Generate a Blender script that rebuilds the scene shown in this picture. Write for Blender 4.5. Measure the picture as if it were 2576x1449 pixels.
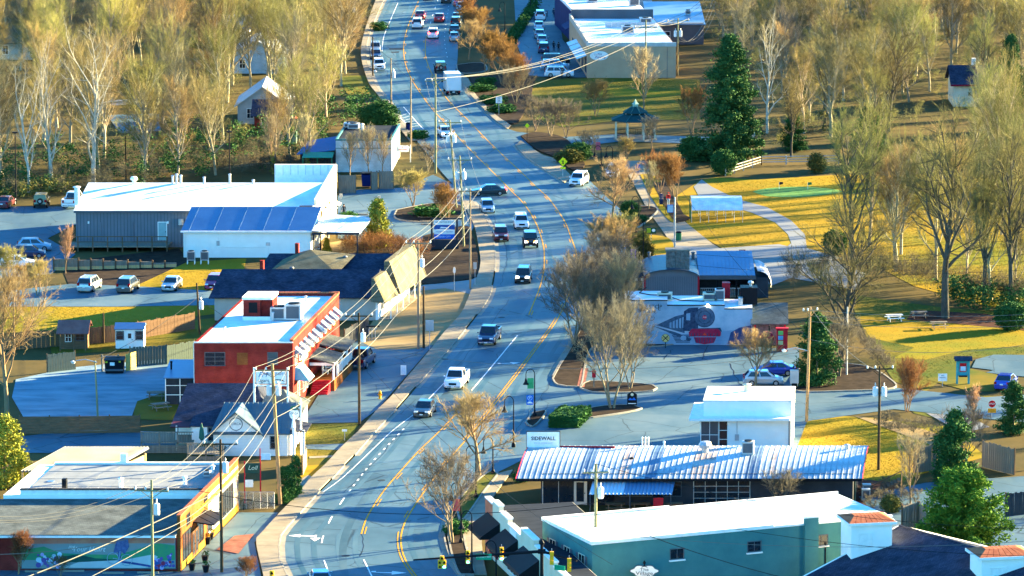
import bpy, bmesh, math, random
from mathutils import Vector, Matrix
from mathutils.geometry import tessellate_polygon
R=random.Random(7)
sc=bpy.context.scene
for o in list(bpy.data.objects): bpy.data.objects.remove(o)
C=sc.collection
rad=math.radians
# ---------------------------------------------------------------- camera (a drone with a long lens, 94 m up, about 570 m away)
F=12000.; TH=math.atan(2022/F); HC=94.3; cs,sn=math.cos(TH),math.sin(TH)
cam=bpy.data.cameras.new('camera'); co=bpy.data.objects.new('camera',cam); C.objects.link(co)
co.location=(0,0,HC); co.rotation_euler=(rad(90)-TH,0,0)
cam.sensor_width=36; cam.lens=F/2576*36; cam.clip_start=5; cam.clip_end=6000
sc.camera=co
# ---------------------------------------------------------------- light
SAZ=rad(60); SEL=rad(11.0)
w=bpy.data.worlds.new('World'); sc.world=w; w.use_nodes=True
nt=w.node_tree; bg=nt.nodes['Background']
sky=nt.nodes.new('ShaderNodeTexSky'); sky.sky_type='NISHITA'; sky.sun_disc=False
sky.sun_elevation=SEL; sky.sun_rotation=SAZ; sky.air_density=1.0; sky.dust_density=0.0; sky.ozone_density=3.0
tint=nt.nodes.new('ShaderNodeMix'); tint.data_type='RGBA'; tint.blend_type='MULTIPLY'; tint.inputs[0].default_value=1.; tint.inputs[7].default_value=(.36,.97,1.32,1)
nt.links.new(sky.outputs[0],tint.inputs[6]); nt.links.new(tint.outputs[2],bg.inputs[0]); bg.inputs[1].default_value=0.055
sl=bpy.data.lights.new('sun','SUN'); sl.energy=5.0; sl.angle=rad(0.5); sl.color=(1.0,0.82,0.42)
so=bpy.data.objects.new('sun',sl); C.objects.link(so)
sd=Vector((math.sin(SAZ)*math.cos(SEL),math.cos(SAZ)*math.cos(SEL),math.sin(SEL)))
so.rotation_euler=sd.to_track_quat('Z','Y').to_euler(); so.location=sd*200
vs=sc.view_settings; vs.view_transform='Standard'; vs.look='None'; vs.gamma=1; vs.use_curve_mapping=False
vs.exposure=3.6
# ---------------------------------------------------------------- helpers: photo survey -> ground plan in metres
def G(px,py,z=0.):
    a=(px-1288)/F; b=(724.5-py)/F
    dz=-sn+b*cs; t=(z-HC)/dz
    return Vector((a*t,(cs+b*sn)*t,z))
def S(py):
    p=G(1288,py); return F/(p.y*cs+HC*sn)
def HT(px,pyb,pyt):
    y=G(px,pyb).y; k=(724.5-pyt)/F
    return HC+y*(k*cs-sn)/(cs+k*sn)
# ---------------------------------------------------------------- materials
MATS={}
def mat(name,c,r=.8,v=.22,sc_=1.,c2=None,bump=0.,metal=0.,spec=.03,st=(1,1,1),emit=0.,rnd=0.,det=5.,coat=0.,lo=.3,hi=.7,c3=None,crack=0.):
    if name in MATS: return MATS[name]
    m=bpy.data.materials.new(name); MATS[name]=m; m.use_nodes=True; t=m.node_tree; N=t.nodes; L=t.links
    b=N['Principled BSDF']; b.inputs['Roughness'].default_value=r; b.inputs['Metallic'].default_value=metal
    b.inputs['Specular IOR Level'].default_value=spec; b.inputs['Coat Weight'].default_value=coat
    if len(c)==3: c=(*c,1)
    ca=tuple(x*(1-v) for x in c[:3])+(1,); cb=tuple(min(1,x*(1+v)) for x in c[:3])+(1,)
    if c2: ca=c; cb=(*c2[:3],1)
    tc=N.new('ShaderNodeTexCoord'); mp=N.new('ShaderNodeMapping'); mp.inputs['Scale'].default_value=st
    L.new(tc.outputs['Object'],mp.inputs[0])
    n=N.new('ShaderNodeTexNoise'); n.inputs['Scale'].default_value=sc_; n.inputs['Detail'].default_value=det; n.inputs['Roughness'].default_value=.62
    L.new(mp.outputs[0],n.inputs['Vector'])
    cr=N.new('ShaderNodeValToRGB'); cr.color_ramp.elements[0].color=ca; cr.color_ramp.elements[1].color=cb
    cr.color_ramp.elements[0].position=lo; cr.color_ramp.elements[1].position=hi
    L.new(n.outputs['Fac'],cr.inputs[0]); out=cr.outputs[0]
    if c3:
        n2=N.new('ShaderNodeTexNoise'); n2.inputs['Scale'].default_value=sc_*.45; n2.inputs['Detail'].default_value=7; n2.inputs['Roughness'].default_value=.65; mp2=N.new('ShaderNodeMapping'); mp2.inputs['Location'].default_value=(31,17,5); L.new(tc.outputs['Object'],mp2.inputs[0]); L.new(mp2.outputs[0],n2.inputs['Vector'])
        r2=N.new('ShaderNodeMapRange'); r2.inputs['From Min'].default_value=.47; r2.inputs['From Max'].default_value=.62; L.new(n2.outputs['Fac'],r2.inputs[0])
        mx=N.new('ShaderNodeMix'); mx.data_type='RGBA'; mx.inputs[7].default_value=(*c3,1); L.new(r2.outputs[0],mx.inputs[0]); L.new(out,mx.inputs[6]); out=mx.outputs[2]
    if crack:
        vo=N.new('ShaderNodeTexVoronoi'); vo.feature='DISTANCE_TO_EDGE'; vo.inputs['Scale'].default_value=crack; wv=N.new('ShaderNodeVectorMath'); wv.operation='MULTIPLY_ADD'; wv.inputs[1].default_value=(2.5,2.5,0); L.new(n.outputs['Color'],wv.inputs[0]); L.new(tc.outputs['Object'],wv.inputs[2]); L.new(wv.outputs[0],vo.inputs['Vector'])
        r3=N.new('ShaderNodeMapRange'); r3.inputs['From Min'].default_value=.003; r3.inputs['From Max'].default_value=.012; r3.inputs['To Min'].default_value=.45; r3.inputs['To Max'].default_value=1.; L.new(vo.outputs['Distance'],r3.inputs[0])
        m3=N.new('ShaderNodeMix'); m3.data_type='RGBA'; m3.blend_type='MULTIPLY'; m3.inputs[0].default_value=1.; L.new(out,m3.inputs[6]); L.new(r3.outputs[0],m3.inputs[7]); out=m3.outputs[2]
    if rnd:
        oi=N.new('ShaderNodeObjectInfo'); hs=N.new('ShaderNodeHueSaturation'); mr=N.new('ShaderNodeMapRange')
        mr.inputs['To Min'].default_value=1-rnd; mr.inputs['To Max'].default_value=1+rnd
        L.new(oi.outputs['Random'],mr.inputs[0]); L.new(mr.outputs[0],hs.inputs['Value']); L.new(out,hs.inputs['Color']); out=hs.outputs[0]
        mh=N.new('ShaderNodeMapRange'); mh.inputs['To Min'].default_value=.5-rnd*.085; mh.inputs['To Max'].default_value=.5+rnd*.085
        fr=N.new('ShaderNodeMath'); fr.operation='FRACT'; mu=N.new('ShaderNodeMath'); mu.operation='MULTIPLY'; mu.inputs[1].default_value=7.31
        L.new(oi.outputs['Random'],mu.inputs[0]); L.new(mu.outputs[0],fr.inputs[0]); L.new(fr.outputs[0],mh.inputs[0]); L.new(mh.outputs[0],hs.inputs['Hue'])
    L.new(out,b.inputs['Base Color'])
    if emit:
        L.new(out,b.inputs['Emission Color']); b.inputs['Emission Strength'].default_value=emit
    if bump:
        bp=N.new('ShaderNodeBump'); bp.inputs['Strength'].default_value=bump; bp.inputs['Distance'].default_value=.05
        L.new(n.outputs['Fac'],bp.inputs['Height']); L.new(bp.outputs[0],b.inputs['Normal'])
    m['out']=1
    return m
def brickmat(name,c,c2,cm,bw=.22,bh=.07,mortar=.008,r=.85,axis='xz',v=.3):
    if name in MATS: return MATS[name]
    m=bpy.data.materials.new(name); MATS[name]=m; m.use_nodes=True; t=m.node_tree; N=t.nodes; L=t.links
    b=N['Principled BSDF']; b.inputs['Roughness'].default_value=r; b.inputs['Specular IOR Level'].default_value=.02
    tc=N.new('ShaderNodeTexCoord'); sp=N.new('ShaderNodeSeparateXYZ'); cb=N.new('ShaderNodeCombineXYZ')
    L.new(tc.outputs['Object'],sp.inputs[0])
    ad=N.new('ShaderNodeMath'); L.new(sp.outputs[0],ad.inputs[0]); L.new(sp.outputs[1],ad.inputs[1])
    if axis=='xz': L.new(ad.outputs[0],cb.inputs[0]); L.new(sp.outputs[2],cb.inputs[1])
    else: L.new(sp.outputs[0],cb.inputs[0]); L.new(sp.outputs[1],cb.inputs[1])
    k=N.new('ShaderNodeTexBrick'); k.inputs['Scale'].default_value=1; k.inputs['Brick Width'].default_value=bw; k.inputs['Row Height'].default_value=bh
    k.inputs['Mortar Size'].default_value=mortar; k.inputs['Color1'].default_value=(*c,1); k.inputs['Color2'].default_value=(*c2,1); k.inputs['Mortar'].default_value=(*cm,1)
    L.new(cb.outputs[0],k.inputs['Vector'])
    n=N.new('ShaderNodeTexNoise'); n.inputs['Scale'].default_value=.7; n.inputs['Detail'].default_value=6; L.new(tc.outputs['Object'],n.inputs['Vector'])
    mr=N.new('ShaderNodeMapRange'); mr.inputs['From Min'].default_value=.3; mr.inputs['From Max'].default_value=.7; mr.inputs['To Min'].default_value=1-v; mr.inputs['To Max'].default_value=1+v
    L.new(n.outputs['Fac'],mr.inputs[0]); hs=N.new('ShaderNodeHueSaturation'); L.new(mr.outputs[0],hs.inputs['Value']); L.new(k.outputs['Color'],hs.inputs['Color'])
    L.new(hs.outputs[0],b.inputs['Base Color'])
    bp=N.new('ShaderNodeBump'); bp.inputs['Strength'].default_value=.4; bp.inputs['Distance'].default_value=.02; bp.invert=True
    L.new(k.outputs['Fac'],bp.inputs['Height']); L.new(bp.outputs[0],b.inputs['Normal'])
    return m
def plain(name,c,r=.5,**k): return mat(name,c,r,v=k.pop('v',.08),sc_=k.pop('sc_',2.),det=k.pop('det',2.),**k)
# ---------------------------------------------------------------- mesh builder
class MB:
    def __init__(s): s.v=[]; s.f=[]
    def add(s,vs,fs):
        o=len(s.v); s.v+= [tuple(p) for p in vs]; s.f+=[tuple(o+i for i in f) for f in fs]; return s
    def box(s,x0,x1,y0,y1,z0,z1,m=None):
        vs=[(x0,y0,z0),(x1,y0,z0),(x1,y1,z0),(x0,y1,z0),(x0,y0,z1),(x1,y0,z1),(x1,y1,z1),(x0,y1,z1)]
        if m: vs=[m@Vector(p) for p in vs]
        return s.add(vs,[(0,3,2,1),(4,5,6,7),(0,1,5,4),(1,2,6,5),(2,3,7,6),(3,0,4,7)])
    def hexa(s,b,t):   # 4 bottom points (ccw), 4 top points
        return s.add(list(b)+list(t),[(0,3,2,1),(4,5,6,7),(0,1,5,4),(1,2,6,5),(2,3,7,6),(3,0,4,7)])
    def quad(s,a,b,c,d): return s.add([a,b,c,d],[(0,1,2,3)])
    def slab(s,a,b,c,d,t=.1):  # quad a..d (ccw from outside/top) with thickness t below along normal
        a,b,c,d=[Vector(p) for p in (a,b,c,d)]; n=(b-a).cross(d-a).normalized()*t
        return s.hexa([a-n,b-n,c-n,d-n],[a,b,c,d])
    def tube(s,pts,rs,n=6,cap=True):
        pts=[Vector(p) for p in pts]
        if not isinstance(rs,(list,tuple)): rs=[rs]*len(pts)
        o=len(s.v); up=None
        for i,p in enumerate(pts):
            d=(pts[min(i+1,len(pts)-1)]-pts[max(i-1,0)])
            if d.length<1e-9: d=Vector((0,0,1))
            d.normalize()
            if up is None: up=Vector((0,0,1)) if abs(d.z)<.9 else Vector((1,0,0))
            a=d.cross(up)
            if a.length<1e-4: a=d.cross(Vector((.3,.9,.1)))
            a.normalize(); b=a.cross(d); up=b
            for k in range(n):
                t=2*math.pi*k/n; s.v.append(tuple(p+(a*math.cos(t)+b*math.sin(t))*rs[i]))
        for i in range(len(pts)-1):
            for k in range(n):
                k2=(k+1)%n; s.f.append((o+i*n+k,o+i*n+k2,o+(i+1)*n+k2,o+(i+1)*n+k))
        if cap:
            s.f.append(tuple(o+k for k in range(n))[::-1]); e=o+(len(pts)-1)*n; s.f.append(tuple(e+k for k in range(n)))
        return s
    def cyl(s,x,y,z0,z1,r,r2=None,n=10): return s.tube([(x,y,z0),(x,y,z1)],[r,r if r2 is None else r2],n)
    def lathe(s,x,y,prof,n=10):
        o=len(s.v)
        for r,z in prof:
            for k in range(n):
                t=2*math.pi*k/n; s.v.append((x+r*math.cos(t),y+r*math.sin(t),z))
        for i in range(len(prof)-1):
            for k in range(n):
                k2=(k+1)%n; s.f.append((o+i*n+k,o+i*n+k2,o+(i+1)*n+k2,o+(i+1)*n+k))
        s.f.append(tuple(o+k for k in range(n))[::-1]); e=o+(len(prof)-1)*n; s.f.append(tuple(e+k for k in range(n)))
        return s
    def prism(s,poly,z0,z1):   # polygon in xy
        n=len(poly); vs=[(p[0],p[1],z0) for p in poly]+[(p[0],p[1],z1) for p in poly]
        ar=sum(poly[i][0]*poly[(i+1)%n][1]-poly[(i+1)%n][0]*poly[i][1] for i in range(n))
        tr=tessellate_polygon([[Vector((p[0],p[1],0)) for p in poly]])
        fs=[]
        for a,b,c in tr:
            A,B,Cc=[Vector(poly[i][:2]) for i in (a,b,c)]
            if (B-A).cross(Cc-A)<0: a,b,c=a,c,b
            fs.append((n+a,n+b,n+c)); fs.append((c,b,a))
        for i in range(n):
            j=(i+1)%n; fs.append((i,j,n+j,n+i) if ar>0 else (j,i,n+i,n+j))
        return s.add(vs,fs)
    def face_xz(s,poly,y,t=.02):   # polygon in xz facing -y, thickness t behind
        n=len(poly)
        tr=tessellate_polygon([[Vector((p[0],p[1],0)) for p in poly]])
        vs=[(p[0],y,p[1]) for p in poly]+[(p[0],y+t,p[1]) for p in poly]; fs=[]
        ar=sum(poly[i][0]*poly[(i+1)%n][1]-poly[(i+1)%n][0]*poly[i][1] for i in range(n))
        for a,b,c in tr:
            A,B,Cc=[Vector(poly[i][:2]) for i in (a,b,c)]
            if (B-A).cross(Cc-A)<0: a,b,c=a,c,b
            fs.append((a,b,c)); fs.append((n+c,n+b,n+a))
        for i in range(n):
            j=(i+1)%n; fs.append((j,i,n+i,n+j) if ar>0 else (i,j,n+j,n+i))
        return s.add(vs,fs)
    def disc_xz(s,cx,cz,rx,rz,y,t=.02,n=20): return s.face_xz([(cx+rx*math.cos(2*math.pi*k/n),cz+rz*math.sin(2*math.pi*k/n)) for k in range(n)],y,t)
    def build(s,name,m,parent=None,smooth=False,loc=None):
        me=bpy.data.meshes.new(name); me.from_pydata(s.v,[],s.f); me.update()
        if smooth: me.polygons.foreach_set('use_smooth',[True]*len(me.polygons))
        if m: me.materials.append(m)
        o=bpy.data.objects.new(name,me); C.objects.link(o)
        if parent: o.parent=parent
        if loc is not None: o.location=loc
        return o
def bx(name,m,parent,*a,**k): return MB().box(*a).build(name,m,parent)
def tag(o,label=None,cat=None,group=None,kind=None):
    if label: o['label']=label
    if cat: o['category']=cat
    if group: o['group']=group
    if kind: o['kind']=kind
    return o
def thing(name,label,cat,loc=(0,0,0),rz=0,group=None):
    o=bpy.data.objects.new(name,None); C.objects.link(o); o.location=loc; o.rotation_euler=(0,0,rz); o.empty_display_size=.5
    return tag(o,label,cat,group)
def kids(o): return KID.get(o.name,())
KID={}
def tree_copy(o,loc=None,rz=None,label=None,group=None,scale=None):
    c=o.copy(); C.objects.link(c)
    if loc is not None: c.location=loc
    if rz is not None: c.rotation_euler=(0,0,rz)
    if scale is not None: c.scale=scale
    if label: c['label']=label
    if group: c['group']=group
    def rec(a,b):
        for ch in [x for x in ALLK.get(a.name,[])]:
            d=ch.copy(); C.objects.link(d); d.parent=b; rec(ch,d)
    ALLK={}
    for x in a_children(o): ALLK.setdefault(x.parent.name,[]).append(x)
    rec(o,c)
    return c
def a_children(o):
    out=[]; st=list(o.children)
    while st:
        x=st.pop(0); out.append(x); st+=list(x.children)
    return out
LATE=[]
def text(name,s,size,m,parent,loc,rot=(rad(90),0,0),ext=.004,al='CENTER',sx=1.,shear=0.,bold=0.):
    cu=bpy.data.curves.new(name,'FONT'); cu.body=s; cu.size=size; cu.align_x=al; cu.align_y='CENTER'; cu.extrude=ext; cu.resolution_u=2; cu.shear=shear; cu.offset=bold
    o=bpy.data.objects.new('tmp',cu); C.objects.link(o)
    me=bpy.data.meshes.new(name); me.materials.append(m)
    t=bpy.data.objects.new(name,me); C.objects.link(t); t.parent=parent; t.location=loc; t.rotation_euler=rot; t.scale=(sx,1,1)
    LATE.append(('text',o,t,m)); return t
# ---------------------------------------------------------------- plan geometry
def smooth(pts,step=2.):
    out=[]; n=len(pts)
    for i in range(n-1):
        p0,p1,p2,p3=pts[max(i-1,0)],pts[i],pts[i+1],pts[min(i+2,n-1)]
        k=max(1,int((p2-p1).length/step))
        for j in range(k):
            t=j/k
            out.append(.5*((2*p1)+(p2-p0)*t+(2*p0-5*p1+4*p2-p3)*t*t+(3*p1-p0-3*p2+p3)*t*t*t))
    out.append(pts[-1]); return out
def GP(l): return [G(*p) for p in l]
def offs(pts,d):   # positive = right of travel
    out=[]
    for i,p in enumerate(pts):
        t=(pts[min(i+1,len(pts)-1)]-pts[max(i-1,0)]); t.z=0; t.normalize()
        out.append(p+Vector((t.y,-t.x,0))*d)
    return out
def strip(mb,a,b,z):
    o=len(mb.v); n=min(len(a),len(b))
    for i in range(n): mb.v+=[(a[i].x,a[i].y,z),(b[i].x,b[i].y,z)]
    for i in range(n-1): mb.f.append((o+2*i,o+2*i+1,o+2*i+3,o+2*i+2))
    return mb
def zone(name,l,m,z,world=False,kind='structure',sm=0):
    pts=[Vector(p) for p in l] if world else GP(l)
    if sm: pts=smooth(pts+[pts[0]],sm)[:-1]
    mb=MB(); tr=tessellate_polygon([[Vector((p.x,p.y,0)) for p in pts]]); fs=[]
    for a,b,c in tr:
        if (pts[b].xy-pts[a].xy).cross(pts[c].xy-pts[a].xy)<0: b,c=c,b
        fs.append((a,b,c))
    mb.add([(p.x,p.y,z) for p in pts],fs)
    o=mb.build(name,m); o['kind']=kind; return o
def ribbon(mb,pts,w,z,o=0.):
    return strip(mb,offs(pts,o-w/2),offs(pts,o+w/2),z) if False else strip(mb,offs(pts,o+w/2),offs(pts,o-w/2),z)
def cut(pts,a,b):
    out=[]; d=0
    for i in range(len(pts)-1):
        L=(pts[i+1]-pts[i]).length
        if L<1e-6: continue
        s0=max(a-d,0); s1=min(b-d,L)
        if s1>s0:
            p=pts[i].lerp(pts[i+1],s0/L); q=pts[i].lerp(pts[i+1],s1/L)
            if not out: out.append(p)
            out.append(q)
        d+=L
    return out
def plen(pts): return sum((pts[i+1]-pts[i]).length for i in range(len(pts)-1))
# ================================================================ SETTING: ground, road, lots
ASPH=mat('asphalt',(.034,.084,.122),.6,sc_=.12,c2=(.084,.142,.178),st=(1,.22,1),spec=.1,bump=.1,det=10,c3=(.034,.074,.10),crack=.11)
ASPH2=mat('asphalt_lot',(.03,.076,.112),.64,sc_=.16,c2=(.075,.128,.162),st=(1,.3,1),spec=.1,bump=.1,det=10,c3=(.09,.138,.165),crack=.16)
ASPHL=mat('asphalt_light',(.15,.155,.16),.7,sc_=.15,c2=(.21,.21,.21),spec=.08,det=9)
CONC=mat('concrete',(.20,.165,.12),.8,sc_=.5,c2=(.29,.245,.18),det=8)
CONCD=mat('concrete_kerb',(.20,.18,.15),.8,sc_=.7,c2=(.30,.27,.22),det=8)
GRAV=mat('gravel',(.10,.16,.20),.85,sc_=.5,c2=(.22,.30,.35),st=(.4,1,1),det=12,bump=.3)
DIRT=mat('bare_dirt',(.20,.135,.06),.9,sc_=.25,c2=(.31,.22,.11),st=(.6,1,1),det=10,bump=.3)
GROUND=mat('leaf_litter_ground',(.04,.04,.016),.95,sc_=.09,c2=(.13,.085,.03),st=(1,.7,1),det=12,bump=.4)
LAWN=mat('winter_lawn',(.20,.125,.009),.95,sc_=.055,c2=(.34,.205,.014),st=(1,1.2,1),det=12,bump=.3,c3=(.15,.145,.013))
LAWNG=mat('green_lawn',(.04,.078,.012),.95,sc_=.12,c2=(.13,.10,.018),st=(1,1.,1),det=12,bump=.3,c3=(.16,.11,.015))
GREEN=mat('putting_green',(.085,.20,.05),.9,sc_=.2,c2=(.12,.24,.07),det=8)
MULCH=mat('dark_mulch',(.018,.012,.009),.95,sc_=.9,c2=(.05,.034,.024),det=10,bump=.5)
RMULCH=mat('red_leaf_mulch',(.045,.018,.014),.95,sc_=.5,c2=(.09,.04,.028),det=10,bump=.5)
YEL=mat('yellow_road_paint',(.45,.20,.008),.6,sc_=1.2,c2=(.55,.26,.012))
WHT=mat('white_road_paint',(.62,.62,.60),.6,sc_=1.2,c2=(.78,.78,.76))
def lab(o,l): o['label']=l; return o
zone('ground',[(-2600,200,0),(2600,200,0),(2600,3500,0),(-2600,3500,0)],GROUND,-.02,True)
# --- lawns and beds (z 0.01)
Z1=.012
zone('lawn',[(1690,500),(1760,455),(1800,446),(1900,452),(2110,440),(2576,440),(2700,500),(2700,790),(2480,770),(2300,720),(2150,640),(1985,640),(1830,632),(1740,580)],LAWN,Z1)
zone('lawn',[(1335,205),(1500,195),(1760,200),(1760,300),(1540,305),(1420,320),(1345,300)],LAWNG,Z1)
zone('lawn_strip',[(1480,228),(1560,222),(1660,230),(1760,222),(1760,234),(1640,244),(1500,240)],LAWN,Z1+.012)  # sunlit streak across the park lawn, put in as golden grass colour
zone('lawn',[(2010,1040),(2200,1052),(2400,1075),(2480,1150),(2360,1180),(2200,1230),(1960,1180)],LAWN,Z1)
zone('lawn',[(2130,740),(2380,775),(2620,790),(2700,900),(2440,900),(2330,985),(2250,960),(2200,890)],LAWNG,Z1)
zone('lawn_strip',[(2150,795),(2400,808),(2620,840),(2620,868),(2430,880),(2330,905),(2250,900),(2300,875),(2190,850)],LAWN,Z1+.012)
zone('lawn',[(-60,770),(250,762),(540,768),(540,790),(300,820),(120,835),(-60,855)],LAWN,Z1)
zone('lawn',[(120,838),(300,823),(540,800),(545,850),(300,885),(130,890)],LAWNG,Z1+.008)
zone('lawn',[(330,725),(470,660),(620,650),(610,700),(560,735),(450,728)],LAWN,Z1+.01)
zone('lawn_bank',[(150,660),(450,625),(480,660),(330,728),(175,722)],MULCH,Z1+.004)
zone('lawn',[(735,1148),(758,1068),(905,1064),(878,1112),(842,1148),(800,1215),(750,1225)],LAWNG,Z1)
zone('lawn_strip',[(770,1172),(822,1168),(795,1200),(745,1212)],LAWN,Z1+.01)
zone('lawn',[(330,1000),(430,985),(520,990),(520,1060),(340,1055)],LAWNG,Z1+.01)
zone('lawn',[(2260,1000),(2300,985),(2560,1000),(2440,1075),(2300,1040)],LAWNG,Z1)
zone('lawn',[(2390,915),(2450,930),(2540,950),(2500,985),(2440,985),(2330,955)],LAWNG,Z1+.015)
zone('lawn',[(1890,1160),(2010,1130),(2200,1150),(2300,1200),(2300,1280),(2160,1260)],LAWNG,Z1-.004)
zone('green_lawn',[(850,190),(935,190),(960,240),(880,250)],LAWNG,Z1)
zone('woodland_clearing',[(0,262),(60,258),(70,300),(0,305)],LAWNG,Z1)
zone('putting_green',[(1893,482),(1930,474),(2010,470),(2080,474),(2120,482),(2080,490),(2010,496),(1930,494)],GREEN,Z1+.015,sm=1)
# --- asphalt lots (z 0.03)
Z2=.035
zone('parking_lot',[(850,492),(900,478),(1010,473),(1090,440),(1170,480),(1190,510),(1200,560),(1150,640),(1030,635),(960,605),(905,610),(850,600)],ASPH2,Z2)
zone('parking_lot',[(-80,520),(200,520),(200,560),(120,600),(190,640),(130,690),(0,700),(-80,700)],ASPH2,Z2)
zone('driveway',[(-80,742),(180,715),(360,722),(545,733),(560,768),(300,772),(-80,772)],ASPH2,Z2+.01)
zone('gravel_lot',[(40,955),(180,925),(500,895),(500,940),(420,985),(345,1010),(330,1052),(60,1052),(30,1000)],GRAV,Z2)
zone('parking_lot',[(40,1100),(200,1082),(480,1088),(480,1140),(40,1140)],ASPH2,Z2)
zone('forecourt',[(735,1100),(760,1066),(905,1063),(950,1030),(1090,868),(1060,840),(940,830),(880,870),(860,900)],ASPH2,Z2)
zone('dirt_lot',[(905,860),(950,790),(1030,735),(1110,722),(1188,735),(1165,785),(1092,868),(1040,880),(950,880)],DIRT,Z2+.012)
zone('driveway',[(1030,735),(1065,718),(1185,705),(1215,690),(1215,735),(1188,742),(1120,726)],ASPHL,Z2+.024)
zone('driveway',[(755,1130),(762,1120),(870,1117),(858,1133)],ASPH2,Z2+.01)
zone('driveway',[(740,1215),(775,1196),(790,1203),(755,1235)],CONC,Z2+.01)
zone('front_walk',[(778,1149),(846,1146),(842,1151),(778,1154)],CONC,Z2+.01)
zone('forecourt',[(455,1440),(560,1330),(600,1290),(700,1290),(660,1345),(640,1365),(655,1440),(665,1500),(440,1500)],ASPH2,Z2)
zone('parking_lot',[(-60,1430),(470,1440),(470,1520),(-60,1520)],ASPH2,Z2+.008)
zone('parking_lot',[(1290,1065),(1330,975),(1390,885),(1600,862),(1760,865),(2010,880),(2012,975),(2240,975),(2480,1000),(2700,985),(2700,1075),(2440,1050),(2250,1030),(2030,1060),(2000,1140),(1800,1150),(1330,1150),(1240,1195),(1190,1180)],ASPH2,Z2)
zone('street',[(1545,900),(1620,868),(1700,860)],ASPH2,Z2+.01)
zone('parking_lot',[(2455,905),(2500,893),(2700,895),(2700,960),(2545,945),(2480,938),(2500,932),(2445,925)],ASPH2,Z2+.01)
zone('driveway',[(2330,1040),(2440,1050),(2490,1075),(2420,1090)],ASPHL,Z2+.012)
zone('dirt_track',[(2150,1048),(2260,1062),(2400,1105),(2440,1150),(2400,1160),(2330,1115),(2220,1075)],DIRT,Z2+.012)
zone('parking_lot',[(2160,1250),(2330,1215),(2700,1190),(2700,1420),(2300,1400)],ASPH2,Z2)
zone('side_street',[(1270,322),(1300,332),(1420,345),(1560,338),(1780,345),(1900,330),(1900,345),(1760,362),(1560,356),(1430,372),(1330,372),(1290,366)],ASPH2,Z2)
zone('parking_lot',[(1290,-60),(1405,-60),(1410,60),(1415,100),(1460,150),(1475,195),(1395,196),(1330,190),(1300,110)],ASPH2,Z2)
zone('parking_lot',[(270,290),(400,285),(405,330),(300,335)],ASPH2,Z2)
zone('driveway',[(265,252),(345,250),(350,264),(265,266)],ASPHL,Z2)
zone('park_path',[(1560,405),(1640,405),(1650,460),(1680,510),(1725,560),(1790,612),(1850,650),(1720,655),(1680,600),(1630,530),(1590,455)],CONC,Z2)
zone('park_path',[(1745,470),(1765,452),(1790,470),(1850,500),(1930,522),(1990,555),(2025,590),(2030,625),(2120,650),(2000,660),(1960,640),(1990,612),(1982,590),(1950,560),(1890,535),(1820,515),(1760,498)],ASPHL,Z2)
zone('driveway',[(1600,660),(1640,628),(1700,618),(1800,626),(1960,615),(2060,640),(2180,690),(2150,730),(1990,700),(1940,720),(1880,670),(1750,690),(1610,700)],ASPHL,Z2+.01)
zone('parking_lane',[(1400,440),(1430,440),(1470,442),(1530,500),(1570,535),(1590,575),(1570,640),(1520,690),(1470,690),(1470,560),(1430,500)],ASPH,Z2+.008)
# --- the curving main road
LE=[(735,1500),(724,1449),(706,1411),(704,1375),(708,1350),(726,1326),(754,1296),(784,1263),(806,1238),(836,1208),(869,1173),(894,1148),(946,1088),(998,1033),(1047,977),(1095,921),(1138,873),(1173,830),(1201,794),(1229,754),(1240,721),(1246,686),(1248,655),(1246,626),(1241,593),(1229,561),(1211,533),(1189,508),(1150,475),(1106,428),(1069,380),(1049,356),(1019,320),(994,278),(972,247),(952,226),(938,196),(928,170),(922,140),(924,112),(934,78),(946,47),(966,2),(1000,-70)]
RE=[(1185,1500),(1163,1449),(1134,1411),(1119,1371),(1115,1351),(1121,1321),(1150,1262),(1190,1215),(1240,1170),(1300,1100),(1345,1050),(1366,990),(1389,949),(1407,916),(1425,888),(1455,838),(1478,780),(1496,730),(1508,685),(1510,640),(1500,590),(1480,545),(1450,500),(1417,461),(1387,440),(1355,420),(1320,393),(1296,366),(1274,326),(1244,303),(1211,270),(1181,237),(1159,207),(1145,187),(1150,160),(1152,120),(1150,80),(1156,30),(1162,-10),(1175,-70)]
lw=smooth(GP(LE),3); rw=smooth(GP(RE),3)
o=zone('road',[p for p in lw]+[p for p in rw[::-1]],ASPH,.06,True); lab(o,'main road curving through the town')
# gutters and kerbs
def kerb(name,pts,side,w=.16,h=.13,gut=.45):
    mb=MB(); a=offs(pts,0); b=offs(pts,side*w); o=len(mb.v)
    for p,q in zip(a,b): mb.v+=[(p.x,p.y,.03),(p.x,p.y,.06+h),(q.x,q.y,.06+h),(q.x,q.y,.03)]
    for i in range(len(a)-1):
        for k in range(3):
            f=(o+4*i+k,o+4*i+k+1,o+4*i+4+k+1,o+4*i+4+k); mb.f.append(f if side<0 else f[::-1])
    ob=mb.build(name,CONCD); ob['kind']='structure'
    if gut:
        g=MB(); strip(g,a if side<0 else offs(pts,-side*gut),offs(pts,-side*gut) if side<0 else a,.066); q=g.build('gutter',CONCD,ob)
    return ob
def sub(pts,l0,l1): # part of a smoothed edge between two surveyed rows
    a=G(*l0); b=G(*l1); i=min(range(len(pts)),key=lambda k:(pts[k]-a).length); j=min(range(len(pts)),key=lambda k:(pts[k]-b).length)
    return pts[min(i,j):max(i,j)+1]
for a,b in (((735,1500),(806,1238)),((836,1208),(869,1173)),((894,1148),(998,1033)),((1047,977),(1173,830)),((1201,794),(1240,721)),((1246,686),(1189,508)),((1049,356),(1000,-70))):
    kerb('kerb',sub(lw,a,b),-1)
for a,b in (((1185,1500),(1240,1170)),((1389,949),(1510,640)),((1417,461),(1296,366)),((1274,326),(1145,187))):
    kerb('kerb',sub(rw,a,b),1)
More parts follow.
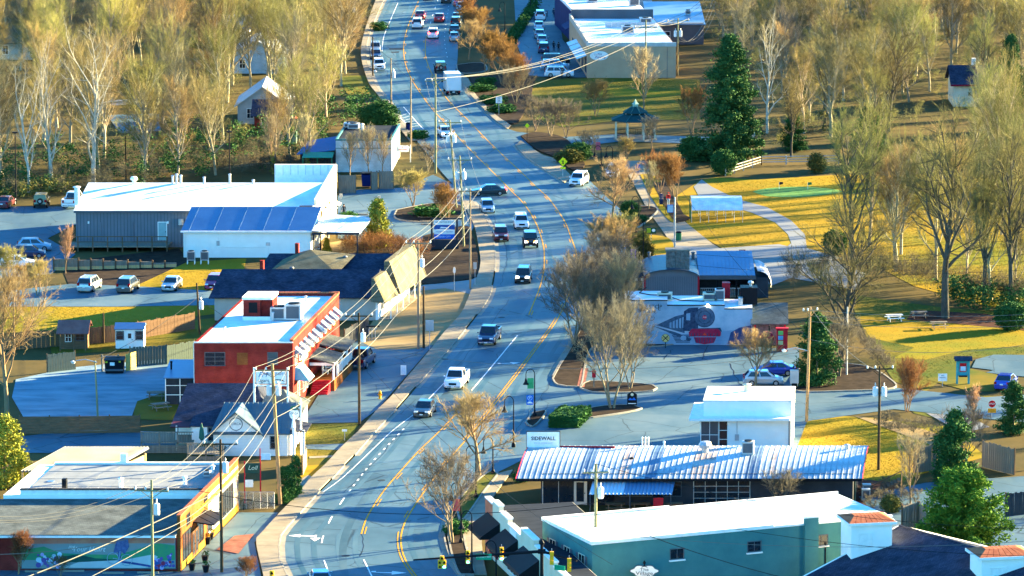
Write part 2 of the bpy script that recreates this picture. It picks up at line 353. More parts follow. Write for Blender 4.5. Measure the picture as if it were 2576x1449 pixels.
# --- pavements in slabs
def pavement(name,inner,outer,z=.19,L=1.6,label=None,m=None):
    n=max(2,int(plen(inner)/L)); root=None
    def at(pts,t):
        d=plen(pts)*t; acc=0
        for i in range(len(pts)-1):
            l=(pts[i+1]-pts[i]).length
            if acc+l>=d or i==len(pts)-2: return pts[i].lerp(pts[i+1],min(1,(d-acc)/max(l,1e-6)))
            acc+=l
    bed=MB(); strip(bed,inner,[at(outer,i/(len(inner)-1)) for i in range(len(inner))],z-.05)
    root=bed.build(name,CONCD); root['kind']='structure'
    if label: root['label']=label
    for i in range(n):
        g=.012
        a,b=at(inner,(i)/n),at(inner,(i+1)/n); c,d=at(outer,(i+1)/n),at(outer,i/n)
        u=(b-a).normalized()*g; zz=z+R.uniform(-.006,.006)
        pts=[a+u,b-u,c-u,d+u]
        if (pts[1]-pts[0]).cross(pts[3]-pts[0]).z<0: pts=[pts[1],pts[0],pts[3],pts[2]]
        MB().hexa([(p.x,p.y,z-.12) for p in pts],[(p.x,p.y,zz) for p in pts]).build('slab',m or CONC,root)
    return root
SWL=[(668,1500),(662,1449),(650,1400),(644,1358),(659,1343),(706,1291),(746,1251),(779,1208),(819,1171),(851,1136),(874,1113),(902,1088),(948,1035),(983,1002),(1029,946),(1059,911),(1090,873),(1123,832),(1161,789),(1184,736),(1193,715),(1203,690),(1209,661),(1204,623),(1194,573),(1176,536),(1160,508)]
swl=smooth(GP(SWL),3)
pavement('pavement',offs(sub(lw,(735,1500),(1189,508)),-.18),swl,label='tan concrete pavement along the near side of the road')
SWL2=[(1030,356),(1000,318),(975,276),(950,240),(930,215),(915,175),(908,140),(910,110),(918,78),(928,47),(945,2),(975,-70)]
pavement('pavement',offs(sub(lw,(1049,356),(1000,-70)),-.18),smooth(GP(SWL2),3),label='far pavement beside the woods',L=2.5)
SWR=[(1345,380),(1370,395),(1393,400),(1410,418),(1440,448)]
pavement('pavement',offs(sub(rw,(1417,461),(1296,366)),.18)[::-1],smooth(GP([(1310,356)]+SWR),3),label='pavement by the crossing sign',L=2.)
pavement('pavement',offs(sub(rw,(1274,326),(1145,187)),.18)[::-1],smooth(GP([(1160,185),(1181,205),(1194,236),(1219,260),(1239,285),(1269,306),(1285,318)]),3),label='pavement by the speed limit sign',L=2.)
pavement('pavement',smooth(GP([(1185,1449),(1165,1400),(1160,1345),(1180,1290),(1215,1240),(1250,1195)]),3),smooth(GP([(1225,1449),(1215,1400),(1212,1345),(1222,1290),(1250,1240),(1290,1185)]),3),label='pavement in front of the shops',L=1.6,z=.17)
# --- beds
Z3=.075
def bed(name,l,m=MULCH,sm=1,edge=True,z=.16):
    pts=smooth(GP(l+[l[0]]),sm)[:-1]
    if sum(pts[i].x*pts[(i+1)%len(pts)].y-pts[(i+1)%len(pts)].x*pts[i].y for i in range(len(pts)))<0: pts=pts[::-1]
    ob=MB().prism([(p.x,p.y) for p in pts],0.0,z).build(name,m); ob['kind']='structure'
    if edge:
        q=pts+[pts[0]]; mb=MB(); a=offs(q,0.); b=offs(q,.18); o=len(mb.v)
        for p,r in zip(a,b): mb.v+=[(p.x,p.y,z-.02),(p.x,p.y,z+.03),(r.x,r.y,z+.03),(r.x,r.y,.0)]
        for i in range(len(a)-1):
            for k in range(3): mb.f.append((o+4*i+k,o+4*i+4+k,o+4*i+4+k+1,o+4*i+k+1))
        mb.build('kerb',CONCD,ob)
    return ob
bed('planting_bed',[(1393,955),(1412,920),(1428,895),(1452,850),(1475,800),(1500,740),(1512,690),(1530,650),(1580,650),(1580,760),(1570,850),(1500,870),(1475,900),(1462,965),(1452,975),(1405,970)])
bed('planting_bed',[(1462,978),(1485,962),(1560,965),(1640,972),(1640,985),(1560,990),(1490,988)])
bed('planting_bed',[(1462,1035),(1520,1024),(1590,1022),(1612,1030),(1570,1040),(1490,1052),(1462,1055)])
bed('planting_bed',[(1325,1065),(1345,1040),(1370,1035),(1365,1050),(1340,1075)])
bed('planting_bed',[(1000,530),(1090,514),(1160,520),(1160,548),(1080,560),(1000,552)],z=.14)
bed('planting_bed',[(1065,595),(1170,570),(1190,600),(1203,640),(1205,680),(1190,700),(1080,716),(1050,700),(1050,650)],z=.12,edge=False)
bed('planting_bed',[(860,620),(905,612),(960,615),(1040,630),(1060,650),(1000,660),(860,660)],z=.1,edge=False)
bed('planting_bed',[(2095,915),(2180,925),(2235,955),(2245,978),(2130,985),(2000,984),(2005,945),(2030,920)],z=.15)
bed('planting_bed',[(1600,862),(1700,852),(1690,868),(1610,874)],z=.12)
bed('planting_bed',[(1128,1340),(1158,1328),(1170,1380),(1190,1449),(1160,1449),(1140,1400)],z=.2)
bed('planting_bed',[(1150,1270),(1190,1225),(1235,1190),(1250,1195),(1215,1240),(1180,1290),(1160,1310)],m=LAWNG,z=.2)
bed('planting_bed',[(1180,195),(1330,192),(1340,225),(1310,300),(1280,312),(1240,284),(1196,238)],z=.2,edge=False)
bed('planting_bed',[(1310,345),(1350,335),(1420,350),(1460,395),(1470,420),(1440,430),(1400,400),(1350,378)],z=.2,edge=False)
bed('planting_bed',[(1040,340),(1062,336),(1080,347),(1055,353)],z=.16)
bed('planting_bed',[(1150,165),(1210,160),(1220,180),(1160,185)],z=.16)
bed('planting_bed',[(1570,535),(1600,520),(1650,525),(1640,545),(1600,575),(1580,570)],z=.14)
bed('planting_bed',[(1590,590),(1680,600),(1690,640),(1620,650),(1590,650)],m=LAWN,z=.12,edge=False)
bed('planting_bed',[(1640,460),(1675,460),(1720,540),(1740,548),(1710,560),(1690,550)],z=.1,edge=False)
bed('planting_bed',[(1610,440),(1650,445),(1700,520),(1690,560),(1640,500)],m=LAWN,z=.08,edge=False)
zone('leaf_covered_ground',[(2300,780),(2480,790),(2620,820),(2620,835),(2400,815),(2280,805)],RMULCH,Z1+.02)
zone('leaf_covered_ground',[(2100,1200),(2260,1215),(2300,1280),(2240,1300),(2120,1290)],RMULCH,Z1+.02)
zone('leaf_covered_ground',[(700,410),(560,425),(640,400)],DIRT,Z1+.02)
# brick paving
BRP=brickmat('brick_paving',(.20,.07,.05),(.26,.10,.07),(.15,.10,.08),.22,.11,.01,axis='xy')
zone('brick_paving',[(1452,975),(1462,930),(1480,930),(1470,978)],BRP,.17)
zone('brick_paving',[(545,1385),(590,1350),(640,1345),(600,1395)],BRP,.09)
zone('terrace',[(790,650),(800,618),(860,608),(905,612),(890,650)],DIRT,.13)
# --- painted markings
Zp=.075
YR=smooth(GP([(1062,1475),(1046,1449),(1025,1420),(1011,1385),(1009,1350),(1017,1320),(1030,1295),(1069,1236),(1134,1153),(1200,1075),(1288,962),(1345,885),(1389,825),(1415,780),(1436,725),(1448,685),(1451,655),(1448,631),(1438,603),(1423,563),(1403,531),(1378,498),(1348,471),(1318,441),(1288,413),(1226,354),(1181,307),(1131,257),(1101,217),(1089,192),(1076,162),(1070,135),(1071,100),(1074,90)]),1.5)
YL1=smooth(GP([(909,1345),(919,1313),(936,1281),(966,1236),(1004,1191),(1054,1136),(1104,1088),(1150,1040)]),1.5)
YL2=smooth(GP([(1330,794),(1339,772),(1359,721),(1368,681),(1369,636),(1365,611),(1353,573),(1335,538),(1313,508),(1288,483),(1254,448),(1206,401),(1161,355),(1114,305),(1079,265),(1049,222),(1034,197),(1021,165),(1016,137),(1016,112),(1021,85),(1031,55),(1054,0),(1075,-60)]),1.5)
def mark(pts,m,w=.14,o=0.,a=0.,b=None,name='lane_line',label=None):
    p=cut(pts,a,plen(pts) if b is None else b)
    if len(p)<2: return
    mb=MB(); ribbon(mb,p,w,Zp,o); q=mb.build(name,m); q['kind']='structure'
    return q
def dashes(pts,m,w=.12,o=0.,on=3.05,off=9.15,a=0.,b=None):
    mb=MB(); b=plen(pts) if b is None else b; d=a
    while d<b:
        p=cut(pts,d,min(d+on,b))
        if len(p)>1: ribbon(mb,p,w,Zp,o)
        d+=on+off
    q=mb.build('lane_dashes',m); q['kind']='structure'
iA=min(range(len(YR)),key=lambda k:(YR[k]-G(1014,1338)).length); dA=plen(YR[:iA+1])
iB=min(range(len(YR)),key=lambda k:(YR[k]-G(1200,1075)).length); dB=plen(YR[:iB+1])
iC=min(range(len(YR)),key=lambda k:(YR[k]-G(1404,802)).length); dC=plen(YR[:iC+1])
mark(YR,YEL,.15); mark(YR,YEL,.13,-.30,0,dA)
dashes(YR,YEL,.13,-.30,a=dA+6,b=dB); mark(YR,YEL,.13,-.30,dB,dC); dashes(YR,YEL,.13,-.30,a=dC+6)
mark(YL1,YEL,.15); dashes(YL1,YEL,.13,.30)
mark(YL2,YEL,.15); dashes(YL2,YEL,.13,.30)
mark(smooth(GP([(1302,845),(1287,863),(1240,920),(1186,984)]),2),WHT,.13)
mark(smooth(GP([(1125,957),(1072,1012)]),2),WHT,.12)
mark(smooth(GP([(1040,1045),(984,1088),(921,1148),(860,1205),(812,1240)]),2),WHT,.09)
d=smooth(GP([(1016,1080),(985,1112),(940,1160),(905,1203),(875,1243)]),2); dashes(d,WHT,.15,on=.9,off=1.6)
d=smooth(GP([(866,1254),(851,1277),(833,1305),(811,1357),(808,1385)]),2); dashes(d,WHT,.14,on=3.05,off=5.2)
mark(smooth(GP([(815,1411),(822,1430),(838,1470)]),2),WHT,.13); mark(smooth(GP([(915,1410),(925,1430),(944,1470)]),2),WHT,.13)
mark(smooth(GP([(1001,8),(985,45),(966,92),(961,130)]),2),WHT,.1)
d=smooth(GP([(1102,0),(1090,35),(1078,75),(1070,100)]),2); dashes(d,WHT,.12)
d=smooth(GP([(1125,145),(1118,100),(1122,60),(1130,10)]),2); dashes(d,WHT,.1,on=1.,off=5)
hm=MB()   # hatched no-parking patch
for k in range(7):
    a=G(1000+k*6.5,295+k*5); b=G(1024+k*6.,287+k*6); ribbon(hm,[a,b],.12,Zp)
ribbon(hm,smooth(GP([(1000,290),(1020,310),(1046,332)]),2),.12,Zp); ribbon(hm,smooth(GP([(1015,270),(1050,310),(1075,335)]),2),.12,Zp)
q=hm.build('hatched_marking',WHT); q['kind']='structure'
def arrow(px,py,kind,rz,s=1.):
    mb=MB()
    def pl(l): 
        n=len(l); mb.add([(x*s,y*s,0) for x,y in l],[tuple(range(n))])
    if kind=='left':      # straight + left
        pl([(-.11,-1.8),(.11,-1.8),(.11,-.3),(-.11,-.3)]); pl([(-.75,-.35),(.75,-.35),(0,-2.2)][::-1] if False else [(.5,-1.5),(-.5,-1.5),(0,-2.9)][::-1]); 
        pl([(.1,-.6),(-1.5,-.4),(-1.5,-.75),(.1,-1.)]); pl([(-1.4,.1),(-2.5,-.6),(-1.4,-1.2)])
    else:
        pl([(-1.6,.55),(-1.2,.55),(-1.2,-.1),(-1.6,.1)]); pl([(-1.6,.1),(-1.2,-.1),(.3,-.3),(.3,.05)]); pl([(.2,.55),(.2,-.85),(1.5,-.15)])
    o=mb.build('turn_arrow',WHT); o.location=G(px,py)+Vector((0,0,Zp)); o.rotation_euler=(0,0,rz); o['kind']='structure'
arrow(795,1346,'left',rad(0),1.); arrow(980,1442,'right',0,1.); arrow(1282,915,'right',rad(20),.8)
PATCH=mat('tar_patch',(.03,.032,.036),.6,sc_=2.)
zone('tar_patch',[(980,122),(1015,121),(1014,127),(978,126)],PATCH,.068)
zone('tar_patch',[(985,131),(1005,130),(1003,134),(984,134)],PATCH,.068)
# oil-dark tyre bands and tar cracks on the road
BAND=mat('tyre_worn_asphalt',(.026,.062,.09),.55,sc_=.25,c2=(.07,.12,.15),st=(1,.3,1),det=9)
for l,wd in (([(890,1480),(868,1449),(862,1400),(868,1350),(890,1300),(925,1245),(950,1210)],.7),):
    mb=MB(); ribbon(mb,smooth(GP(l),2),wd,.066); q=mb.build('tyre_track',BAND); q['kind']='structure'
for l in (offs(lw,2.3),offs(lw,6.0),offs(rw,-2.3)):
    for o_ in (-.75,.75):
        mb=MB(); ribbon(mb,l,.5,.0655,o_); q=mb.build('tyre_track',mat('worn_wheel_path',(.028,.074,.108),.5,sc_=.2,c2=(.078,.135,.168),st=(1,.2,1),det=10)); q['kind']='structure'
for px,py in ((1120,905),(960,1210),(1290,560),(1075,215),(870,1400),(1180,340),(1262,800)):
    c_=G(px,py); q=MB().cyl(0,0,0,.012,.38,n=14).build('manhole_cover',mat('iron_cover',(.03,.04,.05),.6)); q.location=c_+Vector((0,0,.068)); q['kind']='structure'
CRK=mat('tar_crack',(.02,.02,.022),.5)
def crack(pts,w=.05,z=.07):
    p=[]
    for q in pts: p.append(q+Vector((R.uniform(-.15,.15),R.uniform(-.15,.15),0)))
    mb=MB(); ribbon(mb,p,w,z); q=mb.build('tar_seam',CRK); q['kind']='structure'
mid=smooth(GP([(1060,955),(1130,880),(1190,810),(1225,770)]),2)
for o_ in (2.4,):
    crack(offs(sub(lw,(806,1238),(1229,754)),o_))
crack(smooth(GP([(912,1345),(911,1380),(908,1400)]),1)); crack(smooth(GP([(1260,720),(1275,640),(1262,590),(1240,545)]),2))
crack(offs(YR,4.2)[:60]); 
for l in ([(1870,980),(1845,935),(1838,915)],[(1690,880),(1672,905)],[(1780,870),(1768,905)]): crack(smooth(GP(l),1),.08,.05)
# ================================================================ BUILDINGS
WHITE=mat('white_paint',(.86,.80,.72),.6,sc_=.8,c2=(.93,.88,.80)); WROOF=mat('white_roof_membrane',(.58,.59,.60),.5,sc_=.3,c2=(.80,.80,.79),det=11,lo=.36,hi=.56)
WTRIM=plain('white_trim',(.85,.80,.73)); DGREY=mat('dark_grey_metal',(.055,.062,.075),.55,sc_=.5,c2=(.085,.095,.11),spec=.4)
GREYW=mat('grey_metal_siding',(.115,.125,.145),.55,sc_=.4,c2=(.155,.165,.19),spec=.4); BLUER=mat('blue_grey_metal_roof',(.075,.15,.26),.42,sc_=.3,c2=(.11,.20,.32),metal=.2,spec=.3)
LBLUE=mat('pale_metal_roof',(.42,.47,.54),.4,sc_=.3,c2=(.55,.59,.64),metal=.3); GALV=mat('galvanised_metal',(.36,.37,.38),.42,sc_=.6,c2=(.55,.55,.55),metal=.5)
SHING=brickmat('dark_blue_shingles',(.028,.033,.055),(.05,.055,.08),(.015,.017,.03),.32,.15,.012,axis='xy'); SHINGT=brickmat('tan_shingles',(.14,.12,.075),(.17,.145,.09),(.10,.085,.05),.3,.14,.01,axis='xy')
BRICK=brickmat('red_brick',(.19,.014,.013),(.24,.022,.016),(.19,.055,.045)); BRICKO=brickmat('orange_brick',(.19,.055,.014),(.24,.075,.018),(.16,.08,.04))
GLASS=plain('dark_glass',(.012,.016,.024),.08,spec=.6); GLASSL=plain('sky_glass',(.05,.075,.09),.1,spec=.6)
BEIGE=mat('beige_stucco',(.42,.36,.29),.85,sc_=.6,c2=(.52,.45,.36)); CREAM=mat('cream_stucco',(.60,.52,.36),.85,sc_=.6,c2=(.70,.62,.46)); TANW=mat('tan_stucco',(.44,.28,.17),.85,sc_=.5,c2=(.52,.34,.21))
TEAL=mat('teal_painted_brick',(.045,.15,.155),.7,sc_=.5,c2=(.07,.21,.20),det=9); TRIMT=plain('teal_trim',(.05,.16,.17))
WOOD=mat('weathered_wood',(.15,.125,.095),.85,sc_=1.2,c2=(.25,.21,.16),st=(6,6,.7)); WOODB=mat('brown_wood',(.12,.07,.04),.85,sc_=1.,c2=(.2,.12,.07),st=(1,1,5)); WOODY=mat('fresh_wood',(.42,.28,.12),.8,sc_=1.2,c2=(.55,.38,.18),st=(6,6,.7))
DARKW=mat('charcoal_siding',(.03,.032,.038),.7,sc_=.7,c2=(.05,.052,.06)); BLACK=plain('black_metal',(.012,.013,.016),.45); RED=plain('red_paint',(.42,.02,.03),.45); REDT=mat('red_clay_tile',(.32,.085,.04),.7,sc_=2.,c2=(.45,.15,.07))
STONE=mat('dark_fieldstone',(.08,.08,.075),.9,sc_=2.5,c2=(.22,.21,.19),det=3); GREENP=plain('green_paint',(.03,.16,.07),.5); ROOFD=mat('dark_gravel_roof',(.014,.018,.026),.9,sc_=1.2,c2=(.03,.036,.048),st=(.3,1,1),det=10)
GREYM=mat('grey_membrane',(.17,.175,.18),.6,sc_=.35,c2=(.27,.27,.265),det=11); SHIN2=brickmat('grey_green_shingles',(.085,.095,.09),(.13,.14,.13),(.05,.055,.055),.32,.14,.012,axis='xy')
CORR=mat('white_corrugated_metal',(.15,.145,.135),.6,sc_=.5,c2=(.22,.21,.19))
def at(px,py,z): p=G(px,py,z); p.z=0; return p
SHEAR=[0.]
_ob=MB.build
def _build(s,name,m,parent=None,smooth=False,loc=None):
    if SHEAR[0] and loc is None: s.v=[(x+SHEAR[0]*y,y,z) for x,y,z in s.v]
    return _ob(s,name,m,parent,smooth,loc)
MB.build=_build
def onface(root,x,y,z,face):
    """a small part-frame on a wall: f front, r right, l left"""
    k=SHEAR[0]; return (x+k*y,y,z), {'f':0,'r':rad(90)-math.atan(k),'l':rad(-90)-math.atan(k)}[face]
def window(root,x,y,z,w,h,face='f',nx=2,nz=2,fm=None,gm=None,sill=None,fw=.07,name='window',proud=.05,shut=None):
    loc,rz=onface(root,x,y,z,face); s0=SHEAR[0]; SHEAR[0]=0.; fm=fm or WTRIM; gm=gm or GLASS
    f=MB(); 
    f.box(-w/2-fw,w/2+fw,-proud,.02,-fw,0).box(-w/2-fw,w/2+fw,-proud,.02,h,h+fw).box(-w/2-fw,-w/2,-proud,.02,0,h).box(w/2,w/2+fw,-proud,.02,0,h)
    for i in range(1,nx): f.box(-w/2+w*i/nx-.025,-w/2+w*i/nx+.025,-proud*.8,.02,.001,h-.001)
    for i in range(1,nz): f.box(-w/2+.001,w/2-.001,-proud*.7,.02,h*i/nz-.025,h*i/nz+.025)
    o=f.build(name,fm,root); o.location=loc; o.rotation_euler=(0,0,rz)
    for i in range(nx):
        for j in range(nz):
            MB().box(-w/2+w*i/nx+.02,-w/2+w*(i+1)/nx-.02,-.012,.01,h*j/nz+.02,h*(j+1)/nz-.02).build('pane',gm,o)
    if sill: MB().box(-w/2-.15,w/2+.15,-.16,.02,-fw-.12,-fw-.002).build('sill',sill,o)
    if shut:
        for s in (-1,1): MB().box(s*(w/2+.32)-.2,s*(w/2+.32)+.2,-.06,.01,-.02,h+.02).build('shutter',shut,o)
    SHEAR[0]=s0; return o
def door(root,x,y,z,w,h,face='f',m=None,fm=None,glass=False):
    loc,rz=onface(root,x,y,z,face); s0=SHEAR[0]; SHEAR[0]=0.
    o=MB().box(-w/2,w/2,-.05,.02,0,h).build('door',m or WTRIM,root); o.location=loc; o.rotation_euler=(0,0,rz)
    MB().box(-w/2-.09,-w/2,-.07,.02,0,h+.09).box(w/2,w/2+.09,-.07,.02,0,h+.09).box(-w/2+.001,w/2-.001,-.07,.02,h,h+.09).build('door_frame',fm or WTRIM,o)
    MB().box(w/2-.16,w/2-.08,-.1,-.05,h*.45,h*.5).build('handle',BLACK,o)
    if glass: MB().box(-w/2+.14,w/2-.2,-.062,-.05,.3,h-.2).build('pane',GLASS,o)
    SHEAR[0]=s0; return o
def gable(mb,w,d,e,r,ov=.4,t=.12,axis='x',x0=0,y0=0):
    """two roof slabs, ridge along x (axis x) or along y"""
    if axis=='x':
        m=d/2; s=(r-e)/m
        mb.slab((x0-ov,y0-ov,e-ov*s),(x0+w+ov,y0-ov,e-ov*s),(x0+w+ov,y0+m,r),(x0-ov,y0+m,r),t)
        mb.slab((x0-ov,y0+m,r),(x0+w+ov,y0+m,r),(x0+w+ov,y0+d+ov,e-ov*s),(x0-ov,y0+d+ov,e-ov*s),t)
    else:
        m=w/2; s=(r-e)/m
        mb.slab((x0-ov,y0-ov,e-ov*s),(x0+m,y0-ov,r),(x0+m,y0+d+ov,r),(x0-ov,y0+d+ov,e-ov*s),t)
        mb.slab((x0+m,y0-ov,r),(x0+w+ov,y0-ov,e-ov*s),(x0+w+ov,y0+d+ov,e-ov*s),(x0+m,y0+d+ov,r),t)
    return mb
def gwall(mb,w,d,e,r,axis='x',x0=0,y0=0):
    if axis=='x':
        P=[(y0,0),(y0+d,0),(y0+d,e),(y0+d/2,r),(y0,e)]
        vs=[(x0,y,z) for y,z in P]+[(x0+w,y,z) for y,z in P]; 
        mb.add(vs,[(0,1,2,3,4)[::-1],(5,6,7,8,9),(0,5,9,4),(6,1,2,7)])
    else:
        P=[(x0,0),(x0+w,0),(x0+w,e),(x0+w/2,r),(x0,e)]
        vs=[(x,y0,z) for x,z in P]+[(x,y0+d,z) for x,z in P]
        mb.add(vs,[(0,1,2,3,4),(5,6,7,8,9)[::-1],(1,6,7,2),(5,0,4,9)])
    return mb
def acunit(root,x,y,z,w=1.6,d=1.2,h=1.1,m=None,name='air_conditioner'):
    o=MB().box(x-w/2,x+w/2,y-d/2,y+d/2,z+.1,z+h).build(name,m or GALV,root)
    MB().cyl(x,y,z+h,z+h+.12,min(w,d)*.36,n=12).build('fan_grille',BLACK,o)
    MB().box(x-w*.4,x+w*.4,y-d/2-.02,y-d/2+.02,z+.25,z+h-.15).build('louvre',DGREY,o)
    return o
def mushroom(root,x,y,z,s=1.,m=None):
    o=MB().lathe(x,y,[(.28*s,z),(.28*s,z+.5*s),(.5*s,z+.55*s),(.55*s,z+.8*s),(.4*s,z+1.05*s),(.1*s,z+1.1*s)]).build('roof_fan',m or WTRIM,root); return o
def pipe(root,x,y,z0,z1,r=.12,m=None,name='vent_pipe'):
    o=MB().cyl(x,y,z0,z1,r,n=8).build(name,m or GALV,root); MB().lathe(x,y,[(r*1.5,z1+.02),(r*1.5,z1+.1),(r*.3,z1+.18)],8).build('cap',m or GALV,o); return o
# ---- B1 long taproom with the white roof
S0=S(622); bw=(787-192)/S0
B=thing('taproom_building','long grey metal building with a bright white low roof','building',G(192,622)); SHEAR[0]=.09
gwall(MB(),bw,21,4.7,6.6).build('wall',GREYW,B)
rb=MB(); 
for i in range(int(bw/.42)): rb.box(i*.42+.12,i*.42+.19,-.035,.0,.1,4.55)
rb.build('siding_ribs',DGREY,B)
gable(MB(),bw,21,4.72,6.65,ov=.25).build('roof',WROOF,B)
MB().box(-.2,bw+.2,-.32,-.2,4.38,4.66).build('gutter',DGREY,B)
door(B,bw*.365,-.0,.9,1.,2.25,m=plain('pale_green_door',(.25,.38,.38)))
for x in (.04,.375): 
    MB().box(bw*x+.3,bw*x+.5,-.12,.0,3.0,3.3).build('wall_lamp',WTRIM,B)
for x in (.105,.24): MB().cyl(bw*x,-.06,.6,3.2,.05).build('downpipe',GREYW,B)
MB().cyl(bw*.445,-.25,2.9,3.6,.35,n=12).build('duct',GALV,B)
pipe(B,-.05,1.2,5.2,7.4,.33,WTRIM,'chimney'); 
mushroom(B,bw*.19,10,6.6,.85)
for x,h in ((.355,.9),(.372,1.1),(.39,.95),(.49,.7),(.60,1.1),(.70,.35)): pipe(B,bw*x,10.2,6.4,6.6+h,.14)
MB().box(bw+.02,bw+.35,-.3,21,0,5.2).build('end_wall',CREAM,B)
MB().box(bw-7.6,bw+.3,20.6,21.,4.6,7.55).build('parapet',WTRIM,B)
pp=MB()
for i in range(8): pp.box(bw-7.5+i*.97,bw-7.45+i*.97,20.54,20.6,6.2,7.5)
pp.build('parapet_seams',GALV,B)
MB().hexa([(bw+.05,1,5.2),(bw+.4,1,5.2),(bw+.4,21,5.2),(bw+.05,21,5.2)],[(bw+.05,1,5.9),(bw+.4,1,5.9),(bw+.4,21,7.5),(bw+.05,21,7.5)]).build('sign_wall',CREAM,B)
MB().box(bw-1.6,bw+.02,-.45,-.33,3.1,5.35).build('sign_backing',DARKW,B)
for y in (5,9,13): MB().slab((bw+.4,y,3.9),(bw+1.7,y,3.3),(bw+1.7,y+2.4,3.3),(bw+.4,y+2.4,3.9),.08).build('awning',CREAM,B)
for y in (6,10,14): window(B,bw+.36,y,.9,1.6,1.9,'r',2,2)
# terrace deck with railing in front of it
dk=MB().box(-1.,12.,-3.6,-.06,.55,.75).build('deck',WOOD,B)
rl=MB()
for i in range(8): rl.box(-1+i*1.85-.07,-1+i*1.85+.07,-3.62,-3.48,0,1.9)
rl.box(-1,12,-3.6,-3.5,1.85,1.95).box(-1,12,-3.6,-3.5,1.2,1.28).build('railing',WOODB,B)
SHEAR[0]=0
# retaining wall of stacked timbers
RW=thing('retaining_wall','stacked timber retaining wall below the grey building deck','wall',G(135,680))
n=10; a0=Vector((0,0,0)); L_=(440-135)/S(665)
for i in range(n):
    x0=i*L_/n; x1=(i+1)*L_/n; yb=.25*i; h=1.5-.09*i
    MB().box(x0-.09,x0+.09,yb-.12,yb+.06,0,h+.15).build('post',WOODB,RW)
    for k in range(int(h/.2)): MB().box(x0+.09,x1-.09,yb-.03+R.uniform(-.02,.02),yb+.12,k*.2,k*.2+.185).build('timber',WOODY if k<2 else WOOD,RW)
# ---- B2 white annex with blue metal roof
B=thing('annex_building','white metal annex with blue standing seam roof','building',G(462,648)); bw=(782-462)/S(648); SHEAR[0]=.16
MB().add([(0,0,0),(bw,0,0),(bw,5.6,0),(0,5.6,0),(0,0,3.5),(bw,0,3.5),(bw,5.6,5.5),(0,5.6,5.5)],[(0,1,5,4),(1,2,6,5),(2,3,7,6),(3,0,4,7)]).build('wall',WHITE,B)
rw_=MB()
for i in range(48): rw_.box(i*bw/48,i*bw/48+.05,-.02,0,.1,3.4)
rw_.build('siding_ribs',WHITE,B)
npn=16
for i in range(npn):
    x0=-.25+i*(bw+.5)/npn; x1=-.25+(i+1)*(bw+.5)/npn
    o=MB().slab((x0+.003,-.35,3.38),(x1-.003,-.35,3.38),(x1-.003,5.6,5.52),(x0+.003,5.6,5.52),.06).build('roof_panel',BLUER,B)
    if i%3==1: MB().slab((x0-.012,-.35,3.4),(x0+.012,-.35,3.4),(x0+.012,5.6,5.54),(x0-.012,5.6,5.54),.05).build('seam',BLUER,o)
MB().box(-.25,bw+.25,-.47,-.36,3.2,3.4).build('gutter',WTRIM,B)
MB().cyl(.12,-.1,.1,3.3,.07).build('downpipe',WTRIM,B)
MB().box(4.1,4.45,-.12,0,1.5,2.1).build('meter_box',GALV,B); MB().tube([(4.3,-.06,1.3),(10.5,-.06,1.3),(10.5,-.06,.4)],.04).tube([(4.3,-.06,2.1),(4.3,-.06,3.1)],.04).build('conduit',WTRIM,B); MB().box(10.2,10.7,-.1,0,1.5,1.9).build('meter_box',GALV,B)
SHEAR[0]=0
for px,w in ((481,'left'),(515,'right')):
    U=thing('air_conditioner','grey condenser on white legs by the annex wall, %s of the two'%w,'air conditioner',G(px,664),group='condensers by the annex')
    MB().box(-.5,.5,-.4,.4,.5,1.6).build('casing',GALV,U); MB().cyl(0,0,1.6,1.68,.35,n=12).build('fan_grille',BLACK,U)
    MB().box(-.42,.42,-.42,-.4,.6,1.5).build('louvre',DGREY,U)
    for x in (-.45,.45):
        for y in (-.35,.35): MB().box(x-.05,x+.05,y-.05,y+.05,0,.5).build('leg',WTRIM,U)
# ---- patio roof
B=thing('patio_canopy','pale metal patio canopy on posts beside the white annex','canopy',G(785,650)); SHEAR[0]=.15
sx=(905-785)/S(640)
for i in range(6):
    x0=i*sx/6; x1=(i+1)*sx/6
    MB().slab((x0,-.2,3.5-x0*.07),(x1-.01,-.2,3.5-x1*.07),(x1-.01,9,4.2-x1*.07),(x0,9,4.2-x0*.07),.07).build('roof_panel',LBLUE,B)
MB().box(0,sx,-.3,-.2,3.0,3.25).build('beam',DARKW,B)
for x in (.2,sx-.3):
    for y in (0,4.5,9): MB().box(x-.08,x+.08,y-.08,y+.08,0,3.2).build('post',DARKW,B)
SHEAR[0]=0
# ---- B3 long dark shingled building
B=thing('shingled_building','long low building with dark blue shingle roofs and tan end','building',G(540,806)); S0=S(806); bw=(945-540)/S0; SHEAR[0]=.18
MB().box(0,bw,0,18,0,2.9).build('wall',BEIGE,B)
MB().slab((-.5,-.6,2.75),(bw-.4,-.6,2.75),(bw-.4,4.6,5.2),(-.2,4.6,5.2),.15).slab((-.2,4.6,5.2),(bw-.4,4.6,5.2),(bw-.4,8.6,3.4),(-.2,8.6,3.4),.15).build('roof',SHING,B)
MB().slab((2.6,8.4,3.5),(bw+.2,8.4,3.5),(bw+.2,12.8,5.7),(3.4,12.8,5.7),.15).slab((3.4,12.8,5.7),(bw+.2,12.8,5.7),(bw+.2,18.4,3.),(2.6,18.4,3.),.15).build('roof',SHING,B)
MB().add([(4.4,6.6,4.3),(12.6,6.6,4.3),(8.2,12.6,6.2),(7.4,6.6,4.3)],[(0,1,2)]).add([(4.4,6.6,4.3),(8.2,12.6,6.2),(5.4,13.2,5.4)],[(0,1,2)]).add([(12.6,6.6,4.3),(13.5,12.6,5.6),(8.2,12.6,6.2)],[(0,1,2)]).build('cross_gable',SHINGT,B)
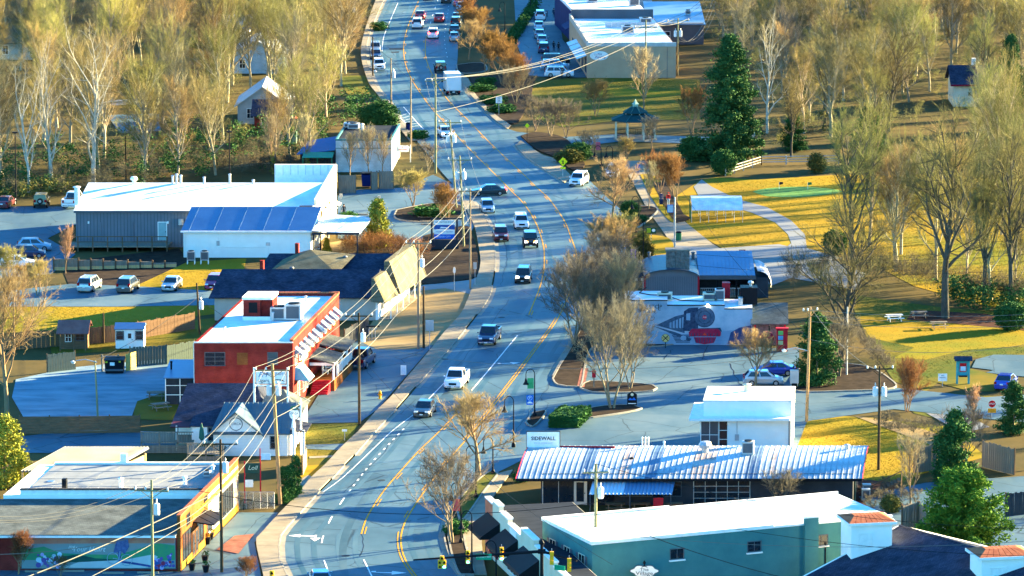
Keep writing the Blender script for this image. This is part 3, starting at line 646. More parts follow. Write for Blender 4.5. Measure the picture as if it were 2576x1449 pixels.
MB().box(3.9,4.3,5.6,6.2,4.2,6.0).build('chimney',BRICK,B); MB().box(6.4,6.8,12.6,13.1,5.,6.9).build('chimney',BRICK,B)
for x,y,z in ((7.5,6,4.7),(12.5,11.5,5.1),(5.2,10,4.3)): mushroom(B,x,y,z,.5,DGREY)
e0=bw-.4
MB().hexa([(e0,-.8,2.3),(e0+1.7,-.9,2.1),(e0+2.0,5.2,2.1),(e0,5.2,2.3)],[(e0,-.2,4.9),(e0+.25,-.2,4.9),(e0+.6,5.0,4.9),(e0,5.0,4.9)]).build('mansard',SHINGT,B)
MB().hexa([(e0+.2,5.4,2.1),(e0+2.2,5.4,2.1),(e0+2.6,18.6,2.1),(e0+.2,18.6,2.1)],[(e0+.2,5.8,5.9),(e0+.8,5.8,5.9),(e0+1.2,18.2,5.9),(e0+.2,18.2,5.9)]).build('mansard',SHINGT,B)
MB().box(bw,bw+.3,.0,18,0,2.5).build('street_wall',WHITE,B)
for i in range(6): MB().box(bw+1.6,bw+1.7,.4+i*3.4,.5+i*3.4,0,2.2).build('post',WTRIM,B)
for i in range(4): window(B,bw+.3,2.2+i*4.3,.9,1.2,1.1,'r',2,1)
MB().box(bw+.3,bw+1.8,0,18,.0,.16).build('porch_floor',CONC,B)
SHEAR[0]=0
# ---- B4 two storey red brick building
B=thing('brick_building','two storey red brick building with flat white roof','building',G(490,1030)); S0=S(1030); bw=(738-490)/S0; D=29; h=7.4; SHEAR[0]=.128
MB().box(0,bw,0,D,0,h-.45).build('wall',BRICK,B)
MB().box(.3,bw-.3,.3,D-.3,h-.45,h-.40).build('roof',WROOF,B)
MB().box(0,.28,0,D,h-.45,h-.36).box(bw-.28,bw,0,D,h-.45,h-.18).box(.28,bw-.28,0,.28,h-.45,h-.38).box(.28,bw-.28,D-.28,D,h-.45,h-.1).build('parapet',BRICK,B)
cp=MB()
for i in range(58): cp.box(bw-.34,bw+.06,i*.5,i*.5+.44,h-.18,h-.05)
for i in range(20): cp.box(.3+i*.5,.3+i*.5+.44,D-.34,D+.04,h-.1,h+.03)
cp.build('coping_tiles',REDT,B)
MB().box(-.03,bw+.02,-.05,.02,h-.42,h-.28).build('coping',WTRIM,B)
window(B,(542-490)/S0,-.0,h-2.75,2.0,1.3,'f',2,3,fm=DGREY,sill=BRICK); window(B,(687-490)/S0,0,h-2.65,.95,1.2,'f',1,2,fm=DGREY,gm=GLASSL,sill=BRICK)
MB().box((611-490)/S0-.55,(611-490)/S0+.55,-.025,0,h-2.7,h-1.45).build('bricked_up_window',BRICKO,B)
ph=MB().box(2.6,4.4,13.5,17,h-.4,h+1.8).box(4.4,5.6,14.2,17,h-.4,h+1.8); o=ph.build('stair_house',BRICK,B); MB().box(2.5,5.7,13.4,17.1,h+1.8,h+2.1).build('cap',WTRIM,o); MB().box(3.2,4.1,13.45,13.5,h+.4,h+1.5).build('hatch',BLACK,o); MB().box(2.55,5.65,13.3,13.45,h-.4,h+.0).build('flashing',WTRIM,o)
acunit(B,6.3,14,h-.4,1.6,1.6,1.4); acunit(B,7.9,14,h-.4,1.7,1.9,1.7); pipe(B,5.9,12.5,h-.4,h+.5); pipe(B,7.4,24,h-.4,h+.3); pipe(B,2.,6,h-.4,h+.1)
for i in range(10):
    y=1.6+i*2.65; window(B,bw,y,h-2.9,1.0,1.5,'r',1,2,sill=BRICKO)
    x=bw+SHEAR[0]*0
    aw=MB().hexa([(bw+.02,y-.65,h-1.75),(bw+.9,y-.65,h-1.95),(bw+.9,y+.65,h-1.95),(bw+.02,y+.65,h-1.75)],[(bw+.02,y-.65,h-1.1),(bw+.9,y-.65,h-1.85),(bw+.9,y+.65,h-1.85),(bw+.02,y+.65,h-1.1)]).build('window_awning',mat('awning_blue_metal',(.20,.27,.33),.5,c2=(.28,.34,.40)),B)
    st=MB()
    for k in range(1,4): st.slab((bw+.02,y-.65+k*.32,h-1.09),(bw+.02,y-.55+k*.32,h-1.09),(bw+.92,y-.55+k*.32,h-1.84),(bw+.92,y-.65+k*.32,h-1.84),.02)
    st.build('stripe',BLUER,aw)
# street porch
p0=10.; MB().slab((bw,p0,3.7),(bw+2.6,p0,3.0),(bw+2.6,p0+6,3.0),(bw,p0+6,3.7),.15).build('porch_roof',SHIN2,B)
MB().slab((bw,p0+6.2,4.),(bw+2.9,p0+6.2,3.3),(bw+2.9,p0+12,3.3),(bw,p0+12,4.),.15).build('porch_roof',SHIN2,B)
MB().box(bw,bw+2.6,p0+.05,p0+.2,2.75,3.05).box(bw+2.4,bw+2.55,p0+.2,p0+12,2.75,3.0).build('porch_beam',WTRIM,B)
MB().box(bw,bw+2.6,p0,p0+12,0,1.2).build('porch_base',BRICKO,B)
for y in (p0+.15,p0+2.5,p0+5.5,p0+9,p0+11.8): MB().box(bw+2.35,bw+2.55,y,y+.2,1.2,2.76).build('porch_post',WTRIM,B)
rr=MB()
for y in (p0+2.8,): 
    for i in range(24): rr.box(bw+2.42,bw+2.47,p0+2.8+i*.36,p0+2.85+i*.36,1.25,2.1)
rr.box(bw+2.4,bw+2.5,p0+2.7,p0+11.8,2.1,2.18).build('railing',WTRIM,B)
for i in range(6): MB().box(bw+2.6+i*0.0,bw+2.6+.01,0,0.01,0,.01) if False else MB().box(bw+.4,bw+2.2,p0-.35*(i+1),p0-.35*i,0,1.2-.2*i).build('step',RED,B)
for y,l in ((p0+3.4,0),(p0+5.2,0)):
    c=MB().box(bw+.8,bw+1.4,y-.3,y+.3,1.55,1.65).box(bw+.75,bw+.85,y-.3,y+.3,1.65,2.2).box(bw+.8,bw+.86,y-.3,y-.24,1.2,1.55).box(bw+1.34,bw+1.4,y-.3,y-.24,1.2,1.55).box(bw+1.34,bw+1.4,y+.24,y+.3,1.2,1.55).box(bw+.8,bw+.86,y+.24,y+.3,1.2,1.55); c.build('porch_chair',WTRIM,B)
MB().hexa([(bw,1.0,2.9),(bw+1.5,1.2,2.7),(bw+1.5,4.3,2.7),(bw,4.5,2.9)],[(bw,1.2,4.2),(bw+.5,1.4,4.0),(bw+.5,4.1,4.0),(bw,4.3,4.2)]).build('dome_awning',mat('turquoise_canvas',(.12,.33,.38),.6,c2=(.2,.45,.5)),B)
door(B,bw,3.0,.2,1.,2.3,'r',glass=True); window(B,bw,6.5,.8,1.5,1.7,'r',2,1); window(B,bw,8.6,.8,1.,1.7,'r',1,1)
MB().disc_xz(0,0,.55,.95,-.05,.05).build('wall_sign',WTRIM,B,loc=(bw+.08+.128*5.4,5.4,4.6)).rotation_euler=(0,0,rad(90)-.127)
bx('wall_sign',WTRIM,B,bw,bw+.06,7,8.6,4.0,5.4)
bx('brick_pier',BRICKO,B,bw+.6,bw+2.4,p0+12.2,p0+13.2,0,2.6)
MB().cyl(-.08,.3,.1,h-.5,.06).build('downpipe',WTRIM,B)
SHEAR[0]=0
# signs over the street in front of it
Q=thing('cigar_shop_sign','white cigar shop sign board hung in front of the brick building','sign',G(683,1120,0)); zz=HT(683,1120,965); S0=S(1120); ws=74/S0; hs=31/S0
MB().box(-ws/2,ws/2,-.06,.06,zz,zz+hs).build('board',WTRIM,Q); MB().box(-ws/2-.3,-ws/2-.1,-.08,.08,0,zz+hs+.4).build('post',WTRIM,Q); MB().box(-ws/2-.3,ws/2+.3,-.05,.05,zz-.25,zz-.12).build('rail',WTRIM,Q); MB().box(ws/2+.1,ws/2+.3,-.08,.08,0,zz+hs+.4).build('post',WTRIM,Q)
INK=plain('black_ink',(.02,.02,.025)); BLUEI=plain('blue_ink',(.03,.09,.28))
text('lettering','cigars',.5,INK,Q,(-.75,-.075,zz+.32)); text('lettering','864-610-6011',.42,BLUEI,Q,(.45,-.075,zz+.98),sx=.8); text('lettering','FM',.7,BLUEI,Q,(-.85,-.075,zz+.9),shear=.4)
MB().face_xz([(.1,zz+.25),(.5,zz+.45),(1.1,zz+.42),(1.4,zz+.2),(.9,zz+.34),(.5,zz+.36)],-.07,.02).build('cigar_smoke_mark',INK,Q)
# rear lean-to of the brick building
METR_=0
B=thing('screened_porch','screened lean-to with blue metal roof behind the white house','porch',G(417,1018)); 
MB().slab((-.2,-.3,2.9),(3.2,-.3,2.9),(3.4,7,3.5),(0,7,3.5),.1).build('roof',BLUER,B); pipe(B,.4,3,2.9,3.9,.1,BLACK)
MB().box(0,3,.05,6.5,0,2.8).build('wall',DARKW,B); 
fr=MB()
for x in (0,1.5,3): fr.box(x-.05,x+.05,-.05,.04,0,2.85)
fr.box(0.05,2.95,-.03,.04,1.0,1.08).box(0.05,2.95,-.03,.04,2.0,2.06).build('frame',WTRIM,B)
# ---- B5 white cottage restaurant
METR=mat('grey_standing_seam',(.075,.11,.13),.45,sc_=.4,c2=(.11,.15,.17),metal=.2,spec=.2)
B=thing('white_cottage','white cottage restaurant with dark shingle roof and metal front roof','building',G(537,1147)); S0=S(1147); SHEAR[0]=.08; W2=7.3
MB().box(0,W2,0,4.8,0,2.4).build('wall',WHITE,B)
MB().face_xz([(-.1,2.4),(4.7,2.4),(2.25,4.35)],0.,.12).build('gable_wall',WHITE,B)
MB().slab((-.3,-.35,2.28),(W2+.5,-.35,2.28),(W2+.5,4.8,4.45),(.5,4.8,4.45),.1).slab((.5,4.8,4.45),(W2+.5,4.8,4.45),(W2+.5,9.6,2.5),(.5,9.6,2.5),.1).build('metal_roof',METR,B)
ss=MB()
for i in range(1,17):
    x=-.1+i*.48; ss.tube([(x,-.35,2.31),(x+.08,4.8,4.48)],.022,4)
ss.build('seams',METR,B)
gd=MB(); gd.slab((-.75,-.45,1.95),(2.25,-.45,4.42),(2.25,4.6,4.5),(-.1,.8,2.6),.1).slab((2.25,-.45,4.42),(5.2,-.45,1.98),(4.6,.8,2.7),(2.25,4.6,4.5),.1); gd.build('gable_roof',METR,B)
MB().tube([(-.75,-.5,1.98),(2.25,-.5,4.46),(5.2,-.5,2.0)],.09,4).build('barge_board',METR,B)
MB().disc_xz(2.25,3.2,.66,.66,-.05,.05,24).build('round_sign_ring',DGREY,B); MB().disc_xz(2.25,3.2,.58,.58,-.07,.05,24).build('round_sign',WTRIM,B); text('lettering','CIRCA',.34,INK,B,(2.25,-.085,3.22))
window(B,6.0,0,.75,.75,1.2,'f',1,2,fm=DGREY); MB().box(0,W2,-.03,0,2.2,2.3).build('band',WTRIM,B)
cb=MB()
for k in range(14): cb.box(.02,W2-.02,-.012,0,.15+k*.15,.16+k*.15)
cb.build('clapboard_lines',GALV,B)
MB().box(-2.5,0,2.6,6,0,2.6).build('side_wall',WHITE,B); window(B,-.5,2.6,1.,.75,1.3,'f',2,3,fm=DGREY)
MB().slab((-2.7,2.3,2.55),(.1,2.3,2.55),(.3,6.4,3.9),(-2.4,6.4,3.9),.12).build('side_roof',SHING,B)
MB().box(-4.2,4.,5.2,18,0,2.6).build('rear_wall',WHITE,B)
MB().slab((-4.7,4.2,2.5),(4.6,4.2,2.5),(2.8,11.6,5.1),(-4.2,11.6,5.1),.15).slab((-4.2,11.6,5.1),(2.8,11.6,5.1),(4.6,18.4,2.5),(-4.7,18.4,2.5),.15).build('main_roof',SHING,B)
MB().add([(2.8,11.6,5.1),(4.6,4.2,2.5),(4.6,18.4,2.5)],[(0,1,2)]).build('hip',SHING,B)
MB().slab((3.2,5.2,2.9),(W2+.6,5.2,2.9),(5.6,10.5,4.7),(4.2,10.5,4.7),.12).build('rear_hip_roof',SHIN2,B); MB().add([(5.6,10.5,4.7),(W2+.6,5.2,2.9),(W2+.6,14,2.9)],[(0,1,2)]).build('hip',SHIN2,B); MB().box(3.6,W2+.3,5.6,13.6,0,2.85).build('rear_wall',WHITE,B)
MB().box(-4.7,.1,4.1,4.2,2.35,2.5).build('gutter',WTRIM,B); MB().cyl(-4.0,2.6,0,2.5,.09).build('porch_post',WTRIM,B)
MB().slab((-4.6,2.4,2.45),(-2.6,2.4,2.45),(-2.5,4.4,2.6),(-4.6,4.4,2.6),.1).build('porch_roof',mat('maroon_metal',(.08,.02,.03),.5),B)
# sunlit entrance end with its slim post
MB().box(W2+.02,W2+.3,.2,4.6,0,2.4).build('entrance_wall',WTRIM,B); door(B,W2+.3,1.4,.15,1.,2.1,'r',glass=True); t=MB().box(W2+.5,W2+.75,-.3,-.05,0,2.9).build('entrance_post',WTRIM,B); MB().lathe(W2+.62,-.17,[(.24,2.9),(.02,4.3)],4).build('finial',WTRIM,t)
t=MB().box(W2+1.5,W2+1.7,-.2,0,0,2.6).build('entrance_post',WTRIM,B); MB().slab((W2+.3,-.3,2.6),(W2+1.9,-.3,2.5),(W2+1.9,4,2.5),(W2+.3,4,2.9),.08).build('entrance_roof',SHING,B)
SHEAR[0]=0
def deckset(px,py,w,d,h,label,steps=True):
    T=thing('wooden_deck',label,'deck',G(px,py)); MB().box(0,w,0,d,h-.1,h).build('floor',WOOD,T)
    for x in range(int(w/1.8)+1): MB().box(min(x*1.8,w-.12),min(x*1.8,w-.12)+.12,0,.12,0,h+1.0).build('post',WOOD,T)
    r=MB().box(0,w,.02,.1,h+.95,h+1.05)
    for i in range(int(w/.16)): r.box(i*.16,i*.16+.06,.03,.08,h+.05,h+.95)
    r.build('railing',WOOD,T)
    k=MB()
    for j in range(int((h-.15)/.16)): k.box(.13,w-.13,.03,.08,j*.16,j*.16+.13)
    k.build('skirt_boards',WOOD,T); return T
deckset(354,1140,5.2,5,1.1,'brown wooden deck with railing beside the white cottage'); deckset(470,1172,3.6,4,1.2,'small wooden deck with steps in front of the white cottage')
U=thing('patio_umbrella','closed dark green patio umbrella on the cottage deck','umbrella',G(508,1160)+Vector((0,0,1.2))); MB().cyl(0,0,0,2.6,.04).build('pole',WOOD,U); MB().lathe(0,0,[(.12,.9),(.28,1.1),(.22,1.8),(.06,2.55)],8).build('canopy',plain('dark_green_canvas',(.02,.09,.07)),U)
# ---- B6 lower-left store with the orange brick street wall
B=thing('mural_store','old store with orange brick street wall and painted mural','building',at(455,1436,0)); SHEAR[0]=.145; S0=S(1437); D=25.2; h=4.9
wl=18.5
MB().box(-wl,0,11.8,D,0,4.3).build('wall',WHITE,B); MB().box(-wl,-.3,0,11.8,0,3.3).build('wall',BRICK,B)
MB().box(-.28,0,-.0,D,0,h).build('street_wall',BRICKO,B)
MB().slab((-wl-3,-.5,3.35),(-.3,-.5,3.35),(-.3,11.5,4.0),(-wl-3,11.5,4.0),.12).build('front_roof',SHIN2,B)
MB().box(-wl+1.5,-.3,11.9,12.2,3.9,4.75).build('parapet',WTRIM,B); MB().box(-wl+1.5,-.3,D-.3,D,4.2,4.6).build('parapet',WTRIM,B)
cpp=MB()
for i in range(24): cpp.box(-wl+1.5+i*.7,-wl+1.5+i*.7+.64,11.8,12.3,4.75,4.85)
cpp.build('coping',DARKW,B)
for j in range(4):
    for i in range(16):
        x0=-wl+1.6+i*1.04; y0=12.3+j*3.2
        MB().box(x0,x0+1.02,y0,y0+3.17,4.25+.03*j,4.3+.03*j+R.uniform(0,.012)).build('roof_sheet',GREYM,B)
ct=MB()
for i in range(72): ct.box(-.34,.06,i*.35,i*.35+.3,h,h+.12)
ct.build('coping_tiles',REDT,B)
MB().box(-13.4,-13.0,12.6,13.1,4.3,5.6).build('chimney',BLACK,B); pipe(B,-8.6,15,4.3,5.1,.18,WTRIM); pipe(B,-3,16,4.3,5.0,.18,WTRIM); MB().box(-10.9,-10.3,D-.2,D+.1,4.3,5.4).build('chimney',WTRIM,B); pipe(B,-1.5,21,4.4,5.0,.15,WTRIM); acunit(B,-1.7,19.5,4.35,.6,.6,.6)
MB().cyl(-15.3,13.5,4.26,4.34,.5,n=12).build('skylight',BLUER,B); MB().cyl(-15.6,17.5,4.30,4.40,.35,n=12).build('skylight',BLUER,B)
# shop fronts on the street wall
for y,w,hh,z in ((2.6,3.4,2.3,.7),(8.2,2.6,2.2,.8),(12.2,1.8,1.9,.9),(19.5,6.4,2.4,.8)):
    window(B,.0,y,z,w,hh,'r',max(2,int(w/1.)),1,fm=BLACK if y<10 else DGREY,gm=GLASS)
for y in (5.3,6.6): door(B,0,y,.1,1.05,2.3,'r',m=plain('brown_door',(.09,.04,.02)),fm=plain('brown_door',(.09,.04,.02)),glass=True)
window(B,0,3.2,3.5,1.2,.9,'r',1,1,fm=BLACK); window(B,0,10.6,3.5,1.2,.9,'r',1,1,fm=BLACK)
MB().slab((.02,5.2,3.3),(1.9,5.2,3.0),(1.9,10.2,3.0),(.02,10.2,3.3),.12).build('awning',BLACK,B)
for y in (5.3,7,8.6,10.1): MB().tube([(.02,y,4.0),(1.85,y,3.05)],.025,5).build('awning_stay',BLACK,B)
YB=mat('yellow_orange_paint',(.30,.12,.012),.7,sc_=.6,c2=(.36,.16,.02)); MB().box(.0,.035,.3,D-.2,.0,.65).build('plinth',YB,B); MB().box(.0,.03,5.0,D-.2,3.45,3.95).build('painted_band',YB,B)
# mural panel on the front wall
M0=-.32; mw=14.
MP=bx('mural_panel',mat('mural_sky',(.14,.30,.33),.8,sc_=.25,c2=(.30,.22,.18),st=(.3,1,1.6)),B,-mw,-.45,-.06,0,.25,3.05)
def mur(poly,m,y=-.075): MB().face_xz(poly,y,.012).build('mural_patch',m,MP)
mur([(-mw+.05,2.45),(-.5,2.5),(-.5,3.02),(-mw+.05,3.02)],mat('mural_pink',(.42,.14,.10),.8,c2=(.50,.22,.14)),-.068)
mur([(-mw+.05,1.9),(-12,2.2),(-10.5,1.6),(-8,1.5),(-5.5,1.45),(-4.0,1.9),(-2,2.5),(-.5,2.3),(-.5,1.),(-6,.9),(-mw+.05,1.)],mat('mural_green',(.04,.22,.14),.8,c2=(.08,.30,.10)),-.071)
mur([(-10.5,1.3),(-9,1.5),(-7.5,1.15),(-5,1.0),(-4,1.1),(-5.5,.7),(-10.2,.8)],mat('mural_dark_green',(.02,.09,.07),.8),-.077)
mur([(-10.2,.3),(-9.,.8),(-5,1.0),(-2.4,1.5),(-2.,1.3),(-2.6,.4),(-3.2,.28)],mat('mural_path',(.42,.45,.46),.8,c2=(.5,.52,.5)),-.08)
mur([(-5.4,.95),(-4.2,.8),(-2.2,.45),(-2.4,.3),(-3.6,.5),(-5.2,.75)],mat('mural_shadow_blue',(.05,.07,.20),.8),-.083)
PUR=mat('mural_purple',(.10,.08,.26),.8,c2=(.16,.10,.30)); LAV=mat('mural_lavender',(.38,.34,.60),.8); PALE=mat('mural_pale_blue',(.42,.62,.72),.8)
for i in range(46):
    x=R.uniform(-2.4,-.6); z=R.uniform(.35,1.6)*(.6+.4*(x+2.6)/2); r_=R.uniform(.08,.22)
    MB().disc_xz(x,z,r_,r_,-.085-i*.0006,.01,9).build('mural_flower',R.choice([PUR,PUR,LAV,BLUEI,mat('mural_red',(.3,.04,.08),.8)]),MP)
for i in range(34):
    x=R.uniform(-12.6,-10.3); z=R.uniform(.4,1.5); r_=R.uniform(.09,.26)
    MB().disc_xz(x,z,r_,r_,-.085-i*.0006,.01,9).build('mural_flower',R.choice([PALE,LAV,PUR,LAV,PALE]),MP)
# cyclist in the mural: two wheels, legs and basket
bk=MB()
for cx,cz in ((-5.95,1.15),(-4.75,1.0)):
    for k in range(24):
        a=2*math.pi*k/24; b=2*math.pi*(k+1)/24
        bk.tube([(cx+.5*math.cos(a),-.1,cz+.5*math.sin(a)),(cx+.5*math.cos(b),-.1,cz+.5*math.sin(b))],.03,4,False)
bk.tube([(-5.95,-.1,1.15),(-5.4,-.1,1.05),(-4.75,-.1,1.0)],.03,4).tube([(-5.4,-.1,1.05),(-5.3,-.1,1.8)],.04,4); bk.build('mural_bicycle',mat('mural_grey_blue',(.25,.36,.44),.8),MP)
mur([(-5.9,1.6),(-5.7,2.4),(-5.5,2.95),(-4.6,2.95),(-4.5,2.2),(-4.9,1.5),(-5.2,1.8),(-5.3,.9),(-5.45,.9),(-5.5,1.7)],mat('mural_navy',(.05,.07,.19),.8,c2=(.12,.16,.3),sc_=4),-.11)
text('lettering','follow your heart'.split()[1].capitalize()+' Heart',.62,mat('mural_white',(.6,.62,.6),.8),MP,(-8.1,-.1,1.95),shear=.3); text('lettering','ing',.5,MATS['mural_white'],MP,(-9.6,-.1,2.2),shear=.4)
MB().box(-mw-.05,-.4,-.1,-.02,.17,.25).box(-mw-.05,-.4,-.1,-.02,3.05,3.12).build('mural_frame',DGREY,B)
MB().box(-wl-.5,-.3,-.62,-.5,3.1,3.28).build('gutter',WTRIM,B)
SHEAR[0]=0
# corrugated shed roof behind it
B=thing('corrugated_shed','open shed with white corrugated roof behind the mural store','shed',at(48,1190,2.6)); SHEAR[0]=.35; wd=(265-48)/S(1230)
nn=26
for i in range(nn):
    x0=i*wd/nn; x1=(i+1)*wd/nn; xm=x0+(x1-x0)*.6
    MB().add([(x0,0,2.6),(xm,0,2.86),(x1,0,2.6),(x0,9.5,3.0),(xm,9.5,3.26),(x1,9.5,3.0)],[(0,1,4,3),(1,2,5,4)]).build('roof_sheet',CORR,B)
for x in (.2,wd-.2):
    for y in (.3,9): MB().box(x-.08,x+.08,y-.08,y+.08,0,2.65).build('post',WOODY,B)
MB().box(wd-.35,wd-.2,.5,9,1.2,2.5).build('side_boards',WOODY,B); SHEAR[0]=0
# ---- B7 pale block building by the far bend
B=thing('block_building','pale painted block building with dark roof by the far bend','building',G(845,433)); S0=S(433); bw=(985-845)/S0; SHEAR[0]=.05
PALEB=brickmat('pale_painted_block',(.44,.48,.48),(.50,.54,.53),(.36,.40,.40),.4,.2,.012)
MB().box(0,bw,0,16,0,4.4).build('wall',PALEB,B); MB().box(.25,bw-.25,.25,15.75,4.4,4.45).build('roof',ROOFD,B)
MB().box(-.05,bw+.05,-.05,.2,4.4,4.65).box(-.05,.2,.2,16,4.4,4.65).box(bw-.2,bw+.05,.2,16,4.4,4.65).build('parapet',TRIMT,B)
MB().box(-.03,bw+.03,-.03,0,3.3,3.42).build('band',TRIMT,B)
acunit(B,1.5,12,4.45,1.6,1.4,.8); pipe(B,2.8,11,4.45,5.2,.2,WTRIM); acunit(B,.9,13.5,4.45,1.8,1.4,.7)
MB().slab((-5.4,-.5,2.6),(-.1,-.5,3.2),(-.1,9,3.9),(-4.6,9,3.2),.1).build('side_awning',plain('bright_blue_tarp',(.015,.10,.26),.5),B)
MB().slab((-4.4,-3.,2.5),(-.2,-3.,2.5),(-.2,-.6,2.9),(-4.4,-.6,2.9),.1).build('side_awning',plain('green_canvas',(.04,.24,.16),.6),B)
for x in (-4.3,-2.3,-.3): MB().box(x-.06,x+.06,-2.9,-2.78,0,2.5).build('awning_post',GREENP,B)
MB().box(-5.,-.1,.5,6,0,2.4).build('rear_wall',DARKW,B); SHEAR[0]=0
# wooden enclosure with a blue bin
def enclosure(px,py,w,h,label,rz=0):
    T=thing('board_enclosure',label,'fence',G(px,py),rz); n=int(w/.28)
    for i in range(n): MB().box(i*w/n+.008,(i+1)*w/n-.008,R.uniform(-.012,.012),.05,0.05,h+R.uniform(-.04,.03)).build('board',WOOD,T)
    MB().box(0,w,.055,.12,.4,.5).box(0,w,.055,.12,h-.4,h-.3).build('rail',WOOD,T); 
    for x in (0.,w): MB().box(x-.07,x+.07,.06,.2,0,h+.1).build('post',WOODB,T)
    return T
enclosure(852,487,2.3,2.5,'weathered board screen left of the blue bin'); enclosure(935,479,.9,2.5,'narrow board screen right of the blue bin',rad(30)); enclosure(954,476,1.9,2.5,'weathered board screen right of the blue bin')
enclosure(843,490,3.5,2.6,'weathered board screen by the white roof corner',rad(100))
T=thing('dumpster','dark blue dumpster between the board screens','dumpster',G(928,470)); MB().hexa([(-.9,-.7,.15),(.9,-.7,.15),(.9,.7,.15),(-.9,.7,.15)],[(-1.,-.8,1.7),(1.,-.8,1.7),(1.,.8,1.9),(-1.,.8,1.9)]).build('bin',plain('navy_metal',(.01,.02,.10)),T); MB().box(-1.,1.,-.82,.82,1.9,1.98).build('lid',BLACK,T); MB().box(.3,.75,-.86,-.8,1.1,1.5).build('notice',WTRIM,T)
# ---- B8 printing works and shops at the top
B=thing('printing_shop','tan printing shop with oval sign on its side wall','building',G(1477,196)); S0=S(196); bw=(1700-1477)/S0; SHEAR[0]=-.06
MB().box(0,bw,0,40,0,5.2).build('wall',TANW,B); MB().box(.2,bw-.2,.2,39.8,5.2,5.25).build('roof',WROOF,B); MB().box(-.05,bw+.05,-.06,.2,5.1,5.75).build('parapet',GALV,B); MB().box(-.05,.25,.2,40,5.1,6.0).build('parapet',BEIGE,B); MB().box(0.3,bw-.2,39,40,5.2,6.8).build('parapet',DGREY,B)
for i in range(8): MB().box(5+i*1.05,6.0+i*1.05,26,26.2,5.25,6.1).build('roof_screen_panel',GALV,B)
OV=MB().disc_xz((1507-1477)/S0,3.6,1.5,.75,-.06,.08,28).build('oval_sign',WTRIM,B); text('lettering','Loftis',.55,BLUEI,OV,((1507-1477)/S0-.2,-.075,3.85),shear=.3); text('lettering','Printing',.55,plain('magenta_ink',(.25,.03,.18)),OV,((1507-1477)/S0+.15,-.075,3.35),shear=.3)
MB().box(bw*.9,bw*.905,-.02,0,0,5).build('joint',DGREY,B)
for i in range(4): MB().slab((-1.6,1.5+i*6,2.9),(0,1.5+i*6,3.5),(0,6.5+i*6,3.5),(-1.6,6.5+i*6,2.9),.1).build('shop_awning',LBLUE,B)
for i in range(5): window(B,0,3+i*7,.6,3,2.2,'l',3,1,fm=DGREY)
acunit(B,8,18,5.25,2,1.5,1.2); acunit(B,12,30,5.25,2,1.5,1.2); SHEAR[0]=0
B=thing('navy_shop','flat roofed shop with navy side wall behind the printing shop','building',G(1450,118)); S0=S(118); bw=(1640-1450)/S0; SHEAR[0]=-.10
NAVY=mat('navy_painted_wall',(.018,.025,.085),.7,c2=(.03,.04,.12)); MB().box(0,bw,0,34,0,5.4).build('wall',NAVY,B); MB().box(.2,bw-.2,.2,33.8,5.4,5.5).build('roof',WROOF,B); MB().box(-.05,bw,-.05,.2,5.3,5.8).box(-.05,.2,.2,34,5.3,5.8).build('parapet',WTRIM,B)
for x,y in ((5,20),(9,26),(3,30),(11.5,14)): acunit(B,x,y,5.5,1.8,1.6,1.3)
pipe(B,7,24,5.5,7,.2); MB().slab((-1.5,3,2.6),(0,3,3.5),(0,10,3.5),(-1.5,10,2.6),.1).build('shop_awning',NAVY,B); SHEAR[0]=0
B=thing('grey_roof_shop','low shop with blue-grey metal roof beside the navy shop','building',G(1632,112)); S0=S(112); bw=(1770-1632)/S0
MB().box(0,bw,0,26,0,3.6).build('wall',DGREY,B); MB().slab((-.3,-.4,3.5),(bw+.3,-.4,3.5),(bw+.3,26,4.6),(-.3,26,4.6),.12).build('roof',BLUER,B); acunit(B,bw*.75,10,4.0,.9,.9,.8); window(B,bw*.3,0,.8,1.6,1.4)
B=thing('far_shop_row','white roofed shop at the top of the street','building',G(1420,38)); S0=S(38); bw=(1640-1420)/S0
MB().box(0,bw,0,50,0,5).build('wall',GALV,B); MB().box(.2,bw-.2,.2,50,5,5.06).build('roof',WROOF,B); MB().box(0,bw,-.05,.2,5,5.5).build('parapet',WTRIM,B)
for x,y in ((3,8),(7,20),(11,12),(13,26)): acunit(B,x,y,5.06,1.8,1.5,1.4)
# ---- B9 train cafe
CY=868; B=thing('train_cafe','white cafe with a steam train mural on its wall','building',G(1568,CY)); S0=S(CY); bw=(1892-1568)/S0; SHEAR[0]=.04
SKYM=mat('mural_cloudy_sky',(.17,.29,.40),.8,sc_=.35,c2=(.42,.52,.60),det=7)
x1=(1678-1568)/S0; x2=(1822-1568)/S0
h1=HT(1600,CY,757); h2=HT(1700,CY,769); h3=HT(1850,CY,778)
MB().box(0,x1,0,6.5,0,h1).build('wall',SKYM,B); MB().box(x1,x2,0,6.5,0,h2).build('wall',SKYM,B); MB().box(x2,bw,0,6.5,0,h3).build('wall',SKYM,B)
CD=6.5
for a,b,h_ in ((0,x1,h1),(x1,x2,h2),(x2,bw,h3)):
    MB().box(a-.03,b+.03,-.06,.15,h_,h_+.1).build('coping',BLACK,B); MB().box(a,b,.15,6.5,h_-.02,h_+.03).build('roof',WROOF,B)
for px,py,w,h_ in ((1671,744,1.7,.9),(1785,748,1.6,.9),(1810,742,1.1,1.3)):
    acunit(B,(px-1568)/S0,3.5,h2,w,1.2,h_,CREAM if px<1800 else GALV)
MB().box((1862-1568)/S0,(1905-1568)/S0,3,5,h3,h3+1.9).build('extract_cabinet',BLACK,B); MB().box((1857-1568)/S0,(1868-1568)/S0,2,3,h3,h3+.9).build('bin',GALV,B); mushroom(B,(1888-1568)/S0,4,h3+1.9,.6,GALV); MB().box((1816-1568)/S0,(1836-1568)/S0,5.,6.2,h2,h2+1.7).build('bin',RED,B)
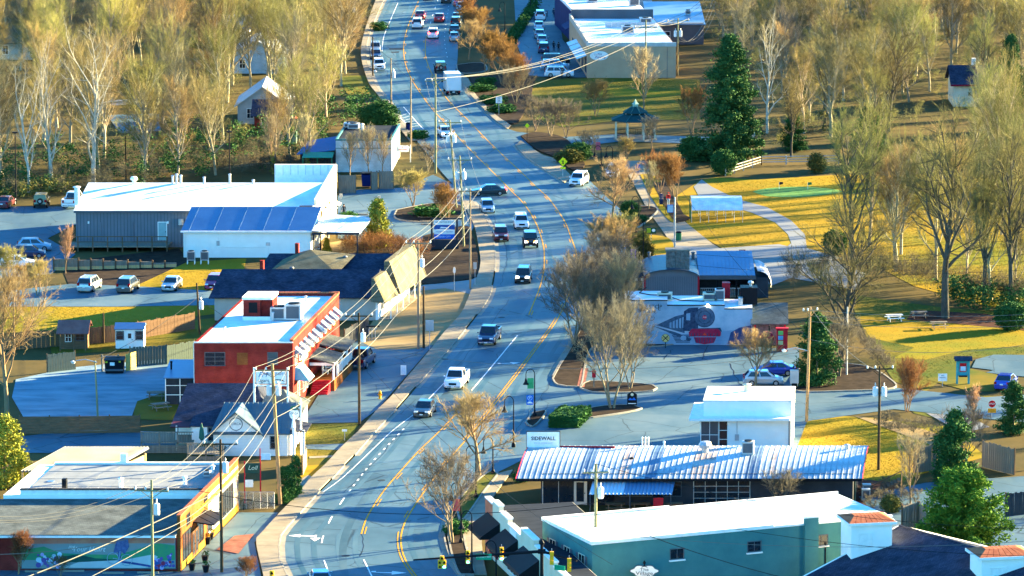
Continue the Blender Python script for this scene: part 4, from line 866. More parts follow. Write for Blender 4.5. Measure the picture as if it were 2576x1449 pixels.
MB().tube([(x1*.5,6,h1+.5),(x1*.35,4.5,h1+.15),(x1*.6,3.6,h1+.08),(x1*1.1,3.2,h1+.1)],.06).build('hose',BLACK,B); MB().tube([(x1*1.05,5,h2+.15),(x1*1.3,3.,h2+.1),(x2*.8,2.5,h2+.08)],.06).build('hose',BLACK,B)
# the painted locomotive
MUR=MB().box((1690-1568)/S0,(1840-1568)/S0,-.03,0,.5,.51).build('mural_rail',DGREY,B)
def mp(l,m,y): MB().face_xz([((px-1568)/S0,HT(px,CY,py)) for px,py in l],y,.012).build('mural_patch',m,B)
HAZ=mat('mural_blue_haze',(.13,.25,.38),.8,sc_=.5,c2=(.24,.38,.50)); LOCO=mat('mural_loco_black',(.02,.03,.06),.7,sc_=3,c2=(.05,.08,.14)); LOC2=mat('mural_steel',(.035,.065,.11),.7,sc_=3,c2=(.08,.13,.2)); REDM=mat('mural_red_paint',(.30,.012,.04),.7,sc_=3,c2=(.42,.03,.07))
mp([(1572,866),(1572,845),(1640,832),(1720,840),(1800,835),(1890,825),(1890,866)],HAZ,-.02); mp([(1830,866),(1838,836),(1860,824),(1890,818),(1890,866)],mat('mural_navy_hill',(.04,.07,.16),.8),-.025)
mp([(1650,818),(1700,795),(1722,790),(1722,838),(1700,832)],LOC2,-.03)
for k in range(5): mp([(1684+k*8,812-k*3.4),(1689+k*8,810-k*3.4),(1689+k*8,826),(1684+k*8,824)],HAZ,-.035)
mp([(1718,832),(1720,783),(1732,775),(1756,773),(1756,834)],LOCO,-.04); mp([(1726,805),(1726,789),(1736,787),(1736,806)],HAZ,-.045)
for r,m,y in ((26,LOCO,-.05),(24,LOC2,-.056),(17,LOCO,-.062),(15,LOC2,-.068),(5.5,REDM,-.08)):
    cx=(1772-1568)/S0; cz=HT(1772,CY,798); MB().disc_xz(cx,cz,r/S0,r/S0,y,.012,24).build('mural_boiler_ring',m,B)
text('lettering','110',.26,WTRIM,B,(cx,-.085,cz))
mp([(1738,826),(1812,824),(1816,834),(1734,836)],LOCO,-.07); 
mp([(1732,836),(1740,827),(1806,827),(1814,836),(1812,846),(1734,846)],REDM,-.075); mp([(1745,848),(1802,848),(1796,862),(1772,866),(1750,862)],REDM,-.075)
for k in range(9): mp([(1738+k*8.2,838),(1740+k*8.2,838),(1740+k*8.,846),(1738+k*8.,846)],LOCO,-.08)
for k in range(8): mp([(1748+k*6.8,849),(1750+k*6.8,849),(1752+k*6.,862),(1750+k*6.,862)],LOCO,-.08)
mp([(1768,843),(1777,843),(1772.5,836)],plain('orange_red',(.7,.06,.02)),-.085)
mp([(1640,819),(1700,836),(1740,852),(1735,858),(1690,840)],LOC2,-.03)
for k in range(6): mp([(1690+k*2,842+k*3.5),(1736,842+k*3.5),(1736,844+k*3.5),(1690+k*2,844+k*3.5)],LOCO,-.036)
MB().disc_xz((1719-1568)/S0,HT(1719,CY,850),.33,.3,-.09,.02,12).build('mural_steam',HAZ,B)
hl=thing('headlamp','round lit headlamp on top of the mural locomotive','lamp',G(1780,CY)+Vector((0,-.05,HT(1780,CY,770)))); MB().lathe(0,0,[(.05,-.1),(.16,0),(.16,.16),(.05,.22)],10).build('housing',LOCO,hl); LAMP=plain('lamp_glow',(1.,.86,.6),.3,emit=6.); MB().disc_xz(0,.08,.17,.17,-.17,.03,14).build('lens',LAMP,hl)
text('lettering','WHISTLE STOP',.62,INK,B,(2.2,-.02,HT(1640,CY,772))); text('lettering','CAFE',.55,INK,B,(3.0,-.02,HT(1640,CY,784)))
scr=MB(); 
for a in range(14):
    t=a/13*5; scr.tube([(2.9+.05*t+.28*math.cos(t*1.3),-.03,HT(1640,CY,800)+.28*math.sin(t*1.3)),(2.9+.05*(t+.4)+.28*math.cos((t+.4)*1.3),-.03,HT(1640,CY,800)+.28*math.sin((t+.4)*1.3))],.03,4,False)
scr.build('painted_scroll',INK,B); MB().tube([(3.9,-.03,HT(1640,CY,764)),(3.9,-.03,HT(1640,CY,780)),(4.1,-.03,HT(1640,CY,780))],.04,4).build('painted_scroll',INK,B)
# right entrance porch
MB().slab((bw-.2,-1.2,2.6),(bw+4.,-1.2,2.6),(bw+4.,4,4.1),(bw-.2,4,4.1),.12).build('entrance_roof',SHIN2,B); MB().box(bw,bw+3.6,0.2,6,0,2.5).build('entrance_wall',STONE,B)
for x in (bw+.3,bw+3.6): MB().box(x-.1,x+.1,-1.1,-.9,0,2.6).build('entrance_post',RED,B)
SHEAR[0]=0
B=thing('caboose','dark red-cornered caboose with arched metal roof behind the cafe','caboose',at(1622,742,1.0)); S0=S(765); bw=(1757-1622)/S0; 
n=14; arch=[(bw/2-bw/2*1.04*math.cos(math.pi*k/n)*1.0, 3.1+.95*math.sin(math.pi*k/n)) for k in range(n+1)]
MB().face_xz([(0,0),(bw,0),(bw,3.1)]+[(x,z-.04) for x,z in arch[::-1] if 0<x<bw]+[(0,3.1)],0,.15).build('end_wall',GREYW,B)
MB().box(0,bw,.15,10.,0,3.1).build('body',GREYW,B)
rf=MB(); 
for k in range(n): (x0,z0),(x1,z1)=arch[k],arch[k+1]; rf.slab((x0,-.5,z0+.06),(x1,-.5,z1+.06),(x1,10.5,z1+.06),(x0,10.5,z0+.06),.08)
rf.build('arched_roof',mat('dark_blue_metal_roof',(.04,.06,.09),.4,c2=(.06,.085,.12),metal=.3),B)
for x in (0,bw): MB().box(x-.1,x+.1,-.06,.06,0,3.2).build('corner_board',RED,B)
rr=MB()
for i in range(28): rr.box(.2+i*(bw-.4)/28,.24+i*(bw-.4)/28,-.02,0,.2,3.2)
rr.build('siding_ribs',DGREY,B)
B=thing('deck_pavilion','dining deck under a blue seamed metal roof beside the caboose','pavilion',at(1758,742,.3)); S0=S(755); bw=(1900-1758)/S0
n=14
for i in range(n):
    x0=i*bw/n; x1=(i+1)*bw/n; o=MB().slab((x0+.01,-.3,2.7),(x1-.01,-.3,2.7),(x1-.01,8.5,4.2),(x0+.01,8.5,4.2),.06).build('roof_panel',BLUER,B); MB().slab((x0-.02,-.3,2.76),(x0+.02,-.3,2.76),(x0+.02,8.5,4.26),(x0-.02,8.5,4.26),.05).build('seam',BLUER,o)
MB().box(0,bw,.1,8.3,0,.3).build('floor',WOOD,B); MB().box(.2,bw-.2,7.,8.,.3,2.9).build('back_wall',DARKW,B); MB().box(-.1,bw+.1,-.36,-.28,2.2,2.62).build('fascia',DGREY,B)
for x in (0.1,bw/3,2*bw/3,bw-.1): MB().box(x-.07,x+.07,-.2,-.06,0,2.3).build('post',BLACK,B)
rr=MB().box(0,bw,-.2,-.14,1.1,1.17)
for i in range(30): rr.box(i*bw/30,i*bw/30+.04,-.19,-.15,.3,1.1)
rr.build('railing',GALV,B)
B=thing('half_round_shed','half round corrugated metal shed at the end of the deck','shed',at(1905,745,.2)); 
for j in range(16):
    q=MB()
    for k in range(7):
        a0=math.pi*k/14*1.15; a1=math.pi*(k+1)/14*1.15; r0=1.6; y=j*.5
        q.add([(0+r0*math.sin(a0),y,1.6+r0*math.cos(a0)),(r0*math.sin(a1),y,1.6+r0*math.cos(a1)),((r0+.09)*math.sin(a1),y+.25,1.6+(r0+.09)*math.cos(a1)),((r0+.09)*math.sin(a0),y+.25,1.6+(r0+.09)*math.cos(a0)),(r0*math.sin(a1),y+.5,1.6+r0*math.cos(a1)),(r0*math.sin(a0),y+.5,1.6+r0*math.cos(a0))],[(3,2,1,0),(5,4,2,3)])
    q.build('corrugation',GALV,B)
MB().box(-.2,1.3,.1,7.9,0,2.4).build('wall',DARKW,B)
B=thing('stone_chimney','broad dark fieldstone chimney behind the caboose','chimney',at(1676,655,5.)); 
w_=(1735-1676)/S(760)
for j in range(22):
    for i in range(5): MB().box(i*w_/5+R.uniform(0,.02),(i+1)*w_/5-R.uniform(.01,.03),R.uniform(-.05,.02),1.3,j*.28+.01,j*.28+.27-R.uniform(0,.015)).build('stone',STONE,B)
MB().box(-.1,w_+.1,-.1,1.4,6.16,6.3).build('cap',CONCD,B)
B=thing('dark_hall','low dark metal hall behind the caboose','building',at(1626,670,3.2)); w_=(1832-1626)/S(735); MB().box(0,w_,0,4,0,3.1).build('wall',DARKW,B)
for i in range(12): MB().slab((i*w_/12+.01,-.3,3.1),((i+1)*w_/12-.01,-.3,3.1),((i+1)*w_/12-.01,4,3.6),(i*w_/12+.01,4,3.6),.06).build('roof_panel',MATS['dark_blue_metal_roof'],B)
pipe(B,.4,3,3.4,4.3,.15,DGREY); pipe(B,w_*.58,3,3.4,4.3,.18,DGREY)
B=thing('striped_awning','dark scalloped awning at the left of the caboose','awning',at(1576,700,2.2)); MB().slab((0,0,2.2),(2.4,0,2.3),(2.6,5,3.3),(.6,5,3.2),.06).build('canvas',DARKW,B)
for i in range(7): MB().box(i*.34,i*.34+.26,-.03,.0,1.9,2.18).build('scallop',WTRIM if i%2 else DARKW,B)
for x in (.1,2.3): MB().cyl(x,.1,0,2.2,.05).build('post',BLACK,B)
T=thing('poster_cabinet','red cabinet with colourful posters right of the train cafe','cabinet',G(1967,884)); MB().box(-.6,.6,-.3,.3,0,2.5).build('case',RED,T); MB().box(-.7,.7,-.35,.35,2.5,2.65).build('top',RED,T)
for i,(c_,z) in enumerate((((.15,.4,.1),1.9),((.1,.3,.5),1.35),((.5,.45,.2),.8))): MB().box(-.45,.1,-.33,-.3,z,z+.45).build('poster',plain('poster_ink%d'%i,c_),T)
T=thing('red_kettle_cooker','large red rounded barbecue cooker right of the train cafe','cooker',G(1928,884)); MB().lathe(0,0,[(.2,.6),(.75,.9),(.9,1.5),(.7,2.0),(.2,2.25)],12).build('drum',plain('dark_red_enamel',(.25,.015,.03),.35),T,True)
for x in (-.5,.5): MB().box(x-.06,x+.06,-.06,.06,0,.8).build('leg',BLACK,T)
MB().cyl(.3,0,2.1,2.9,.1).build('flue',BLACK,T); MB().box(-1.3,-.8,-.3,.3,.9,1.0).build('side_shelf',BLACK,T)
# rail crossing signs
def xbuck(px,py,top,label,rnd=False):
    T=thing('crossing_sign',label,'sign',G(px,py)); z=HT(px,py,top); MB().cyl(0,0,0,z,.05).build('post',BLACK,T)
    if rnd:
        MB().disc_xz(0,z-.1,.47,.47,-.08,.03,20).build('rim',BLACK,T); MB().disc_xz(0,z-.1,.44,.44,-.09,.02,20).build('plate',plain('sign_yellow_pale',(.62,.50,.18)),T)
        for s in (-1,1): MB().box(-.42,.42,-.11,-.09,-.05,.05,Matrix.Translation((0,0,z-.1))@Matrix.Rotation(s*rad(45),4,'Y')).build('cross_bar',INK,T)
        text('lettering','R',.3,INK,T,(-.28,-.1,z-.1)); text('lettering','R',.3,INK,T,(.28,-.1,z-.1))
    else:
        for s in (-1,1): MB().box(-.5,.5,-.1-.02*s,-.08-.02*s,-.09,.09,Matrix.Translation((0,0,z))@Matrix.Rotation(s*rad(45),4,'Y')).build('blade',WTRIM,T)
xbuck(1674,876,848,'round yellow railroad crossing sign before the mural',True); xbuck(1573,735,690,'white crossbuck sign left of the caboose')
# ---- B10 white flat-roofed drive-in building
B=thing('white_office','small white flat roofed building with wide eaves','building',G(1762,1135)); S0=S(1135); bw=(1990-1762)/S0; SHEAR[0]=.10
MB().box(0,bw,0,7.6,0,3.2).build('wall',WHITE,B); MB().box(-1.1,bw-.1,-.9,7.6,3.2,3.45).build('canopy',WTRIM,B); MB().box(.25,bw+.02,.3,7.6,3.45,4.95).build('upper_wall',WHITE,B); MB().box(.2,bw+.08,.22,7.7,4.95,5.08).build('roof',WROOF,B)
window(B,.9,0,.3,1.7,2.7,'f',2,2,fm=WTRIM,gm=GLASSL); window(B,2.25,0,.3,.8,2.7,'f',1,3); pipe(B,4.3,5,5.05,5.7,.3,CREAM); MB().cyl(4.,-.1,3.45,3.8,.06).build('vent',WTRIM,B); MB().cyl(bw-.2,-.06,.1,3.1,.06).build('downpipe',DGREY,B); window(B,bw,2.4,1.,1.2,1.4,'r'); window(B,bw,5.4,1.,1.2,1.4,'r')
MB().box(3.4,3.8,-.12,0,1.1,1.7).build('meter_box',GALV,B); MB().tube([(3.6,-.05,1.7),(3.6,-.05,3.2)],.03,5).build('conduit',GALV,B); bx('threshold',CONCD,B,.0,3.,-.6,-.0,0,.12); SHEAR[0]=0
# ---- B11 pizza restaurant with the curved corrugated roof
B=thing('pizza_restaurant','dark fronted restaurant under a long curved corrugated metal roof','building',G(1352,1272)); S0=S(1272); bw=(2150-1352)/S0; 
D=9.0; yaw=rad(2.5); B.rotation_euler=(0,0,0); SHEAR[0]=.13
def RZ(y): t=(y+.8)/(D+.8); return 2.75+1.2*math.sin(math.pi*max(0,min(t*1.0,1))*.58)
MB().box(.3,bw-.2,.2,D-.5,0,3.0).build('wall',DARKW,B)
sec=[-.8+i*(D+.8)/7 for i in range(8)]
RUST=mat('rusting_corrugated_roof',(.20,.25,.29),.5,sc_=.5,c2=(.50,.53,.54),metal=.1,spec=.1,det=12,lo=.36,hi=.62,st=(1.6,.5,1)); RUST2=mat('rust_patched_sheet',(.22,.12,.085),.6,sc_=.7,c2=(.58,.57,.56),metal=.05,det=10); BLUP=mat('dark_blue_patch_sheet',(.08,.13,.20),.45,sc_=.5,c2=(.16,.22,.3),metal=.3)
npan=62; base=None
xl=-1.9; xr=bw+.7; pw=(xr-xl)/npan; me_={}
for i in range(npan):
    q=MB()
    for a in range(7):
        y0,y1=sec[a],sec[a+1]; z0,z1=RZ(y0),RZ(y1)
        prof=[(0,0),(.12,.0),(.14,.02),(.22,.02),(.24,0),(pw,0)]
        for (xa,ha),(xb,hb) in zip(prof,prof[1:]): q.add([(xa,y0,z0+ha),(xb,y0,z0+hb),(xb,y1,z1+hb),(xa,y1,z1+ha)],[(0,1,2,3)])
    m_=BLUP if i in (11,12,23,24,41,42) else RUST2 if i in (18,19,31,32,33,34,45) else RUST
    q.build('roof_sheet',m_,B).location=(xl+i*pw,0,0)
MB().box(xl,xr,-.88,-.78,RZ(-.8)-.25,RZ(-.8)+.0).build('fascia',BLACK,B); 
rk=MB(); rk.tube([(xl-.03,y,RZ(y)-.02) for y in sec],.06,4); rk.build('red_rake',RED,B); rk=MB(); rk.tube([(xr+.03,y,RZ(y)-.02) for y in sec],.06,4); rk.build('red_rake',RED,B)
window(B,1.95,.2,.15,2.9,2.3,'f',2,1,fm=GALV); door(B,4.0,.2,.05,1.05,2.35,m=GALV,fm=GALV,glass=True); window(B,5.9,.2,.15,2.4,2.3,'f',2,1,fm=BLACK); window(B,9.2,.2,.9,3.0,1.3,'f',4,1,fm=DGREY); window(B,12.2,.2,.9,2.4,1.3,'f',3,1,fm=DGREY)
gd=window(B,(1815-1352)/S0,.2,.1,5.2,2.3,'f',5,4,fm=GALV,name='garage_door')
for i in range(22):
    MB().add([(0,-3.4,1.75),(.12,-3.4,1.83),(.35,-3.4,1.75),(0,-.1,2.45),(.12,-.1,2.53),(.35,-.1,2.45)],[(0,1,4,3),(1,2,5,4)]).build('awning_sheet',BLUER if i>8 else LBLUE,B).location=(5.2+i*.35,0,0)
for x in (5.3,9,12.8): MB().cyl(x,-3.3,0,1.75,.04).build('awning_post',DGREY,B)
mushroom(B,(1780-1352)/S0-.8,6,RZ(6)-.2,1.15,GALV); o=acunit(B,(1885-1352)/S0-.6,5.5,RZ(5.5)-.1,1.1,1.,1.3,GALV); 
for x in (.30,.31,.32): pipe(B,bw*x,8.5,3.6,4.7,.06,WTRIM)
pipe(B,bw*.37,8.5,3.6,4.3,.08,WTRIM); pipe(B,bw*.96,7,3.5,4.3,.2,GALV); mushroom(B,8.4,4,RZ(4)-.3,.4,BLACK)
MB().tube([(.3,8.3,3.95),(6.4,7.6,4.05)],.1,4).tube([(.6,8.3,3.4),(.6,8.3,3.95)],.06,4).tube([(6.3,7.6,3.4),(6.3,7.6,4.1)],.06,4).build('sign_beam',RED,B)
sg=MB().box(-2.05,1.15,8.0,8.3,3.8,5.5).build('sign_box',BLACK,B); MB().box(-2.,1.1,7.97,8.0,3.86,5.44).build('sign_face',WTRIM,sg); kx=.13*8-1.65
text('lettering','SIDEWALL',.5,INK,B,(1.2+kx,7.95,4.8),bold=.008); text('lettering','PIZZA COMPANY',.22,plain('pale_grey_ink',(.5,.5,.5)),B,(1.2+kx,7.95,4.35))
SHEAR[0]=0
MUR2=mat('painted_side_wall',(.05,.12,.10),.7,sc_=.8,c2=(.40,.42,.25)); bx('painted_end_wall',MUR2,B,bw+.1,bw+.2,1.5,D-1,0,2.9)
for k,(dx,cl) in enumerate(((7.2,'left'),(9.6,'middle'),(12.6,'right'))):
    T=thing('picnic_table','dark picnic table under the pizza restaurant awning, %s one'%cl,'table',B.location+Vector((dx,-2.4,0)),group='tables under the restaurant awning'); MB().box(-.9,.9,-.4,.4,.72,.78).build('table_top',WOODB,T)
    for s in (-1,1): MB().box(-.9,.9,s*.7-.13,s*.7+.13,.42,.47).build('bench',WOODB,T); MB().box(s*.6-.05,s*.6+.05,-.7,.7,.1,.72).build('leg',WOODB,T)
T=thing('drink_cooler','red drinks cooler under the pizza restaurant awning','cooler',G(1656,1290)); MB().box(-.45,.45,-.35,.35,.35,1.5).build('case',RED,T); MB().box(-.45,.45,-.36,.35,0,.34).build('base',WTRIM,T); MB().box(-.48,.48,-.38,.38,1.5,1.6).build('lid',BLACK,T)
# ---- B12 teal brick building with white roof
B=thing('teal_building','teal painted brick building with bright white flat roof','building',at(1490,1362,6.2),rad(23)); 
L_=28.5; D=10.6; h=6.2
MB().box(0,L_,0,D,0,h-.3).build('wall',TEAL,B); MB().box(.2,L_-.2,.2,D-.2,h-.3,h-.22).build('roof',WROOF,B)
MB().box(-.12,17,-.12,.25,h-.3,h).box(17,L_,-.12,.25,h-.3,h-.14).box(-.12,.25,.25,D,h-.3,h).box(.25,12,D-.25,D,h-.3,h).box(12,L_,D-.25,D,h-.3,h-.1).build('parapet',WTRIM,B)
for x in (7.9,15.2,21.6): window(B,x,0,h-2.2,1.2,.85,'f',2,1,fm=DGREY,sill=WTRIM)
MB().box(19.9,21.2,-.35,0,0,h+.35).build('pilaster',TEAL,B); MB().box(19.8,21.3,-.4,.3,h+.35,h+.5).build('pilaster_cap',WTRIM,B); MB().cyl(22.,-.08,0,h-2,.06).build('downpipe',BLACK,B)
for y in (2.2,5.3,8.4): window(B,0,y,h-3.9,1.2,2.3,'l',2,3,fm=CREAM,shut=DGREY)
o=bx('notice_board',WTRIM,B,24.2,26.0,-.05,0,h-5.2,h-3.9)
for t,z in (('ADDITIONAL',h-4.15),('PARKING',h-4.45),('IN REAR',h-4.75)): text('lettering',t,.28,plain('red_ink',(.5,.03,.05)),B,(25.1,-.06,z))
Q=thing('village_sign','white scalloped village sign on a post before the teal wall','sign',at(1621,1436,3.4)); z=2.9
pts=[]; 
for k in range(36):
    a=2*math.pi*k/36; r=1+.10*math.cos(6*a); pts.append((1.15*r*math.cos(a),z+.5+.48*r*math.sin(a)))
MB().face_xz(pts,-.05,.1).build('plate',DGREY,Q); MB().face_xz([(x*.95,(zz_-z-.5)*.93+z+.5) for x,zz_ in pts],-.07,.02).build('face',WTRIM,Q); text('lettering','The',.36,INK,Q,(0,-.08,z+.62),sx=1.3); text('lettering','Village',.44,INK,Q,(0,-.08,z+.3),sx=1.3); MB().cyl(0,0.02,0,z+1.2,.06).build('post',BLACK,Q); MB().lathe(0,.02,[(.1,z+1.1),(.14,z+1.2),(.02,z+1.4)],8).build('finial',BLACK,Q); MB().box(.1,1.,-.05,.03,z-.35,z-.05).build('small_plate',BLUEI,Q); MB().tube([(-.25,-.08,z+.82),(-.1,-.08,z+.9),(.1,-.08,z+.9),(.25,-.08,z+.82)],.03,4).build('cart_mark',INK,Q)
# stucco towers with clay tile caps
def tower(px,py,w,h,label,d=3.2,arch=False):
    T=thing('stucco_tower',label,'tower',at(px,py,h),rad(12)); MB().box(0,w,0,d,0,h).build('shaft',WHITE,T); MB().box(-.35,w+.35,-.35,d+.35,h,h+.22).build('cornice',WTRIM,T)
    n=8
    for i in range(n):
        x0=-.3+i*(w+.6)/n; x1=-.3+(i+1)*(w+.6)/n; c=w/2
        MB().hexa([(x0+.02,-.3,h+.23),(x1-.02,-.3,h+.23),(x1-.02,d+.3,h+.23),(x0+.02,d+.3,h+.23)],[(x0*.6+c*.4+.02,d*.35,h+.62),(x1*.6+c*.4-.02,d*.35,h+.62),(x1*.6+c*.4-.02,d*.65,h+.62),(x0*.6+c*.4+.02,d*.65,h+.62)]).build('tile_course',REDT,T)
    window(T,w*.35,0,h-2.1,w*.3,1.3,'f',2,2,gm=WTRIM); return T
tower(2142,1322,3.6,7.0,'white stucco tower with red clay tile cap beside the teal building')
T=tower(2470,1408,4.2,6.6,'white stucco tower with red clay tile cap at the lower right corner'); MB().tube([(1.2+.9*math.cos(math.pi*k/10),-.06,4.2+.9*math.sin(math.pi*k/10)) for k in range(11)],.12,6).build('arch_trim',plain('turquoise_trim',(.1,.42,.45)),T)
B=thing('shingled_hall','dark navy shingled gable roof hall at the lower right','building',at(2268,1324,6.0),rad(33))
MB().slab((-10.3,0.3,2.75),(-10.3,-26,2.75),(0,-26,6.0),(0,.3,6.0),.2).slab((0,.3,6.0),(0,-26,6.0),(10.3,-26,2.75),(10.3,.3,2.75),.2).build('roof',SHING,B)
MB().add([(-9.6,0,0),(9.6,0,0),(9.6,0,2.85),(0,0,5.8),(-9.6,0,2.85),(-9.6,-25,0),(9.6,-25,0),(9.6,-25,2.85),(0,-25,5.8),(-9.6,-25,2.85)],[(0,4,3,2,1),(5,6,7,8,9),(0,5,9,4),(1,2,7,6)]).build('wall',WHITE,B)
MB().tube([(0,.3,6.03),(0,-26,6.03)],.1,4).build('ridge_cap',SHING,B); MB().tube([(-10.3,.35,2.75),(0,.35,6.0),(10.3,.35,2.75)],.08,4).build('barge_board',WTRIM,B); pipe(B,-2.,-15,5.2,6.3,.16,CREAM); pipe(B,-1.6,-15.6,5.3,6.2,.14,CREAM)
# ---- B13 corner shops with stepped cream parapet and black awnings
B=thing('corner_shops','row of corner shops with stepped cream parapet and black awnings','building',at(1222,1246,5.2),rad(13)); SHEAR[0]=0
# local: +y away from camera, shops run toward camera (-y)
MB().box(0,8.,-12,0,0,4.2).box(0,3.,-34,-12,0,4.2).build('wall',CREAM,B); MB().box(.4,7.9,-11.9,-.2,4.2,4.26).box(.4,2.9,-33.8,-11.9,4.2,4.26).build('roof',ROOFD,B)
prof=[(0,-3,5.0,WHITE),(-3,-5.5,5.3,CREAM),(-5.5,-9,4.9,CREAM),(-9,-14,4.5,CREAM),(-14,-19,5.2,CREAM),(-19,-26,4.8,CREAM),(-26,-34,4.5,CREAM)]
for a,b,z,m_ in prof:
    MB().box(-.05,.38,b,a,0,z).build('street_wall' if a else 'street_wall',m_ if a else mat('salmon_stucco',(.50,.16,.09),.8),B)
    for k in range(int((a-b)/.6)): MB().box(-.12,.46,b+k*.6,b+k*.6+.55,z,z+.14).build('coping_tile',WTRIM,B)
for a,b in ((-1,-6),(-8,-13),(-15,-21)):
    MB().hexa([(-1.9,b,2.5),(-.06,b,2.5),(-.06,a,2.5),(-1.9,a,2.5)],[(-1.8,b,2.75),(-.06,b,3.9),(-.06,a,3.9),(-1.8,a,2.75)]).build('black_awning',BLACK,B)
for y in (-3.5,-10.5,-18): window(B,-.05,y,.5,3.4,1.9,'l',3,1,fm=RED if y>-5 else WTRIM)
bx('wall_sign',WTRIM,B,-.12,-.05,-12.5,-10,3.95,4.6)
SHEAR[0]=0
# ---- gazebo
B=thing('gazebo','green roofed octagonal gazebo with cupola in the park','gazebo',G(1598,350)); S0=S(350)
GRN=mat('dark_green_roof',(.010,.038,.042),.6,sc_=2.,c2=(.018,.058,.058)); R0=3.4
def octa(r,z): return [(r*math.cos(rad(22.5+45*k)),r*math.sin(rad(22.5+45*k)),z) for k in range(8)]
def oroof(name,r0,z0,r1,z1):
    a,b=octa(r0,z0),octa(r1,z1)
    for k in range(8):
        j=(k+1)%8; o=MB().slab(a[k],a[j],b[j],b[k],.08).build(name,GRN,B)
    hb=MB()
    for k in range(8): hb.tube([a[k],b[k]],.07,4)
    hb.build('hip_ridge',mat('pale_green_ridge',(.035,.11,.10),.6),B)
oroof('roof_panel',R0+.35,HT(1598,350,300),1.7,3.75); oroof('upper_roof_panel',1.9,3.95,.45,4.85)
zz=3.9
for p in octa(1.5,0): MB().box(p[0]-.06,p[0]+.06,p[1]-.06,p[1]+.06,zz-.35,zz+.1).build('lantern_post',WTRIM,B)
MB().box(-.38,.38,-.38,.38,zz+.7,zz+1.25).build('cupola',mat('aged_copper',(.30,.40,.30),.6),B); MB().lathe(0,0,[(.55,zz+1.25),(.25,zz+1.55),(.03,zz+2.0)],4).build('spire',mat('aged_copper',(.3,.4,.3)),B)
for p in octa(R0-.35,0): MB().box(p[0]-.11,p[0]+.11,p[1]-.11,p[1]+.11,0,HT(1598,350,300)+.05).build('post',CREAM,B)
MB().prism([p[:2] for p in octa(R0,0)],0,.25).build('floor',CONCD,B)
rr=MB(); q=octa(R0-.35,0)
for k in (0,1,2,3,4,6,7):
    a,b=Vector(q[k]),Vector(q[(k+1)%8])
    for z in (.35,1.1): rr.tube([a+Vector((0,0,z)),b+Vector((0,0,z))],.04,4)
    for i in range(1,9): c_=a.lerp(b,i/9); rr.tube([c_+Vector((0,0,.35)),c_+Vector((0,0,1.1))],.025,4)
rr.build('railing',BLACK,B)
# ---- houses in the woods
def house(px,py,w,d,e,r,label,wall,roof,axis='x',name='house',wins=2):
    T=thing(name,label,'house',G(px,py)); gwall(MB(),w,d,e,r,axis).build('wall',wall,T); gable(MB(),w,d,e,r+.08,ov=.5,axis=axis).build('roof',roof,T)
    for i in range(wins): window(T,w*(i+.5)/wins,0,.9,.9,1.4,'f',2,2,fm=WTRIM)
    return T
T=house(2398,268,6.8,9,3.6,5.8,'pale house with blue roof and dark shuttered window at the far right',CREAM,SHING,wins=0); window(T,3.9,0,1.3,.8,1.5,'f',1,2,shut=BLACK); bx('fascia',plain('maroon_trim',(.2,.01,.03)),T,-.5,7.3,-.62,-.5,3.2,3.45)
bx('garage',plain('ochre_wall',(.5,.26,.05)),T,6.9,9,1,5,0,2.4); bx('chimney',WHITE,T,3.2,3.8,4.5,5.2,5,6.9)
house(598,312,7.5,12,3.0,5.6,'white gabled house among the left woods',mat('grey_white_siding',(.36,.36,.34),.8,c2=(.46,.45,.42)),GALV,'y'); house(575,185,9,12,3.2,5.4,'pale blue sided house deep in the left woods',mat('pale_blue_siding',(.30,.42,.5),.7),GALV,'y'); house(520,112,7,9,2.9,4.6,'grey roofed house far back in the left woods',WHITE,GALV,'x')
house(640,335,6.,9,2.8,4.4,'small house with blue windows hidden in the woods',BRICK,SHING,'x'); house(700,362,2.6,4,2.4,3.4,'small green shed at the edge of the woods',mat('sage_siding',(.18,.25,.2),.7),SHING,'x','shed',1); house(-20,150,9,10,3,5,'tan roofed house at the left edge of the woods',BEIGE,SHINGT)
# ---- sheds, fence and yard on the left
T=thing('white_shed','small white shed with two windows and a blue roof','shed',G(291,880)); w_=(362-291)/S(880); MB().box(0,w_,0,2.6,.15,2.4).build('wall',WHITE,T); MB().slab((-.12,-.2,2.35),(w_+.12,-.2,2.35),(w_+.12,1.3,2.85),(-.12,1.3,2.85),.08).slab((-.12,1.3,2.85),(w_+.12,1.3,2.85),(w_+.12,2.8,2.35),(-.12,2.8,2.35),.08).build('roof',BLUER,T); window(T,.5,0,1.15,.75,.9,nx=1,nz=2,fm=DGREY); window(T,w_-.5,0,1.15,.75,.9,nx=1,nz=2,fm=DGREY); o=door(T,w_/2,0,.2,.8,2.0); bx('pane',GLASS,o,-.18,.18,-.065,-.05,1.1,1.65)
for x in (.2,w_-.2): bx('skid',WOODB,T,x-.1,x+.1,0,2.6,0,.15)
T=thing('red_roof_shed','weathered shed with faded red roof behind the fence','shed',G(150,882)); MB().box(0,3.0,.8,3.5,0,2.1).build('wall',WOODB,T); MB().slab((-.3,-.6,2.0),(3.3,-.6,2.0),(3.3,2.,3.1),(-.3,2.,3.1),.08).slab((-.3,2.,3.1),(3.3,2.,3.1),(3.3,4.2,2.1),(-.3,4.2,2.1),.08).build('roof',mat('faded_red_roof',(.20,.07,.06),.7,c2=(.28,.12,.1)),T); window(T,.9,.8,.9,.6,.9,fm=WTRIM); window(T,2.2,.8,1.0,.9,.7,fm=DGREY)
for x in (.1,1.6,2.9): bx('post',WOODB,T,x-.06,x+.06,-.5,-.38,0,2.05)
